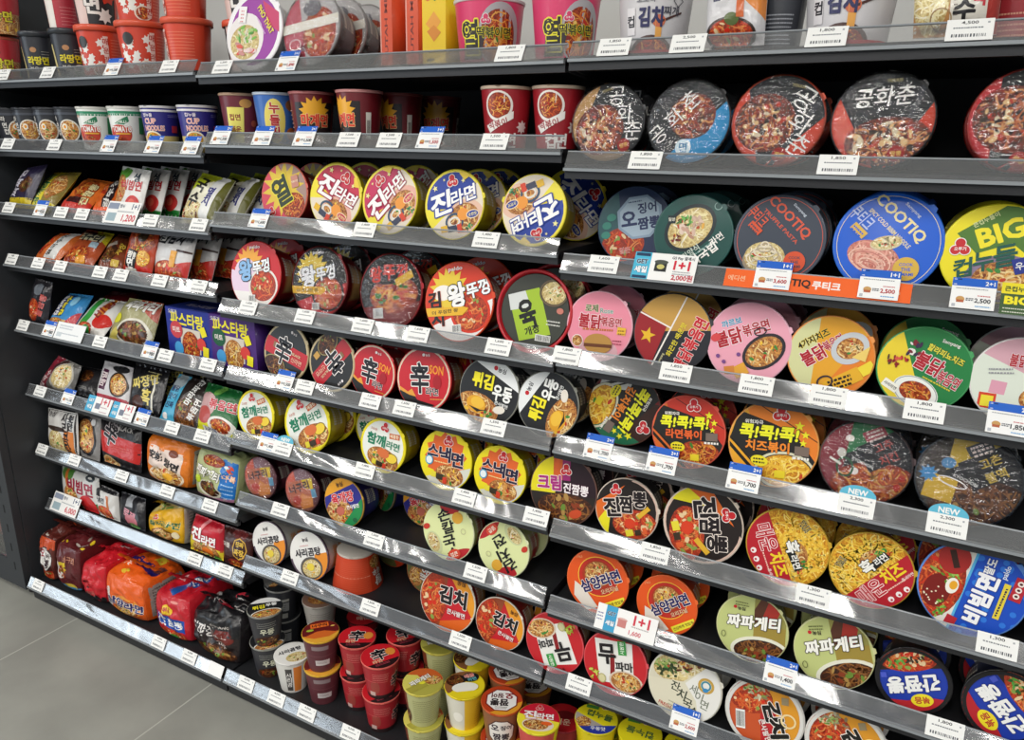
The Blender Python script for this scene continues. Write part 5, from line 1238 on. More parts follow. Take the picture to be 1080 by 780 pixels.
def s_comic(p):
    p.rect(-2.4, 0, 2.4, 4, 'd04028'); p.R.seed(4)
    for k in range(16): p.star(p.R.uniform(-1.1, .4), p.R.uniform(.2, 1.9), p.R.uniform(.12, .24), 'ece8e2', p.R.uniform(0, 90), 6, .6)
    p.rect(.5, 0, 2.4, 4, 'd8452a')
    for k in range(12): p.rect(.62, .2 + k * .14, 1.9, .23 + k * .14, 'e87a5a')
    p.ell(-.7, 1.6, .26, .28, '2a2a2a'); p.ell(.1, .3, .44, .34, 'e8d8c8'); p.food(.1, .3, .36, .28, 'red', n=14)
    p.rect(.28, .1, .5, 1.9, 'e8ccc4')
    for i, ch in enumerate('매운라면'): p.text(ch, .38, 1.65 - .42 * i, .26, 'b83020', b=.02)
def s_comic2(p):
    p.rect(-2.4, 0, 2.4, 4, '26262a'); p.rect(-1.2, 0, -.5, 4, 'e4c8c0')
    for i, ch in enumerate('라면'): p.text(ch, -.2, 1.7 - .8 * i, .7, 'f0ece6', '1a1a1c', b=.06)
    p.star(.6, 1.4, .5, 'd8402a', 0, 7, .7); p.star(.4, .4, .4, 'ece8e2', 20, 7, .6); p.rect(1.0, 0, 2.4, 4, 'd8452a')
def s_redup(p):
    p.rect(-2.4, 0, 2.4, 4, 'b83240'); p.rect(-1.4, 0, -.6, 4, 'ece4dc'); p.lines(.3, 1.2, 1, 'e08a8a', 6, .2)
def s_comicside(p):
    s_comic2(p)
TL = dict(group='tall lidded cups on the top shelf')
z1 = Vector((0, 0, 0))
for px, y0, sd, body, cap, lab, yw in (
    (4, .07, s_tang, 'b88a5a', 'c85a4a', 'red topped noodle cup at the left end of the top shelf', 0),
    (44, .07, s_ddang, '2b2d34', '30343a', 'black lidded cup with yellow lettering, left of the pair', -18),
    (76, .07, s_ddang, '2b2d34', '30343a', 'black lidded cup with yellow lettering, right of the pair', -10),
    (108, .07, s_comic, 'd04028', 'e05a3c', 'orange lidded patterned cup beside the black lidded cups', -10),
    (151, .065, s_comic, 'd04028', 'e05a3c', 'orange lidded patterned cup at the front, second from its kind', 4),
    (200, .075, s_comic, 'd04028', 'e05a3c', 'orange lidded cup showing its ribbed orange side', -95),
    (264, .13, s_comic2, '26262a', 'e05a3c', 'orange lidded cup half hidden behind the pho bowl', 0)):
    rr = .046 if px < 90 else .056
    pos = XY('L1' if px < 215 else 'M1', px, y0)
    cup(pos, rr, rr * .78, .115, sd, None, lab, yw, body, cap, cap=cap if px > 20 else None, group='tall lidded cups on the top shelf')
for px, y0, sd, body, lidc, lab, yw, dz in (
    (10, .07, s_tang, 'b88a5a', 'c85a4a', 'noodle cup stacked on the red topped cup, top shelf', 0, .122),
    (74, .07, s_redup, 'b83240', 'c85a4a', 'red and white cup stacked above the black lidded cups', 0, .122),
    (108, .07, s_comic2, '26262a', 'e05a3c', 'black and orange patterned cup stacked above its orange lidded fellow', 0, .123),
    (151, .065, s_comic, 'd04028', 'e05a3c', 'orange patterned cup stacked above the frontmost orange lidded cup', 8, .123),
    (200, .075, s_comic, 'd04028', 'e05a3c', 'ribbed orange cup stacked on the ribbed orange cup', -95, .123),
    (264, .13, s_comic2, '26262a', 'e05a3c', 'black and orange cup stacked behind the pho bowl', -20, .123)):
    pos = XY('L1' if px < 215 else 'M1', px, y0); pos.z += dz
    rr = .046 if px < 90 else .056
    cup(pos, rr, rr * .78, .115, sd, None, lab, yw, body, lidc, cap=lidc if px > 90 else None, group='tall lidded cups on the top shelf')
def s_pinktub(p):
    p.rect(-2.4, 0, 2.4, 4, 'd83a6a'); p.rect(-2.4, 1.3, 2.4, 3, 'f0c8d0') if False else None
    p.ell(.55, .75, .7, .95, 'b0acb0'); p.food(.5, .7, .58, .8, 'red', n=46, tops=10); p.poly([(-.75, .1), (-.05, .1), (.1, 1.0), (-.6, 1.0)], '3a3034'); p.emblem(.1, 1.2, .16, 'd8406a')
    p.text('열', -.42, .72, .6, '28221a', 'e8dc30', h=.95, b=.03, ow=.06); p.text('떡볶이면', .35, .85, 1.05, '28221a', 'e8dc30', h=.3, b=.04, ow=.06)
def s_kimtub(p):
    p.rect(-2.4, 0, 2.4, 4, 'cfccce'); p.ell(0, -.05, .7, .55, '5a4440'); p.food(0, -.05, .6, .45, 'red', n=30); p.rect(-2.4, 0, 2.4, .12, 'c03038'); p.rect(.1, .4, .28, .9, 'e0a04a'); p.ell(.19, .85, .18, .16, 'c86a4a'); p.poly([(.2, .85), (.85, 1.1), (.85, 1.05), (.2, .78)], '4a2a24')
    p.rect(-.78, .5, -.5, 1.2, 'e4e0e2'); p.text('컵', -.64, .85, .24, '2a2a30', b=.04); p.text('김치', -.05, .95, .66, '2b2c58', h=.5, b=.07); p.text('찌개', .52, 1.1, .44, '3a3a48', b=.02); p.text('오모리', -.2, 1.4, .5, '6a6a74'); p.ring(.7, 1.35, .16, .16, .03, '4a4a50', n=4)
def s_dark(p):
    p.rect(-2.4, 0, 2.4, 4, '3a3d44'); p.lines(0, 1.4, 1.2, 'a8acb4', 8, .15, .05); p.rect(.9, 0, 1.6, 4, '5a5c60')
def s_redblack(p):
    p.rect(-2.4, 0, 2.4, 4, 'a02830'); p.lines(0, .8, 1.2, 'd89a80', 6, .15, .05)
for row, px, y0, r1, h, sd, body, lab, yw in (
    ('M1', 516, .085, .068, .11, s_pinktub, 'd83a6a', 'pink tub with yellow-edged lettering, behind the yellow carton', -12),
    ('M1', 596, .085, .064, .11, s_pinktub, 'd83a6a', 'pink tub with yellow-edged lettering, beside the white soup tub', 0),
    ('R1', 690, .08, .066, .12, s_kimtub, 'cfccce', 'white soup tub with blue lettering beside the pink tub', -4),
    ('R1', 821, .11, .044, .12, s_dark, '3a3d44', 'dark grey tub with fine print between the white containers', 0),
    ('R1', 896, .08, .070, .12, s_kimtub, 'cfccce', 'white soup tub with blue lettering beside the noodle bundle', -8),
    ('R1', 1075, .11, .052, .13, s_redblack, 'a02830', 'red cup at the right end of the top shelf', 0)):
    cup(XY(row, px, y0), r1, r1 * .8, h, sd, None, lab, yw, body, 'e8e4e4', group='tubs on the top shelf')

# bottom shelf: stacked cups
H = .098
def t_shin(p): p.ell(0, 0, 1.1, 1.1, 'cc1f2a'); p.half(-90, .5, '2a1618'); p.text('辛', .0, .12, .9, '17131a', 'f0e8e0', h=.9, b=.03, ow=.05); p.ell(.6, .1, .26, .3, 'e0903a'); p.lines(-.1, -.62, .8, 'c8485a', 2); p.text('라면', -.3, -.38, .5, 'e8c8a0')
def s_shin(p): p.rect(-2.4, 0, 2.4, 4, 'a4242c'); p.rect(-2.4, 0, 2.4, .3, '2a1a1c'); p.text('辛', .95, 1.15, .85, '1a1518', 'e0b8b0', h=1.1, b=.03, ow=.05); p.ell(-.5, .9, .3, .5, '9a4038'); p.rect(-2.4, 1.3, .3, 1.34, 'c85a58'); p.rect(-.9, .25, -.5, .55, 'c8a8a0'); p.lines(-.1, 1.9, 1, 'd88a80', 4, .14)
def t_racc(p): p.ell(0, 0, 1.1, 1.1, '6a1c1e'); p.half(-90, .25, 'e8a83a'); p.rect(-.5, .35, .5, .75, 'e8702a'); p.text('너구리', 0, .55, .8, '4a1c1c', b=.05); p.poly([(-.9, -.3), (-.2, .0), (.2, 0), (.9, -.3), (.4, -.6), (-.4, -.6)], 'd86a2a'); p.ell(-.55, .2, .2, .1, 'a8c03a'); p.ell(.7, .3, .12, .06, 'e8c060')
def s_racc(p): p.rect(-2.4, 0, 2.4, 4, '5e2f36'); p.rect(-.45, .55, .5, .95, 'c8c0be'); p.lines(0, .82, .7, '7a6a6a', 2); p.rect(-.6, 1.75, .4, 2.05, '8a7a7c'); p.rect(-2.4, 1.25, 2.4, 1.28, '7a4a50')
def t_udon(p): p.ell(0, 0, 1.1, 1.1, '202124'); p.half(80, .5, 'e8e8e6'); p.food(0, -.62, .8, .36, 'mix', n=24); p.ring(0, -.62, .86, .42, .07, 'eceae0'); p.text('튀김', -.36, .1, .66, 'f0e22a', b=.06); p.text('우동', .36, .16, .62, 'f2f2ee', b=.06)
def s_udon(p): p.rect(-2.4, 0, 2.4, 4, '36363a'); p.food(0, .4, 1, .4, 'brown', n=20); p.text('우동', 0, 1.2, .9, 'd8d8c0', b=.05); p.lines(0, 1.9, 1.2, 'a8a8a0', 3, .16)
def t_sari(p): p.ell(0, 0, 1.1, 1.1, 'ecebe6'); p.food(.2, -.42, .6, .42, 'cream', n=26); p.text('사리곰탕', -.1, .25, 1.3, '26222a', b=.03, rot=8)
def s_sari(p): p.rect(-2.4, 0, 2.4, 4, 'd8d6d0'); p.rect(.0, .1, .5, 2.1, 'e0843a'); p.rect(-.5, .2, -.1, 2.0, '4a4644'); p.text('사', -.3, 1.5, .34, 'f0ece6'); p.text('리', -.3, 1.1, .34, 'f0ece6'); p.text('곰', -.3, .7, .34, 'f0ece6'); p.lines(1.2, 1.8, .7, '8a8884', 9, .18)
def t_chapa(p): p.ell(0, 0, 1.1, 1.1, 'd8cf62'); p.half(35, .1, 'b8442a'); p.half(75, .45, 'c8602a'); p.half(-70, .35, 'b0aa4a'); p.food(.5, .05, .42, .34, 'mix', n=24); p.rect(-.9, -.6, .2, -.2, 'a8a040', 25); p.text('짜파게티', -.15, .1, 1.15, 'f6f2e4', '2c1f16', h=.34, b=.06, ow=.05, rot=28); p.ell(-.05, -.12, .16, .1, 'e8e03a')
def s_chapa(p): p.rect(-2.4, 0, 2.4, 4, 'b0b07c'); p.rect(-2.4, 0, -1.0, 4, '7a3a24'); p.lines(.3, 1.9, 1.8, '8a8a56', 12, .14, .05); p.food(-1.2, .7, .4, .6, 'brown', n=14)
def t_yellow(p): p.ell(0, 0, 1.1, 1.1, 'ead425'); p.half(130, .15, '8a5a34'); p.food(-.4, .4, .5, .42, 'brown', n=20, tops=8); p.ell(.35, .5, .44, .34, '1c1c20'); p.text('매콤', .3, .62, .5, 'd8584a', 'f0e8e0', b=.03, rot=14); p.text('라면', .42, .34, .44, '6ab8c0', b=.03, rot=14); p.ell(0, -.22, .66, .36, 'f0eee4'); p.half(-90, .5, 'ead425')
def s_yellow(p): p.rect(-2.4, 0, 2.4, 4, 'dcae24'); p.rect(-2.4, 0, .0, 4, 'd8d4c4'); p.ell(-.4, 1.0, .3, .34, 'ece8dc'); p.lines(1.0, 1.8, .7, 'b08a1c', 9, .18)
def oct8(p, x, y, rx, ry, c): p.poly(circ(x, y, rx, ry, 8, .39, .39 + 2 * PI - .001), c)
def t_squid(p): p.ell(0, 0, 1.1, 1.1, 'b8401e'); p.half(-60, .5, 'e09a2a'); oct8(p, 0, 0, .84, .8, '7a1c20'); oct8(p, 0, 0, .77, .73, 'f0ece8'); p.text('오', .36, .3, .4, '8a1c26', b=.08, rot=180); p.text('징어', -.22, .3, .6, '5a1c26', b=.06, rot=180); p.text('짬뽕', -.1, -.16, .9, '2a2024', b=.06, rot=180); p.lines(0, -.48, .6, '6a6460', 2)
def s_squid(p): p.rect(-2.4, 0, 2.4, 4, '8a5a3c'); oct8(p, 0, 1.05, .86, .98, '5a3a30'); oct8(p, 0, 1.05, .78, .9, 'e8e2da'); p.text('오', -.36, 1.45, .44, '3a3038', b=.07); p.text('징어', .26, 1.45, .62, '3a3038', b=.05); p.text('짬뽕', 0, .75, 1.0, '3a3038', b=.06)
def t_jin(p): p.ell(0, 0, 1.1, 1.1, 'f0e23a'); p.half(80, .05, 'c81f34'); p.ell(0, -.4, .75, .42, 'e8d8c8'); p.food(-.1, -.42, .6, .32, 'mix', n=24, tops=10); p.ell(.4, -.3, .26, .12, 'e8642a'); p.text('진', -.42, .18, .6, 'f6f2f0', 'c01a30', h=.5, b=.06, ow=.05); p.text('라면', .3, .14, .8, 'f6f2f0', 'c01a30', h=.36, b=.05, ow=.05); p.emblem(.0, .66, .2)
def s_jin(p): p.rect(-2.4, 0, 2.4, 4, 'c8504a'); p.rect(.9, 0, 2.4, 4, 'e0cc2a'); p.food(-.3, .9, .6, .6, 'kim', n=20)
def t_noodle(p): p.ell(0, 0, 1.1, 1.1, 'e4d61f'); p.half(-120, .2, 'a8a09a'); p.food(-.6, -.3, .36, .34, 'mix', n=16); p.half(-80, .5, '2a3a9a'); p.text('우동맛', .1, -.66, .7, 'f0f0f0'); p.text('컵누들', .15, .2, 1.25, '1c5a3c', h=.42, b=.03, rot=-16); p.rect(-.5, .6, .1, .82, '4a8a3a', -8); p.emblem(.4, .72, .15)
def t_noodle2(p): p.ell(0, 0, 1.1, 1.1, 'e4d61f'); p.text('컵누들', .0, .0, 1.3, '1c5a3c', h=.44, b=.03, rot=168); p.emblem(.3, .66, .18); p.rect(-.6, .55, 0, .8, '4a8a3a', -6)
def s_noodle(p): p.rect(-2.4, 0, 2.4, 4, 'd8c41e'); p.lines(0, 1.6, 1.4, '8a7a1a', 6, .2)
def t_grey(p): p.ell(0, 0, 1.1, 1.1, '8a6a5a'); p.food(.1, -.05, .78, .62, 'mix', n=40, tops=14)
def s_grey(p): p.rect(-2.4, 0, 2.4, 4, '9a9690'); p.rect(-2.4, 0, 2.4, .9, 'c4c0ba'); p.text('사리', 0, .5, .8, '6a6460'); p.lines(0, 1.8, 1.4, '5a5652', 4, .16)
def s_dkcup(p): p.rect(-2.4, 0, 2.4, 4, '2c2e33'); p.rect(-1.0, .7, .4, 1.4, '9a9c9c'); p.rect(-1.0, 1.5, .4, 1.7, 'b0b0aa'); p.lines(-.3, 1.2, 1, '4a4c50', 4, .16); p.rect(-1, .1, .3, .5, 'a8a8a2')
def t_dk(p): p.ell(0, 0, 1.1, 1.1, '222326'); p.food(-.5, .2, .4, .5, 'mix', n=20); p.text('볶음', .4, -.1, .6, 'd8d8d4', b=.03, rot=20)
def t_red2(p): p.ell(0, 0, 1.1, 1.1, 'c8242c'); p.ell(.1, .2, .5, .3, '7a1c22'); p.text('매운', 0, -.3, .8, 'f0d8c0')
STK = [  # px, py of the upper lid, levels, side, top, body, lid, label of upper, label of lower, yaw, lid turn, min y, peel
    (308, 688, (1,), s_sari, t_sari, 'd8d6d0', 'ecebe6', 'white cup with an orange stripe, bottom shelf front', '', 0, 6, False),
    (297, 614, (2, 1), s_dkcup, t_dk, '2c2e33', '8a8a86', 'black cup with its lid curling open, above the black multipack', 'black cup carrying the cup with the curled lid', 0, 0, True),
    (289, 656, (2, 1), s_udon, t_udon, '36363a', '9a9a90', 'black and white lid cup with yellow lettering, bottom shelf', 'black cup beneath the cup with yellow lettering', 0, 4, False),
    (337, 630, (2, 1), s_grey, t_grey, '9a9690', 'b0a8a0', 'grey cup with noodle picture lid, at the back of the bottom shelf', 'grey cup beneath the noodle picture lid cup', 0, 0, False),
    (338, 665, (2, 1), s_racc, t_racc, '5e2f36', 'e8b83a', 'maroon cup with orange and yellow lid, upper of its stack', 'maroon cup with orange and yellow lid, lower of its stack', 0, 4, False),
    (373, 671, (2, 1), s_shin, t_shin, 'b02830', 'e06a60', 'red cup with black brushed character, top of the leftmost red stack', 'red cup at the foot of the leftmost red stack', -4, -6, False),
    (401, 691, (2, 1), s_shin, t_shin, 'b02830', 'e06a60', 'red cup with black brushed character, top of the front red stack', 'red cup at the foot of the front red stack', 6, 14, False),
    (427, 668, (2, 1), s_shin, t_shin, 'b02830', 'e06a60', 'red cup with black brushed character, top of the rear red stack', 'red cup at the foot of the rear red stack', -14, 30, False),
    (435, 724, (2, 1), s_chapa, t_chapa, 'c2c083', 'd8cc5a', 'olive green cup with slanting white lettering, front of its kind', 'olive green cup under the front olive cup', 0, 4, False),
    (455, 676, (2, 1), s_chapa, t_chapa, 'c2c083', 'd8cc5a', 'olive green cup with slanting white lettering, rear of its kind', 'olive green cup under the rear olive cup', 10, -14, False),
    (484, 722, (2, 1), s_yellow, t_yellow, 'dcae24', 'ead425', 'yellow and white cup, front of its kind', 'yellow and white cup under the front yellow cup', 0, 6, False),
    (497, 697, (2, 1), s_yellow, t_yellow, 'dcae24', 'ead425', 'yellow and white cup, rear of its kind', 'yellow and white cup under the rear yellow cup', 0, 40, False),
    (518, 736, (2, 1), s_squid, t_squid, '8a5a3c', 'c8582a', 'brown and orange cup with a white octagon on its lid, front', 'brown and orange cup under the front octagon cup', 0, -4, False),
    (534, 708, (2, 1), s_squid, t_squid, '8a5a3c', 'c8582a', 'brown and orange cup with a white octagon on its lid, rear', 'brown and orange cup under the rear octagon cup', 0, 20, False),
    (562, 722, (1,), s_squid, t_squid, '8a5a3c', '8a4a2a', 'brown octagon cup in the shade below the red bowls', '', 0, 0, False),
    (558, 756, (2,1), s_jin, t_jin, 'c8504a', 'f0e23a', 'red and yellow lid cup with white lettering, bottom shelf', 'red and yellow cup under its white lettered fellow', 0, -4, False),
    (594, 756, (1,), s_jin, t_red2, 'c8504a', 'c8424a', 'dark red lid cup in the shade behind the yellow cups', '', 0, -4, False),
    (629, 757, (2, 1), s_noodle, t_noodle, 'd8c41e', 'e4d61f', 'yellow lid cup with a navy stripe', 'yellow cup under the navy striped lid cup', 0, 0, False),
    (604, 784, (2,), s_noodle, t_noodle2, 'd8c41e', 'e4d61f', 'yellow lid cup in front of the navy striped one', '', 0, 176, False),
    (671, 771, (2, 1), s_noodle, t_noodle2, 'd8c41e', 'e4d61f', 'yellow lid cup, its green lettering upside down', 'yellow cup under the upside-down lettered one', 0, 0, False),
    (712, 785, (2,), s_noodle, t_noodle2, 'd8c41e', 'e4d61f', 'yellow lid cup nearest the white rimmed bowls', '', 0, 0, False),
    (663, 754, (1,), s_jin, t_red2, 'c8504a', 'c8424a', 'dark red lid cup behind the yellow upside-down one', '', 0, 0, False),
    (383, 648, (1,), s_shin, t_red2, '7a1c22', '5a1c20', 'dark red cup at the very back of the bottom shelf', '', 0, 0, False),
]
placed = []
for px, py, lv, sd, tp, body, lidc, lu, ll, yw, tr, peel in STK:
    h = H; z = deck('BASE') + .001
    P = atZ(px, py, z + max(lv) * (h + .0025))
    y = max(P.y, -.042); X = P.x + (y - P.y) * .38
    for _ in range(60):                                     # keep neighbouring stacks from touching
        hit = [q for q in placed if (q[0] - X) ** 2 + (q[1] - y) ** 2 < (.098) ** 2]
        if not hit: break
        q = hit[0]; dx, dy = X - q[0], y - q[1]; dd = math.hypot(dx, dy) or 1
        X += dx / dd * .004; y += abs(dy / dd) * .004 + .001
    placed.append((X, y))
    if lv == (2,): lv = (2, 1)
    for k in lv:
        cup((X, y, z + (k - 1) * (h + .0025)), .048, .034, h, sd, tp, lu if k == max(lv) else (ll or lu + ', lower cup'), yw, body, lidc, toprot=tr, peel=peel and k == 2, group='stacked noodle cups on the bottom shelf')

# upturned bowl on the middle bay's eighth shelf
def s_saeu(p):
    p.rect(-2.4, 0, 2.4, 4, 'd4492a'); p.lines(-.2, 1.38, 1.5, 'd8583a', 16, .08, .03); p.rect(-2.4, .72, 2.4, .75, 'e89a80'); p.rect(.55, 0, 1.7, 4, 'c03a1c'); p.food(1.0, 1.25, .4, .3, 'mix', n=14); p.text('새우', .95, .8, .55, 'e8e0d8', '5a1a14', b=.05, rot=180); p.text('탕', .95, .4, .4, 'e8e0d8', '5a1a14', b=.05, rot=180)
cup(XY('M8', 377, .092), .051, .066, .098, s_saeu, None, 'orange bowl standing upside down on its lid', 0, 'd4492a', 'd8d0c4', base='e8e2d8', name='noodle_bowl', cat='noodle bowl', group='round noodle bowls facing the aisle')
# ================================================================== packets (print space: x -1..1, y -a..a)
def b_navy(p): a = p.a; p.rect(-1, -a, 1, a, '2a2440'); p.half(-90, a * .55, 'd8c02a'); p.food(.2, .1, .6, .5, 'brown', n=26); p.text('짜짜면', -.55, .2, a * 1.3, 'c8c4d0', '1a1630', b=.04, rot=90)
def b_yelgreen(p): a = p.a; p.rect(-1, -a, 1, a, '8a7a3a'); p.rect(-1, -a, -.1, a, 'e0d02a'); p.food(.35, .1, .6, .75, 'mix', n=40); p.text('참깨라면', -.5, -.1, a * 1.6, '1f6a3a', 'f0ec8a', h=.5, b=.05, rot=90); p.half(-90, a * .72, 'e4d428')
def b_orange(p): a = p.a; p.rect(-1, -a, 1, a, 'd8702a'); p.food(.1, .3, .75, .7, 'red', n=40); p.half(-90, a * .5, 'c8342a'); p.rect(-.6, -a * .6, .3, -a * .3, '3a1a1c'); p.text('진짬뽕', .55, -.1, a * 1.2, 'e8d8a0', '3a1a14', b=.04, rot=90)
def b_orange2(p): a = p.a; p.rect(-1, -a, 1, a, 'd86424'); p.food(-.3, .5, .6, .6, 'kim', n=30); p.rect(-.1, -a, .7, a, '2c2024'); p.text('왕뚜껑', .3, 0, a * 1.6, 'e8e4dc', h=.5, b=.05, rot=90); p.half(-90, a * .7, 'e8581c')
def b_bibim(p): a = p.a; p.rect(-1, -a, 1, a, 'e6e4e0'); p.half(-90, a * .72, '2c8a3c'); p.ell(-.55, a * .72, .4, .3, '5a9a3a'); p.food(-.6, .1, .42, .7, 'mix', n=24, tops=6); p.ell(.45, -.55, .44, .42, 'c8302c'); p.ell(.4, -.5, .2, .2, 'e0604a'); p.text('비빔면', .18, .35, 1.3, 'b8242c', h=.5, b=.05); p.text('생', .4, a * .62, .4, '2a3a4a', b=.04)
def b_guksu(p): a = p.a; p.rect(-1, -a, 1, a, 'e8e4cc'); p.half(120, a * .55, 'b8c22a'); p.food(-.35, -.7, .75, .5, 'cream', n=40, tops=8); p.rect(.25, -a, 1, a, 'e4e4e0')
def b_guksu2(p):
    b_guksu(p)
    for i, ch in enumerate('국수'): p.text(ch, -.3 - .06 * i, .55 - .72 * i, .62, '1e1c1c', b=.05, rot=-10)
    for i, ch in enumerate('멸치'): p.text(ch, .42, .3 - .45 * i, .4, '2c2f7a', b=.04)
    p.rect(.78, -p.a, 1, p.a, '6a6a2a')
def b_orwhite(p): a = p.a; p.rect(-1, -a, 1, a, 'c8662a'); p.rect(-.15, -a, .75, a, 'd8d8d4'); p.text('쌀국수면', .1, .1, a * 1.5, '26241f', h=.4, b=.04, rot=90); p.half(-90, a * .78, 'd86a24'); p.food(-.65, .2, .3, .8, 'kim', n=20)
def b_racc(p): a = p.a; p.rect(-1, -a, 1, a, 'a84a24'); p.half(90, a * .5, '8a3a24'); p.half(60, a * .75, 'd8c82a'); p.rect(-.7, .3, .8, .7, 'd8d0a8'); p.text('너구리', 0, .5, 1.4, '17141c', b=.06); p.food(-.1, -.5, .75, .5, 'red', n=40); p.rect(.35, -.05, .8, .25, 'a8c0cc'); p.poly([(-.1, -.9), (.6, -.8), (.5, -.5), (.0, -.5)], 'e8a03a')
def b_gold(p): a = p.a; p.rect(-1, -a, 1, a, '7a3a20'); p.food(-.3, -.3, .6, .7, 'brown', n=40); p.rect(-.9, .2, .0, .5, 'c8b8a8', 30); p.text('자장', .5, .1, .9, 'e8c04a', '2a1410', b=.05, rot=80); p.rect(.2, -a * .8, .8, -a * .5, 'c8a83a')
def b_jjambag(p): a = p.a; p.rect(-1, -a, 1, a, 'b8401e'); p.food(.1, .5, .85, .7, 'red', n=50, tops=10); p.ell(.2, .75, .34, .25, '3a2a18'); p.half(-90, a * .62, 'c83028'); p.rect(-.65, -.85, .1, .05, '1c191a', -8); p.text('짬뽕', -.28, -.2, .62, 'f0ece4', b=.05, rot=-8); p.text('면', -.35, -.6, .4, 'f0ece4', b=.05); p.rect(-.7, -a, .1, -.85, 'e8e4d8'); p.food(.5, -.3, .4, .4, 'yel', n=20)
def b_kimbag(p): a = p.a; p.rect(-1, -a, 1, a, 'cfcdcc'); p.half(-75, .35, 'c0302a'); p.food(-.1, -.7, .9, .55, 'kim', n=60, tops=12); p.rect(-.9, .5, -.35, 1.15, '1e1e22', -4); p.text('잼', -.62, .82, .4, 'e8e4dc', b=.05); p.text('김치', .1, .78, .75, '1f1f24', h=.55, b=.06); p.text('찌개', .72, .75, .4, '4a4a52', b=.02); p.rect(.05, -.4, .35, .25, 'e0a03a'); p.rect(.3, .22, 1, .3, '3a1c18', -4)
def b_blacktall(p): a = p.a; p.rect(-1, -a, 1, a, '26242a'); p.food(-.3, -.5, .55, .8, 'kim', n=40, tops=10); p.ell(.0, a * .6, .5, .4, '6a7078'); p.text('불짬뽕', .5, -.1, a, 'c8605a', b=.04, rot=80)
def b_blue(p):
    a = p.a; p.rect(-1, -a, 1, a, '3a8ac4'); p.half(-90, a * .55, 'd8b070'); p.half(-40, .75, 'c02838'); p.rect(-.8, -a * .4, -.1, a * .9, '1c2c6a', 0)
    p.text('김치비빔', -.62, .2, a * 1.2, 'f2f2f0', '16246a', h=.3, b=.06, rot=90); p.text('칼국수', -.24, .2, a * 1.1, 'f0e22a', '16161c', h=.3, b=.06, rot=90); p.food(-.3, -a * .75, .6, .28, 'mix', n=20); p.ell(.3, .5, .25, .3, '8ac4e0')
def b_white(p): a = p.a; p.rect(-1, -a, 1, a, 'dcdad4'); p.rect(-.75, -.6, -.3, a, '3a9a3c'); p.rect(.0, -.2, .4, a, 'c87a2a'); p.ell(.5, -.3, .5, .34, 'c8281f'); p.food(-.3, -.75, .5, .3, 'kim', n=20); p.ell(-.2, -a * .8, .26, .2, '2c8a3a'); p.text('비빔', .2, .3, .9, '8a2a24', b=.04, rot=70)
def b_chapa(p): a = p.a; p.rect(-1, -a, 1, a, '9a9668'); p.half(60, a * .7, 'a8402a'); p.text('짜파게티', .15, .55, 1.5, 'f4f2ea', '1e1813', h=.42, b=.07, ow=.05, sh=.2); p.ell(.2, -.42, .78, .5, 'd8d4c4'); p.food(.2, -.42, .68, .42, 'brown', n=70, tops=14); p.ell(-.7, .0, .22, .18, 'd0cc2a'); p.poly([(-1, -.9), (-.6, -.3), (-.4, -.5), (-.7, -1)], 'c8b85a')
def b_redlie(p): a = p.a; p.rect(-1, -a, 1, a, '7a1a26'); p.text('매운', 0, 0, 1, 'c8a0a8', b=.04); p.ell(-.4, .4, .3, .2, 'b8384a')
def b_bowlbag(p): a = p.a; p.rect(-1, -a, 1, a, '5a5854'); p.poly([(-1, -a), (-.55, -a), (-.3, a), (-1, a)], '7a1c2e'); p.poly([(-.55, .4), (0, .9), (.1, .5), (-.4, .1)], '3a1c1c'); p.ell(.25, .0, .66, .7, 'a8a498', -20); p.food(.25, .02, .58, .6, 'cream', -20, n=50, tops=12); p.text('칼국수', -.68, -.3, .9, 'e0c8c8', b=.03, rot=76)
def b_darkbag(p): a = p.a; p.rect(-1, -a, 1, a, '242326'); p.food(.0, .2, .6, .4, 'brown', n=20, tops=2); p.lines(0, -.5, 1, '6a6a66', 2)
def b_whitebowl(p): a = p.a; p.rect(-1, -a, 1, a, 'd0ced0'); p.rect(-.75, -.4, -.35, .6, '4a1a3a', -4); p.half(-90, a * .6, 'a82a3c'); p.ell(.4, .0, .56, .6, '2a2622'); p.food(.4, .0, .48, .52, 'mix', n=40, tops=10); p.ell(.4, a * .75, .5, .2, '2a2a2c'); p.text('메밀', -.55, .1, .7, 'e8d8d8', rot=86, b=.03)
def b_blackgold(p):
    a = p.a; p.rect(-1, -a, 1, a, '1c1b1e'); p.text('짜장면', -.05, .35, 1.5, 'e0cc6a', b=.03, rot=20, h=.5); p.text('흑', .2, -.3, .6, 'e0cc6a', b=.04); p.ell(-.3, -.6, .4, .3, '4a2c24'); p.lines(.4, .8, .8, 'c8c090', 3, .18); p.rect(.55, -.9, .65, .6, 'd8d4c4', 6)
def b_skybag(p):
    a = p.a; p.rect(-1, -a, 1, a, '2c2422'); p.food(.35, -.5, .6, .7, 'brown', n=60, tops=10); p.rect(-1, -a, -.18, a, '4aa6c8'); p.ell(-.6, a * .68, .4, .34, 'a8b4b8')
    for i, t in enumerate(('불닭', '맛이', '진짜')): p.text(t, -.6, .35 - .34 * i, .5, '23305a', b=.04)
    p.ell(-.7, -a * .8, .14, .12, 'e8e4e0'); p.text('마라짜장', .45, .4, a * 1.2, 'f0eeea', '1c1816', h=.34, b=.04, rot=76); p.text('볶음면', .75, -.3, .9, 'f0eeea', b=.03, rot=76)
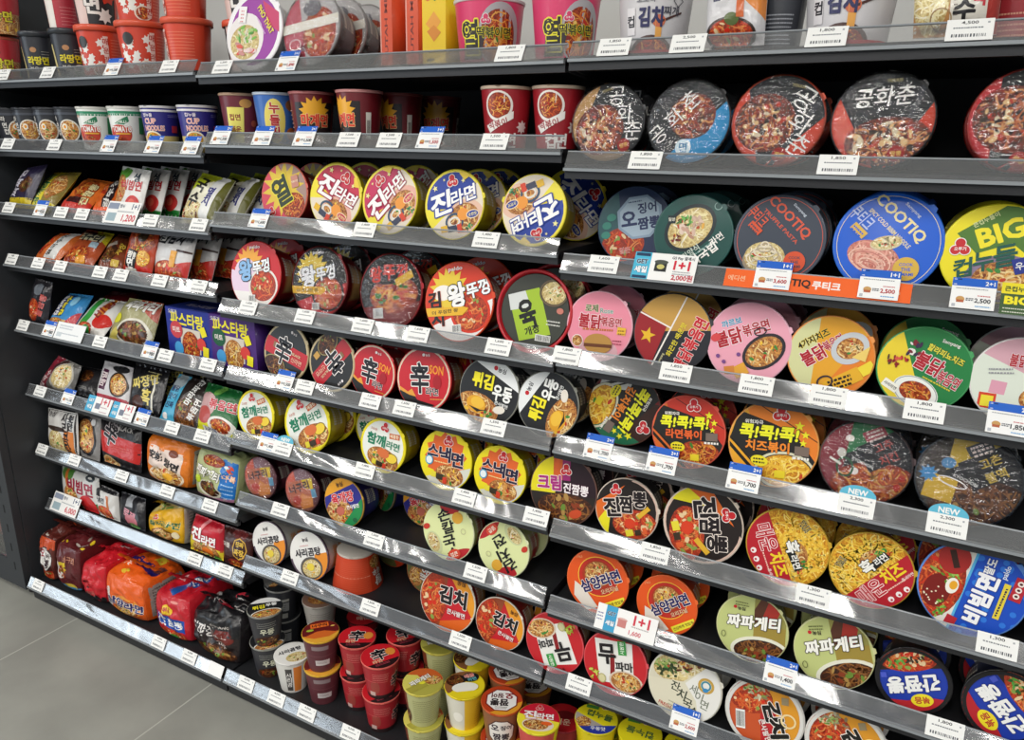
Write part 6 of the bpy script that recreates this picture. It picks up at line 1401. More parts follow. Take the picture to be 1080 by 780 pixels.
def b_greenbul(p): a = p.a; p.rect(-1, -a, 1, a, '1f6a34'); p.half(-100, a * .6, 'd8d82a'); p.ell(-.5, .1, .5, .5, 'c8a0a0'); p.ell(-.55, -.3, .4, .34, 'b8504a'); p.text('볶음면', .3, .2, 1.3, 'c02838', 'f4e8ea', h=.4, b=.05, ow=.05); p.ell(.35, -.6, .66, .36, 'e4e2da'); p.food(.35, -.6, .52, .27, 'red', n=36, tops=4); p.rect(-.6, -.95, .1, -.75, 'e8e8e0', -6); p.text('사리면', -.25, -.85, .6, '2a3a7a', b=.04, rot=-6); p.ell(.0, .75, .3, .16, '6aa84a', 40)
def b_sari(p):
    a = p.a; p.rect(-1, -a, 1, a, 'd2d0cc'); p.rect(-.95, -a * .96, .95, a * .96, '3a3634'); p.rect(-.88, -a * .93, .88, a * .93, 'd2d0cc'); p.food(-.3, -.55, .55, .6, 'cream', n=40, tops=6); p.ell(-.3, .1, .6, .1, '3a2c24'); p.rect(.25, -a * .9, .85, .1, 'd8803a')
    for i, ch in enumerate('사리곰탕'): p.text(ch, .3 + .05 * i, a * .68 - .42 * i, .42, '2a2628', b=.03)
    for i, ch in enumerate('뽀얀'): p.text(ch, .68, a * .7 - .3 * i, .3, '2a2628', b=.05)
    p.text('농심', -.55, a * .78, .4, '3a3638', b=.02)
def b_bowl2(p): a = p.a; p.rect(-1, -a, 1, a, '8a8886'); p.rect(-1, -a, -.5, .1, '8a1c34'); p.poly([(-1, .1), (-.5, .1), (-.3, .7), (-.8, .6)], '4a1a24'); p.ell(.15, .0, .72, .95, '2c2c30', 8); p.food(.15, .0, .6, .8, 'mix', 8, n=60, tops=14); p.ell(.6, .75, .16, .16, 'd8d8d8')
def b_shinblack(p): a = p.a; p.rect(-1, -a, 1, a, '201e20'); p.rect(-1, -.45, 1, .25, 'c0241f', -4); p.text('辛', -.3, .3, .7, '17141a', 'c8c0c0', h=.9, b=.02, rot=-20); p.text('BLACK', .4, .55, .7, 'b8b4b0', b=.03); p.ell(-.5, -.78, .42, .3, 'b89a6a', -10); p.food(-.5, -.78, .36, .25, 'mix', -10, n=24); p.lines(.2, -.1, 1, 'd85a50', 2)
def b_ansung(p): a = p.a; p.rect(-1, -a, 1, a, 'e07a22'); p.poly([(-.85, -.2), (-.7, .75), (.75, .6), (.7, -.45)], 'ecd8cc'); p.bowl(.05, -.6, .7, .42, 'mix', 'e8d4b8', n=50, tops=8); p.ell(.15, -.55, .22, .18, 'f0b02a'); p.text('安城', -.42, .3, .6, '201a1c', b=.06, h=.4, rot=-12); p.text('탕면', .28, .02, .7, '201a1c', b=.06, h=.4, rot=-14); p.ell(.35, .55, .2, .17, '7a3a1c')
def b_chapa2(p):
    a = p.a; p.rect(-1, -a, 1, a, 'b4bb86'); p.rect(.3, -a * .92, 1, a * .92, '1f74c4'); p.ell(.68, .55, .18, .2, 'd84a2a'); p.text('행복', .66, .15, .5, 'f0d0b0', 'c8402a', b=.05); p.lines(.65, -.15, .56, 'b8d8f0', 4, .2, .05); p.ell(.5, .6, .12, .07, 'e8f0f4'); p.ell(.6, -.85, .16, .07, 'e8f0f4'); p.half(-85, a * .86, 'c88aa8')
    p.text('짜파게티', -.32, .15, 1.2, 'f6f4ea', '1e1813', h=.42, b=.07, ow=.06, rot=-6, sh=.2); p.ell(-.2, -.55, .6, .36, 'dcd8c4', -10); p.food(-.18, -.52, .5, .3, 'brown', -10, n=50, tops=10); p.ell(-.8, -.25, .17, .17, 'b8cc1e'); p.food(-.1, .72, .5, .24, 'red', n=14)
def b_bibim2(p): a = p.a; p.rect(-1, -a, 1, a, 'd0d0cc'); p.half(-80, a * .7, '2a7a3a'); p.ell(-.55, .5, .36, .3, '4a7a34'); p.rect(-.62, -.2, -.46, .6, 'c06a2a'); p.food(-.4, -.35, .4, .4, 'mix', n=26); p.ell(.5, -.5, .42, .4, 'c0282a'); p.text('비빔면', .15, .1, 1.3, '9a1f3a', h=.44, b=.05); p.text('생', .6, .68, .5, '2c3438', b=.05)
def b_whiteblk(p): a = p.a; p.rect(-1, -a, 1, a, 'd0ceca'); p.half(90, a * .72, '222124'); p.food(-.1, -.6, .7, .4, 'kim', n=40, tops=6); p.rect(.2, -.3, .4, .5, 'c8703a'); p.rect(-.7, .3, -.3, .8, '2a2a2c'); p.text('냉면', -.3, .1, .6, '2a2a2c', b=.03)
def b_dkpink(p): a = p.a; p.rect(-1, -a, 1, a, '27262a'); p.rect(-.3, .2, .2, .9, '9a9ca0'); p.text('로제', .0, -.2, .9, 'd8909c', b=.04, rot=-14); p.ell(.1, -.5, .5, .3, 'c0707a'); p.ell(.2, -.75, .4, .14, '5a8a4a')
def b_sesame(p): a = p.a; p.rect(-1, -a, 1, a, 'e0aa1c'); p.text('참깨라면', .0, .1, 1.7, '1b6a4a', 'f0e0a0', h=.4, b=.06, ow=.04, rot=-5); p.emblem(-.4, .6, .2); p.bowl(-.1, -.6, .55, .36, 'mix', '6a3a1c', n=40, tops=6); p.ell(.65, -.5, .22, .2, 'e8d8b0')
def b_jinred(p): a = p.a; p.rect(-1, -a, 1, a, 'c01f30'); p.half(-100, .2, 'e4ce34'); p.food(.1, -.65, .8, .55, 'mix', n=50, tops=14); p.ell(.3, -.55, .34, .2, 'e8782a'); p.ell(.7, -.9, .24, .24, '5a9a3a'); p.text('진', -.42, .1, .62, 'f4f2f0', 'a01430', h=.6, b=.06, ow=.06); p.text('라면', .35, -.05, .8, 'f4f2f0', 'a01430', h=.4, b=.05, ow=.06); p.poly([(-.1, .3), (.2, a), (.0, a), (-.2, .5)], 'e88a90')
def b_brown(p): a = p.a; p.rect(-1, -a, 1, a, '3f1a18'); p.ell(.2, .75, .5, .22, '6a2a2a'); p.poly(circ(.3, .05, .48, .56, 8), 'd8a83a'); p.poly(circ(.3, .05, .42, .5, 8), '3a1a14'); p.text('진짜', .3, .28, .5, 'e8c04a', b=.05); p.text('짜장', .3, -.12, .6, 'e8c04a', b=.06); p.text('더블', -.6, .1, .5, 'd8d0c8', b=.04); p.ell(.1, -.82, .7, .3, '8a2a20'); p.food(.1, -.82, .6, .24, 'red', n=30)
PG = 'noodle packets in the left bay'
K = packet
TH = .016
K((6, 213), (28, 218), (48, 173), (27, 177), .035, .075, TH, b_navy, 'dark purple and yellow packet at the far left, third shelf', '2a2440', 'L3', group=PG)
K((31, 217), (54, 222), (86, 182), (58, 182), .035, .13, TH, b_yelgreen, 'yellow and green packet picturing noodles, third shelf', 'c8b83a', 'L3', group=PG)
K((61, 222), (91, 226), (118, 192), (93, 188), .035, .15, TH, b_orange, 'orange-red packet with a dark badge, third shelf', 'd8702a', 'L3', group=PG)
K((96, 227), (119, 229), (136, 189), (118, 192), .035, .15, TH, b_orange2, 'orange packet with a black lettered strip, third shelf', 'd86424', 'L3', group=PG)
K((121, 226), (148, 231), (160, 180), (130, 175), .035, .075, .014, b_bibim, 'white packet with red lettering and green foot, front of its row', 'e6e4e0', 'L3', group=PG,
  behind=((.012, .05, 0, 'white packet with green foot, second in its row'), (.03, .095, 0, 'white packet with green foot, third in its row'), (.05, .14, .0, 'white packet with green foot, last in its row')))
K((190, 232), (222, 238), (249, 191), (214, 182), .035, .10, .02, b_guksu2, 'cream packet with black vertical lettering, front of its row', 'e8e4cc', 'L3', group=PG,
  behind=((.035, .06, 0, 'cream packet second in its row beside the red lid bowl'), (.065, .115, 0, 'cream packet third in its row beside the red lid bowl'), (.095, .17, 0, 'cream packet last in its row beside the red lid bowl')))
K((34, 270), (59, 276), (90, 247), (64, 246), .035, .10, TH, b_orwhite, 'orange packet with a white lettered strip, lying back at the far left', 'c8662a', 'L4', group=PG)
K((64, 276), (96, 282), (121, 247), (92, 242), .035, .13, TH, b_racc, 'brown-orange packet with black lettering on a pale band', 'a84a24', 'L4', group=PG)
K((101, 283), (127, 287), (146, 252), (125, 247), .035, .14, TH, b_gold, 'brown packet with gold lettering, fourth shelf', '7a3a20', 'L4', group=PG)
K((130, 288), (160, 293), (169, 244), (142, 238), .035, .07, TH, b_jjambag, 'red noodle packet with a black lettered patch, fourth shelf', 'b8401e', 'L4', group=PG)
K((163, 293), (197, 300), (209, 250), (170, 245), .035, .07, TH, b_kimbag, 'white and red packet with black lettering, front of its row', 'cfcdcc', 'L4', group=PG,
  behind=((.03, .055, 0, 'white and red packet second in its row'), (.06, .11, 0, 'white and red packet third in its row'), (.085, .165, 0, 'white and red packet last in its row')))
K((31, 338), (50, 343), (56, 298), (38, 293), .035, .06, TH, b_blacktall, 'black packet standing upright at the far left, fifth shelf', '26242a', 'L5', group=PG)
K((49, 344), (75, 350), (99, 312), (74, 309), .035, .12, TH, b_blue, 'blue packet with yellow and white lettering, lying back', '3a8ac4', 'L5', group=PG)
K((76, 349), (108, 358), (137, 319), (106, 314), .035, .14, TH, b_white, 'white packet with green and orange bars, lying back', 'dcdad4', 'L5', group=PG)
K((90, 317), (118, 320), (136, 309), (106, 306), .20, .33, TH, b_redlie, 'dark red packet lying in the shade behind the blue one', '7a1a26', None, group=PG)
K((113, 353), (159, 364), (173, 320), (137, 314), .035, .10, .022, b_chapa, 'olive packet with white lettering and dark noodles, beside the blue carton', '9a9668', 'L5', group=PG)
K((30, 409), (64, 413), (74, 383), (50, 372), .035, .075, TH, b_bowlbag, 'grey packet with a maroon side and large noodle bowl, sixth shelf', '5a5854', 'L6', group=PG)
K((74, 414), (99, 419), (112, 390), (88, 386), .05, .13, TH, b_darkbag, 'nearly black packet lying in shade beside the grey one', '242326', 'L6', group=PG)
K((100, 416), (134, 424), (141, 388), (111, 380), .035, .12, TH, b_whitebowl, 'white packet with purple strip and noodle bowl, sixth shelf', 'd0ced0', 'L6', group=PG)
K((136, 427), (166, 437), (180, 391), (144, 382), .035, .11, TH, b_blackgold, 'black packet with gold brush lettering, front of its row', '1c1b1e', 'L6', group=PG,
  behind=((.03, .06, 0, 'black packet behind the gold lettered black one'), (.06, .12, 0, 'black packet last behind the gold lettered one')))
K((168, 440), (207, 452), (224, 404), (190, 394), .035, .12, TH, b_skybag, 'dark brown packet with a sky blue strip down its left side', '2c2422', 'L6', group=PG)
K((208, 452), (248, 465), (256, 413), (220, 403), .035, .10, .02, b_greenbul, 'green packet with red lettering and a plate of noodles', '1f6a34', 'L6', group=PG)
K((41, 472), (71, 480), (69, 432), (39, 426), .03, .055, .012, b_sari, 'white dark-bordered packet with vertical lettering, seventh shelf', 'd2d0cc', 'L7', group=PG)
K((78, 480), (106, 490), (107, 441), (80, 430), .04, .09, .012, b_bowl2, 'grey packet with maroon corner and an oval noodle bowl', '8a8886', 'L7', group=PG)
K((110, 489), (150, 503), (150, 450), (108, 438), .05, .10, .018, b_shinblack, 'black and red packet beside the orange multipack, seventh shelf', '201e20', 'L7', group=PG)
K((65, 533), (103, 546), (99, 500), (61, 486), .04, .07, TH, b_bibim2, 'pale grey packet with dark red lettering and a tomato', 'd0d0cc', 'L8', group=PG)
K((107, 546), (128, 556), (125, 519), (101, 508), .04, .07, TH, b_whiteblk, 'white packet with a black top, eighth shelf', 'd0ceca', 'L8', group=PG)
K((129, 557), (155, 570), (154, 526), (129, 518), .04, .08, TH, b_dkpink, 'black packet with pink lettering, eighth shelf', '27262a', 'L8', group=PG)
K((202, 586), (237, 599), (237, 553), (207, 541), .04, .07, .02, b_jinred, 'red and yellow packet with white lettering, eighth shelf', 'c01f30', 'L8', group=PG)
K((238, 599), (266, 612), (269, 563), (238, 553), .04, .07, TH, b_brown, 'dark brown packet with a gold framed badge, eighth shelf', '3f1a18', 'L8', group=PG)
# thick wrapped multipacks
def t_plain(c, c2):
    def f(p): p.rect(-1, -p.a, 1, p.a, c); p.rect(-.7, -.2, .5, .1, c2, -8); p.lines(.1, .2, 1, c2, 1)
    return f
def sd_panel(c):
    def f(p): p.rect(-1, -p.a, 1, p.a, c); p.rect(-.8, -p.a * .8, .8, p.a * .8, '9a948e'); p.lines(0, p.a * .6, 1.3, '5a5652', 9, p.a * .15, .07)
    return f
def t_samyang(p): p.rect(-1, -p.a, 1, p.a, 'e8601c'); p.rect(-1.1, -.16, .9, .2, '241f66', -12); p.text('삼양', -.55, -.2, .5, 'f0e8d8', b=.05); p.rect(.1, p.a * .35, .5, p.a * .75, 'e8c83a', -10); p.rect(.55, -.1, .9, .25, '6a3a3a'); p.ell(-.2, -p.a * .7, .2, .1, 'e8c03a')
def f_samyang(p): a = p.a; p.rect(-1, -a, 1, a, 'e4601e'); p.ell(.15, -.35, .7, .55, 'e89a3a'); p.ell(.15, -.4, .6, .46, 'b84a24'); p.food(.15, -.45, .52, .38, 'mix', n=40, tops=8); p.ell(-.7, -.2, .24, .55, 'd8d0c8'); p.text('삼양라면', .12, -.22, 1.6, '221d60', 'f4ece4', h=.42, b=.07, ow=.05, rot=-4)
def f_gan(p): a = p.a; p.rect(-1, -a, 1, a, 'c01f2c'); p.poly([(-.9, .1), (.75, .02), (.75, -.6), (-.9, -.5)], '1d4fa8'); p.text('간', -.55, -.2, .5, 'f4f4f2', h=.6, b=.05); p.text('짬뽕', .2, -.26, .85, 'f4f4f2', h=.36, b=.04); p.ell(-.1, .35, .3, .24, 'e8c02a'); p.text('볶음', -.1, .35, .4, 'b0242c', b=.04); p.food(.0, -.95, .8, .4, 'kim', n=50, tops=10); p.ell(.1, -.9, .25, .12, '4a9a3a'); p.ell(.3, .8, .2, .06, 'e08a80')
def t_gan(p): p.rect(-1, -p.a, 1, p.a, 'b81c2a'); p.rect(.1, -p.a, .6, p.a, '22519a', -25); p.text('간짬뽕', .35, 0, 1.0, 'f0f0ee', b=.04, rot=62); p.rect(-.8, -.2, -.3, .1, 'd8a0a0')
def f_black(p): a = p.a; p.rect(-1, -a, 1, a, '241a1a'); p.rect(-1, a * .2, 1, a, '1a191c'); p.text('더짜장', -.45, .25, .95, 'd8d4d0', h=.5, b=.04, rot=-8); p.text('CHAJANG', .25, .55, .7, 'c8c0b8', b=.02); p.ell(.35, .15, .5, .3, '6a2018'); p.text('매운', .35, .15, .45, 'e0d0c8', b=.05); p.text('고추', .35, -.2, .5, 'e0d0c8', b=.05); p.food(.0, -.68, .95, .42, 'brown', n=80, tops=16)
def t_black(p): p.rect(-1, -p.a, 1, p.a, '1a191c'); p.rect(-.8, -.2, -.4, .2, '8a8886', 20); p.ell(.1, p.a * .5, .24, .14, 'b82a3a'); p.ell(.1, -.3, .3, .12, 'b82a3a'); p.text('짜장', -.2, -.2, .5, 'b8b4b0', b=.03); p.lines(.5, .1, .6, 'c8c4c0', 3, .2)
def f_mupa(p): a = p.a; p.rect(-1, -a, 1, a, 'c8202c'); p.half(-90, a * .62, '1a1a1c'); p.text('무', -.35, -.15, .5, '2a1214', b=.05, h=.5); p.text('파마', -.1, -.55, .6, 'e08a80', b=.03); p.lines(.2, .2, 1, 'e05a58', 2)
def f_squidm(p): a = p.a; p.rect(-1, -a, 1, a, '5a241e'); p.rect(-1, a * .5, 1, a, 'c04a24'); oct8(p, .1, .05, .72, .6, '2a1a1c'); oct8(p, .1, .05, .64, .54, 'e8e4e0'); p.text('오', -.2, .3, .36, '9a2030', b=.08); p.text('징어', .3, .2, .46, '3a2a30', b=.05); p.text('짬뽕', .15, -.15, .7, '3a2a30', b=.06); p.food(.0, -.8, .8, .36, 'kim', n=40)
def f_raccm(p): a = p.a; p.rect(-1, -a, 1, a, '5c1f22'); p.poly([(-.9, .2), (.1, .35), (.1, -.2), (-.6, -.3)], 'e0c02a'); p.rect(-.8, -.6, -.4, .2, 'd8d0c8', 20); p.food(-.3, -.2, .4, .3, 'red', n=16); p.ell(.2, -.85, .5, .16, 'c0a83a'); p.half(-90, a * .85, '4a8ab0'); p.text('너구리', .3, .5, .8, 'c88a70', b=.04)
def t_crump(c, c2):
    def f(p):
        p.rect(-1, -p.a, 1, p.a, c)
        for k in range(14): p.ell(p.R.uniform(-1, 1), p.R.uniform(-p.a, p.a), p.R.uniform(.06, .24), p.R.uniform(.04, .1), c2[k % len(c2)], p.R.uniform(0, 180))
    return f
multipack((156, 508), (200, 525), (202, 472), (154, 459), .04, .05, .10, b_ansung, t_plain('d8701c', '7a3a14'), 'orange multipack with white panel and noodle bowl, seventh shelf', 'e07a22', 'L7', sd_panel('d87020'), group='multipacks in the left bay')
multipack((206, 525), (249, 541), (254, 487), (208, 471), .04, .05, .08, b_chapa2, t_plain('a8b07a', 'd8dcb8'), 'pale green multipack with a bright blue side strip, seventh shelf', 'b4bb86', 'L7', None, fin=False, group='multipacks in the left bay')
multipack((158, 569), (195, 580), (194, 535), (156, 540), .04, .05, .09, b_sesame, t_crump('c8b878', ['6a8a3a', 'e0dcc0', 'c8a02a']), 'yellow multipack with green lettering, eighth shelf', 'e0aa1c', 'L8', sd_panel('b8b0a0'), ytr=.05, group='multipacks in the left bay')
CP = packet((-22, 589), (13, 604), (11, 556), (-24, 542), -.035, -.03, .016, b_orange, 'orange packet standing inside the charcoal cabinet', 'd8702a', None, group=None)
CP.location.z += .1435 - min(v.co.z for v in CP.data.vertices) - CP.location.z
multipack((39, 606), (60, 616), (57, 569), (33, 559), -.052, -.045, .17, f_squidm, t_crump('5a241e', ['8a7a70', 'b8aca0', 'c04a24']), 'brown multipack with a white octagon, at the far left of the floor shelf', '5a241e', 'BASE', None)
multipack((62, 617), (87, 629), (83, 582), (58, 571), -.052, -.045, .17, f_raccm, t_crump('5c1f22', ['8a7a70', 'c8bcb0', 'e0c02a']), 'maroon multipack with a yellow patch, beside the octagon one', '5c1f22', 'BASE', None)
multipack((89, 630), (113, 640), (110, 598), (85, 592), -.052, -.045, .19, f_mupa, t_crump('c8202c', ['d84a50', 'a81822', 'e8c8c8']), 'bright red multipack with a folded top', 'c8202c', 'BASE', None)
multipack((115, 641), (157, 661), (150, 619), (110, 601), -.052, -.045, .16, f_samyang, t_samyang, 'orange multipack with a navy stripe across its top', 'e4601e', 'BASE', sd_panel('e4601e'), bulge=.016)
multipack((168, 668), (203, 683), (199, 634), (162, 622), -.052, -.035, .17, f_gan, t_gan, 'red multipack with a blue lettered panel', 'c01f2c', 'BASE', None)
multipack((208, 686), (253, 705), (254, 655), (202, 640), -.052, -.035, .125, f_black, t_black, 'black multipack with a glossy crumpled top', '1f1b1d', 'BASE', None, bulge=.018, wr=1.7)

# cartons
def c_pasta(bg, dot):
    def f(p):
        a = p.a; p.rect(-1, -a, 1, a, bg); p.text('파스타랑', -.05, a * .55, 1.5, 'eee22a', h=.46, b=.04, rot=-3); p.rect(-.4, -a * .75, .5, a * .22, 'd8cec0', -2); p.food(.05, -.4, .4, .5, 'mix' if bg[0] == '4' else 'red', n=30)
        p.ell(-.55, .1, .28, .28, dot); p.text('미트', -.55, .1, .34, 'f0e8e0', b=.03); p.ell(-.5, -.5, .2, .22, '4aa0d8'); p.ell(.55, -.25, .2, .2, 'd8403a'); p.rect(.55, .0, .8, .3, 'eee22a', 20); p.rect(.6, -a * .8, .85, -a * .4, 'eee22a', -8); p.text('오뚜기', -.65, a * .85, .4, 'd8d4e8', b=.02)
    return f
def c_pastatop(bg):
    def f(p): p.rect(-1, -p.a, 1, p.a, bg); p.text('파스타랑', 0, 0, 1.2, 'd8d0e8', b=.05)
    return f
CG = 'noodle cartons'
carton((180, 375), (226, 388), 325, .04, .09, c_pasta('1f2f8c', 'c8404a'), '1c2a7c', 'dark blue carton with yellow lettering', 'L5', c_pastatop('26388f'), group=CG, hgt=.135, behind=((.012, .1, 'dark blue carton behind the front blue one'),))
carton((224, 388), (273, 400), 332, .04, .09, c_pasta('4a2478', '1c5a3c'), '3f1f68', 'purple carton with yellow lettering', 'L5', c_pastatop('542c84'), group=CG, hgt=.135, behind=((.012, .1, 'purple carton behind the front purple one'),))
def c_orange(p): a = p.a; p.rect(-1, -a, 1, a, 'd8502a'); p.text('SUTAH MEY', 0, 0, a * 1.6, '7a2a1c', h=.5, rot=90, b=.03); p.rect(-1, -a, -.8, a, 'e8a090')
def c_yellow(p): a = p.a; p.rect(-1, -a, 1, a, 'ecc81e'); p.poly([(-.3, a * .5), (.2, a * .85), (.45, a * .5), (.1, a * .4)], '3f8a3a'); p.ell(-.5, a * .45, .16, .12, 'd8742a'); p.poly([(-.7, -.2), (.0, .6), (.6, -.1), (.0, -.8)], 'e8a03a'); p.poly([(-.6, -.7), (.0, -.3), (.6, -.8), (.0, -1.4)], 'd8882a'); p.ell(-.3, -a * .85, .34, .14, '2a2a1c')
zt = deck('M1')
for px, w_, dsg, sc_, lab in ((408, .030, c_orange, 'd8502a', 'slim orange carton, left of the pair on the top shelf'), (435, .030, c_orange, 'd8502a', 'slim orange carton, right of the pair on the top shelf'), (458, .055, c_yellow, 'ecc81e', 'yellow carton with a green leaf on the top shelf'), (482, .02, c_yellow, 'c8b0a8', 'second yellow carton, half hidden by the pink tub')):
    P = XY('M1', px, .07 if px < 470 else .15)
    a_ = atY(px, 30, P.y); dxp = w_ / 2
    def pixx(X): d = Vector((X, P.y, zt + .05)) - CAM; return 540 + FPX * d.dot(CR) / d.dot(CF)
    carton((pixx(P.x - dxp), 50), (pixx(P.x + dxp), 50), 0, P.y, .12, dsg, sc_, lab, 'M1', group='slim cartons on the top shelf', hgt=.17)
# pouches on the top shelf
def b_pouch(p): a = p.a; p.rect(-1, -a, 1, a, 'd4d2d4'); p.text('김치찌개', -.1, .25, 1.3, '26284a', h=.4, b=.05, rot=4); p.poly([(.3, .1), (1, .4), (1, -.5)], 'e0883a'); p.ell(-.1, -a * .75, .85, .5, '3a2a24'); p.food(-.1, -a * .75, .75, .42, 'kim', n=50, tops=10); p.ell(-.05, -.55, .24, .2, '5a6a3a'); p.rect(.1, -.5, .35, .2, 'd06a3a'); p.rect(.2, .2, 1, .26, '4a2420', 24)
K((744, 50), (806, 47), (812, -34), (748, -34), .035, .06, .022, b_pouch, 'grey soup pouch with orange corner on the top shelf', 'd4d2d4', 'R1', group='soup pouches on the top shelf',
  behind=((-.015, .085, 0, 'grey soup pouch behind the orange cornered one'),))
def b_nood(p):
    a = p.a; p.rect(-1, -a, 1, a, 'cfc6b4'); p.rect(-1, -a, -.15, a, 'b8834a'); p.food(-.6, 0, .44, a, 'cream', n=80, tops=0); p.rect(-.15, -a, .72, a, 'd8d2c6'); p.rect(.7, -a, 1, a, 'a8342c')
    for i, ch in enumerate('국수'): p.text(ch, .18, .1 - .55 * i, .5, '1c1a1c', b=.06)
    for i, ch in enumerate('쌀박'): p.text(ch, .52, .25 - .42 * i, .34, 'c0303c', b=.05)
    p.ring(-.35, -.62, .26, .26, .03, 'a08058'); p.lines(-.02, .3, .1, '6a6058', 8, .12, .03)
K((962, 45), (1050, 40), (1062, -46), (966, -40), .035, .055, .02, b_nood, 'clear noodle bundle with a white vertical label, top shelf', 'cfc6b4', 'R1', group='soup pouches on the top shelf')

# ================================================================== price cards
T = card
for px, pr, ref in ((647, '1,850', 'below the white tub next to the pink tub'), (725, '2,500', 'below the gap left of the grey soup pouch'), (871, '1,800', 'below the right white soup tub'), (1022, '4,500', 'below the noodle bundle')): T('R1', px, 'w', pr, ref)
T('M1', 234, 'w', '1,200', 'left of the pho bowl'); T('M1', 302, 'b', '1,890', 'between the pho bowl and the film-wrapped bowl', '1+1'); T('M1', 537, 'w', '1,800', 'between the two pink tubs')
for px, k, ref in ((3, 'w', 'at the left picture edge, top shelf'), (50, 'w', 'below the black lidded cups'), (118, 'b', 'below the orange lidded cup'), (178, 'w', 'below the ribbed orange cup')): T('L1', px, k, '1,200', ref)
for px, k, ref, pm in ((232, 'b', 'beside the last purple cup', '2+1'), (276, 'b', 'below the maroon and pale yellow cup', '2+1'), (320, 'b', 'below the flaming lettering cup', '2+1'), (367, 'w', 'below the barcode side of the red cup', None), (410, 'w', 'below the shaded red cups', None), (452, 'b', 'in front of the empty shelf stretch', '1+1'), (521, 'w', 'below the white-ringed red cup', None)): T('M2', px, k, '1,500', ref, pm)
for px, k, ref in ((8, 'w', 'below the leftmost black cup'), (57, 'w', 'below the third black cup'), (114, 'b', 'below the first white and green cup'), (161, 'b', 'below the second white and green cup'), (200, 'b', 'below the purple cups')): T('L2', px, k, '1,500', ref)
T('R2', 680, 'w', '1,850', 'between the gold-edged and blue-cornered black bowls'); T('R2', 883, 'w', '1,850', 'between the two largest black and orange bowls')
for px, k, ref in ((9, 'w', 'below the dark purple packet'), (42, 'b', 'below the yellow and green packet'), (64, 'w', 'below the orange-red packet'), (86, 'w', 'below the orange packet with the black strip'), (158, 'w', 'below the white packets with green foot'), (209, 'w', 'below the cream packet')): T('L3', px, k, '950', ref)
T('M3', 272, 'b', '1,600', 'below the red starburst bowl', '2+1'); T('M3', 384, 'w', '1,400', 'between the two pink-red bowls'); T('M3', 512, 'w', '1,400', 'between the two blue and yellow bowls')
T('R3', 636, 'w', '1,600', 'below the navy octagon bowl')
for px, ref in ((12, 'at the far left end of the fourth shelf'), (40, 'below the orange packet with white strip'), (63, 'below the pale banded brown packet'), (105, 'below the brown and gold packet'), (127, 'below the red packet with black patch'), (168, 'below the white and red packet'), (209, 'below the rear white and red packets')): T('L4', px, 'w', '980', ref)
for px, ref in ((261, 'below the lilac cornered red bowl'), (321, 'below the yellow ribboned black bowl'), (382, 'below the creased black and red bowl'), (440, 'below the left side of the orange-red bowl'), (525, 'below the wide red rimmed bowl'), (597, 'at the joint left of the rose pink bowl')): T('M4', px, 'w', '1,600', ref) if px < 590 else None
T('R4', 597, 'w', '1,800', 'below the rose pink bowl'); T('R4', 712, 'w', '1,850', 'below the black, red and tan bowl'); T('R4', 797, 'w', '1,800', 'below the pan picture bowl'); T('R4', 873, 'w', '1,800', 'below the cheesy noodle bowl'); T('R4', 974, 'w', '1,800', 'below the green and yellow bowl'); T('R4', 1063, 'b', '1,850', 'below the pale cream bowl', '2+1')
for px, k, ref in ((24, 'w', 'at the far left end of the fifth shelf'), (51, 'b', 'below the blue packet'), (105, 'w', 'below the white barred packet'), (157, 'b', 'below the olive packet'), (174, 'w', 'between the olive packet and blue carton'), (219, 'w', 'between the blue and purple cartons')): T('L5', px, k, '980', ref)
for px, k, ref in ((299, 'b', 'below the first red banded black bowl'), (321, 'w', 'below the upside-down red banded bowl'), (390, 'w', 'below the leaning red bowl'), (426, 'w', 'below the straight red bowl'), (520, 'w', 'below the down-sloping yellow lettered bowl')): T('M5', px, k, '1,500', ref)
T('R5', 630, 'b', '1,700', 'below the hanging lettering green bowl', '2+1'); T('R5', 697, 'b', '1,700', 'below the red starred bowl', '2+1'); T('R5', 783, 'b', '1,700', 'below the orange starred bowl', '2+1'); T('R5', 902, 'n', '2,300', 'below the red noodle wrapped bowl'); T('R5', 998, 'n', '2,300', 'below the brown noodle wrapped bowl')
for px, k, ref in ((42, 'w', 'below the grey maroon-sided packet'), (71, 'b', 'below the nearly black packet'), (149, 'b', 'below the black and gold packet'), (181, 'w', 'below the sky blue strip packet'), (213, 'w', 'below the green packet')): T('L6', px, k, '1,100', ref)
for px, k, ref in ((281, 'b', 'below the leftmost yellow rimmed bowl'), (298, 'n', 'between the first two yellow rimmed bowls'), (384, 'w', 'left of the down-tilting yellow rimmed bowl'), (489, 'w', 'between the orange and yellow pair'), (565, 'w', 'below the striped dark bowl')): T('M6', px, k, '1,400', ref)
T('R6', 690, 'w', '1,850', 'between the two yellow edged black bowls'); T('R6', 857, 'w', '1,300', 'between the two yellow noodle bowls'); T('R6', 1051, 'w', '1,300', 'below the blue egg bowl')
for px, ref in ((44, 'below the dark-bordered white packet'), (78, 'below the oval noodle bowl packet'), (128, 'below the black and red packet'), (176, 'below the orange multipack'), (221, 'below the pale green multipack')): T('L7', px, 'w', '1,300', ref)
for px, ref in ((295, 'between the two maroon bowls'), (394, 'right of the front blue and orange bowl'), (501, 'below the pale lime bowls')): T('M7', px, 'w', '1,500', ref)
T('R7', 822, 'b', '1,400', 'between the two olive green bowls', '2+1'); T('R7', 996, 'w', '1,800', 'below the upside-down blue bowl')
T('L8', 237, 'w', '1,300', 'below the dark brown badge packet')
for px, ref in ((205, 'below the red and yellow packet'),): T('L8', px, 'w', '1,300', ref)
for px, ref in ((305, 'between the two white and orange bowls'), (390, 'below the upturned orange bowl'), (485, 'below the red and yellow bowls')): T('M8', px, 'w', '1,500', ref)
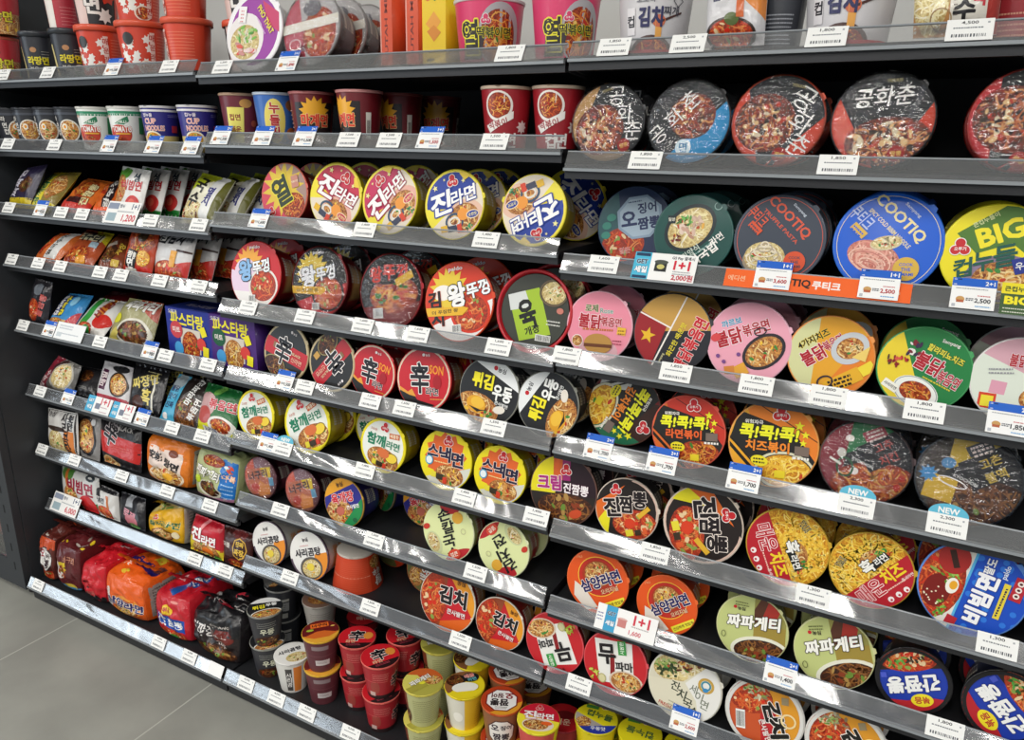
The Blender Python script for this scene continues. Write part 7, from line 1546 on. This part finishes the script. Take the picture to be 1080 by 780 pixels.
T('R8', 610, 'w', '1,800', 'between the two red white-panelled bowls'); T('R8', 721, 'b', '2,600', 'below the beige salad noodle bowl', '1+1')
for px, k, ref in ((40, 'w', 'below the octagon multipack'), (167, 'w', 'below the orange navy-striped multipack'), (199, 'w', 'below the blue panelled red multipack'), (227, 'blank', 'below the black multipack'), (259, 'w', 'right of the blank card on the base shelf'), (291, 'w', 'below the orange striped white cup'), (323, 'w', 'below the maroon cups'), (369, 'w', 'below the red cup stacks')): T('BASE', px, k, '4,500', ref)

# larger promotion strips hung on the rails
def promo(name, label, row, px0, px1, u0, u1, design, n=.0042, cat='promotion card', tilt=True):
    y0_ = rail_px_y(row, px0); X0 = atY(px0, y0_, front(row)).x; X1 = atY(px1, rail_px_y(row, px1), front(row)).x
    w = (X1 - X0) / 2; h = (u1 - u0); a = h / 2 / w
    m = MB(); m.box(-w, w, -.0004, 0, 0, h, C('f1f1ee')); p = Pr(int(px0)); p.a = a; design(p)
    p.emit(m, rectpl(-1, -a, 1, a), lambda x, y, l: ((x * w, -.0004 - l, h / 2 + y * w), (0, -1, 0)), step=.00004, base=.0001)
    o = m.build(name, M_CARD); o.location = rail_pt(row, (X0 + X1) / 2, u0, n); o.rotation_euler = (-RAIL_T, 0, 0)
    tag(o, label, cat, 'promotion cards hung on the rails'); return o
def q_gspay(p):
    a = p.a; p.rect(-1, -a, 1, a, 'f2f1ee'); p.rect(-1, -a, -.46, a, '4ab4d4'); p.rect(-.96, a * .7, -.5, a * .94, '1c3a5a'); p.text('GET', -.73, a * .3, .36, '1d2c4a', 'e8f4f8', b=.06); p.text('세일', -.73, -a * .3, .4, 'f4f6f8', '1d2c4a', b=.06); p.rect(-.96, -a * .95, -.5, -a * .75, '1c3a5a')
    p.text('GS Pay 결제시', .55, a * .72, .7, '3a3c42', b=.02); p.text('1+1', .55, a * .2, .5, 'd0243c', b=.05); p.rect(-.3, -a * .35, .08, a * .35, '2a2c2a'); p.ell(-.11, a * .35, .22, a * .16, '4a5048'); p.ell(-.11, -.0, .12, a * .18, 'c8c070'); p.text('2,000원', .62, -a * .7, .66, 'c03044', b=.03); p.lines(.6, -a * .28, .6, '9a9ca0', 2, a * .17, .03)
promo('promotion_card', 'sky blue and white 1+1 card below the dark green lid bowl', 'R3', 667, 733, -.003, .047, q_gspay)
def q_cootiq(p):
    a = p.a; p.rect(-1, -a, 1, a, 'ee6420'); p.text('COOTIQ', -.28, 0, .5, '2a1c18', h=a * .95, b=.05); p.text('쿠티크', .14, 0, .3, 'f4e8e0', h=a * .9, b=.07); p.text('에디션', -.86, 0, .2, 'f0b890', b=.02); p.text('삼양', .82, -a * .2, .14, 'f0c8a8')
promo('rail_banner', 'orange rail banner with dark capitals below the slate and blue bowls', 'R3', 764, 961, .0, .031, q_cootiq, .0026, 'banner')
def q_big(p): a = p.a; p.rect(-1, -a, 1, a, '3f5a34'); p.rect(-1, a * .3, 1, a, 'e8d82a'); p.text('큰컵누들이', -.1, a * .62, 1.5, '2a4a24', b=.04); p.text('BIG', -.2, -a * .1, 1.2, 'f0e22a', h=a * .5, b=.07); p.lines(-.1, -a * .62, 1.5, 'd8dcc8', 2, a * .22, .06)
promo('promotion_card', 'yellow and green BIG card at the right picture edge', 'R3', 1054, 1100, -.002, .046, q_big)
T('R3', 814, 'b', '3,600', 'over the orange banner below the slate grey bowl', '1+1', .002).location.y -= .003
T('R3', 926, 'b', '2,500', 'over the orange banner below the blue bowl', '1+1', .002).location.y -= .003
T('R3', 1025, 'b', '2,500', 'below the yellow capital lettered bowl', '2+1')
def q_wide(price):
    def f(p): a = p.a; p.rect(-1, -a, 1, a, 'f0efec'); p.rect(-.95, a * .3, -.3, a * .85, '8a94a8'); p.text('1+1', .7, a * .6, .4, '4a5a78', b=.04); p.text(price, .5, -a * .5, .8, 'c83a48', b=.03); p.rect(-.85, -a * .8, -.3, -a * .05, '9ab0b8'); p.lines(.2, a * .1, 1.0, 'a8acb0', 1, .1, .05); p.text('행사', -.1, a * .6, .3, '5a6070', b=.03)
    return f
promo('promotion_card', 'wide white card with red price below the white green-footed packet', 'L3', 110, 144, .0, .062, q_wide('1,200'))
promo('promotion_card', 'wide white card with red price below the pale grey tomato packet', 'L8', 54, 81, .0, .062, q_wide('6,000'))
def q_pale(p): a = p.a; p.rect(-1, -a, 1, a, 'eef0f0'); p.lines(-.3, a * .6, 1.0, 'b8c0c8', 2, a * .3, .06); p.lines(.1, -a * .3, 1.2, 'b8c0c8', 1, .2, .05); p.rect(-.85, -a * .7, -.5, -a * .2, 'c8d0d4')
promo('promotion_card', 'wide pale card beside the small blue headed one, fifth shelf', 'L5', 58, 87, .0, .052, q_pale)
def q_cyan(p): a = p.a; p.rect(-1, -a, 1, a, 'f0f0ee'); p.rect(-1, -a, -.42, a, '4aa8d0'); p.text('GET', -.7, a * .4, .4, 'e8f4f8', '1d2c4a', b=.05); p.text('세일', -.7, -a * .4, .4, 'e8f4f8', '1d2c4a', b=.05); p.text('1+1', .45, a * .5, .66, 'd05060', b=.04); p.rect(-.25, -a * .5, .15, a * .2, '7a8090'); p.lines(.5, -a * .2, .6, 'c0a0a8', 2, .24, .05)
promo('promotion_card', 'white card with sky blue edge below the white bowl packet, left of two', 'L6', 91, 116, .0, .048, q_cyan)
promo('promotion_card', 'white card with sky blue edge below the white bowl packet, right of two', 'L6', 117, 140, .0, .048, q_cyan)
def q_sam(p): a = p.a; p.rect(-1, -a, 1, a, 'f2f1ee'); p.rect(-.7, -a, -.32, a, '3a9cc8'); p.text('GET', -.51, a * .4, .28, '1d2c4a', 'dff0f6', b=.05); p.text('세일', -.51, -a * .35, .28, 'f0f4f8', '1d2c4a', b=.05); p.lines(-.86, .1, .2, '6a70a0', 3, .1); p.ell(-.12, a * .2, .17, a * .14, 'd8b0a8'); p.rect(-.26, -a * .4, .02, a * .2, 'c8807a'); p.text('1+1', .5, a * .42, .52, 'cf3348', b=.04); p.text('1,600', .35, -a * .6, .4, 'd0606c', b=.02); p.lines(.5, -a * .1, .6, 'b8b0b0', 1, .1)
promo('promotion_card', 'white and sky blue 1+1 card below the two orange bowls', 'R7', 628, 691, -.002, .048, q_sam)

# ================================================================== light
def area(name, x, y, z, sx, sy, e, rot=(0, 0, 0), col=(1, .97, .93)):
    l = bpy.data.lights.new(name, 'AREA'); l.shape = 'RECTANGLE'; l.size = sx; l.size_y = sy; l.energy = e; l.color = col
    o = bpy.data.objects.new(name, l); COL.objects.link(o); o.location = (x, y, z); o.rotation_euler = rot; return o
for x in (-4.6, -2.9, -1.55, -.2, 1.2):
    for y in (-1.75, -2.85, -3.95, -5.05):
        area('ceiling_lamp', x, y, 2.86, .2, .9, 15)
area('shop_window_daylight', -8.5, -7.2, 1.7, 5.5, 2.6, 120, (math.radians(90), 0, math.radians(-50)), (.78, .9, 1.0))
w = bpy.data.worlds.new('store_air'); SC.world = w; w.use_nodes = True
w.node_tree.nodes['Background'].inputs[0].default_value = (.85, .93, 1.0, 1); w.node_tree.nodes['Background'].inputs[1].default_value = .24

SC.view_settings.view_transform = 'Standard'; SC.view_settings.look = 'None'; SC.view_settings.gamma = 1; SC.view_settings.use_curve_mapping = False
SC.view_settings.exposure = 0.0
SC.cycles.max_bounces = 8; SC.cycles.transparent_max_bounces = 16; SC.cycles.glossy_bounces = 3; SC.cycles.diffuse_bounces = 3
SC.cycles.caustics_reflective = False; SC.cycles.caustics_refractive = False; SC.cycles.sample_clamp_indirect = 6
try: SC.cycles.use_denoising = True
except Exception: pass
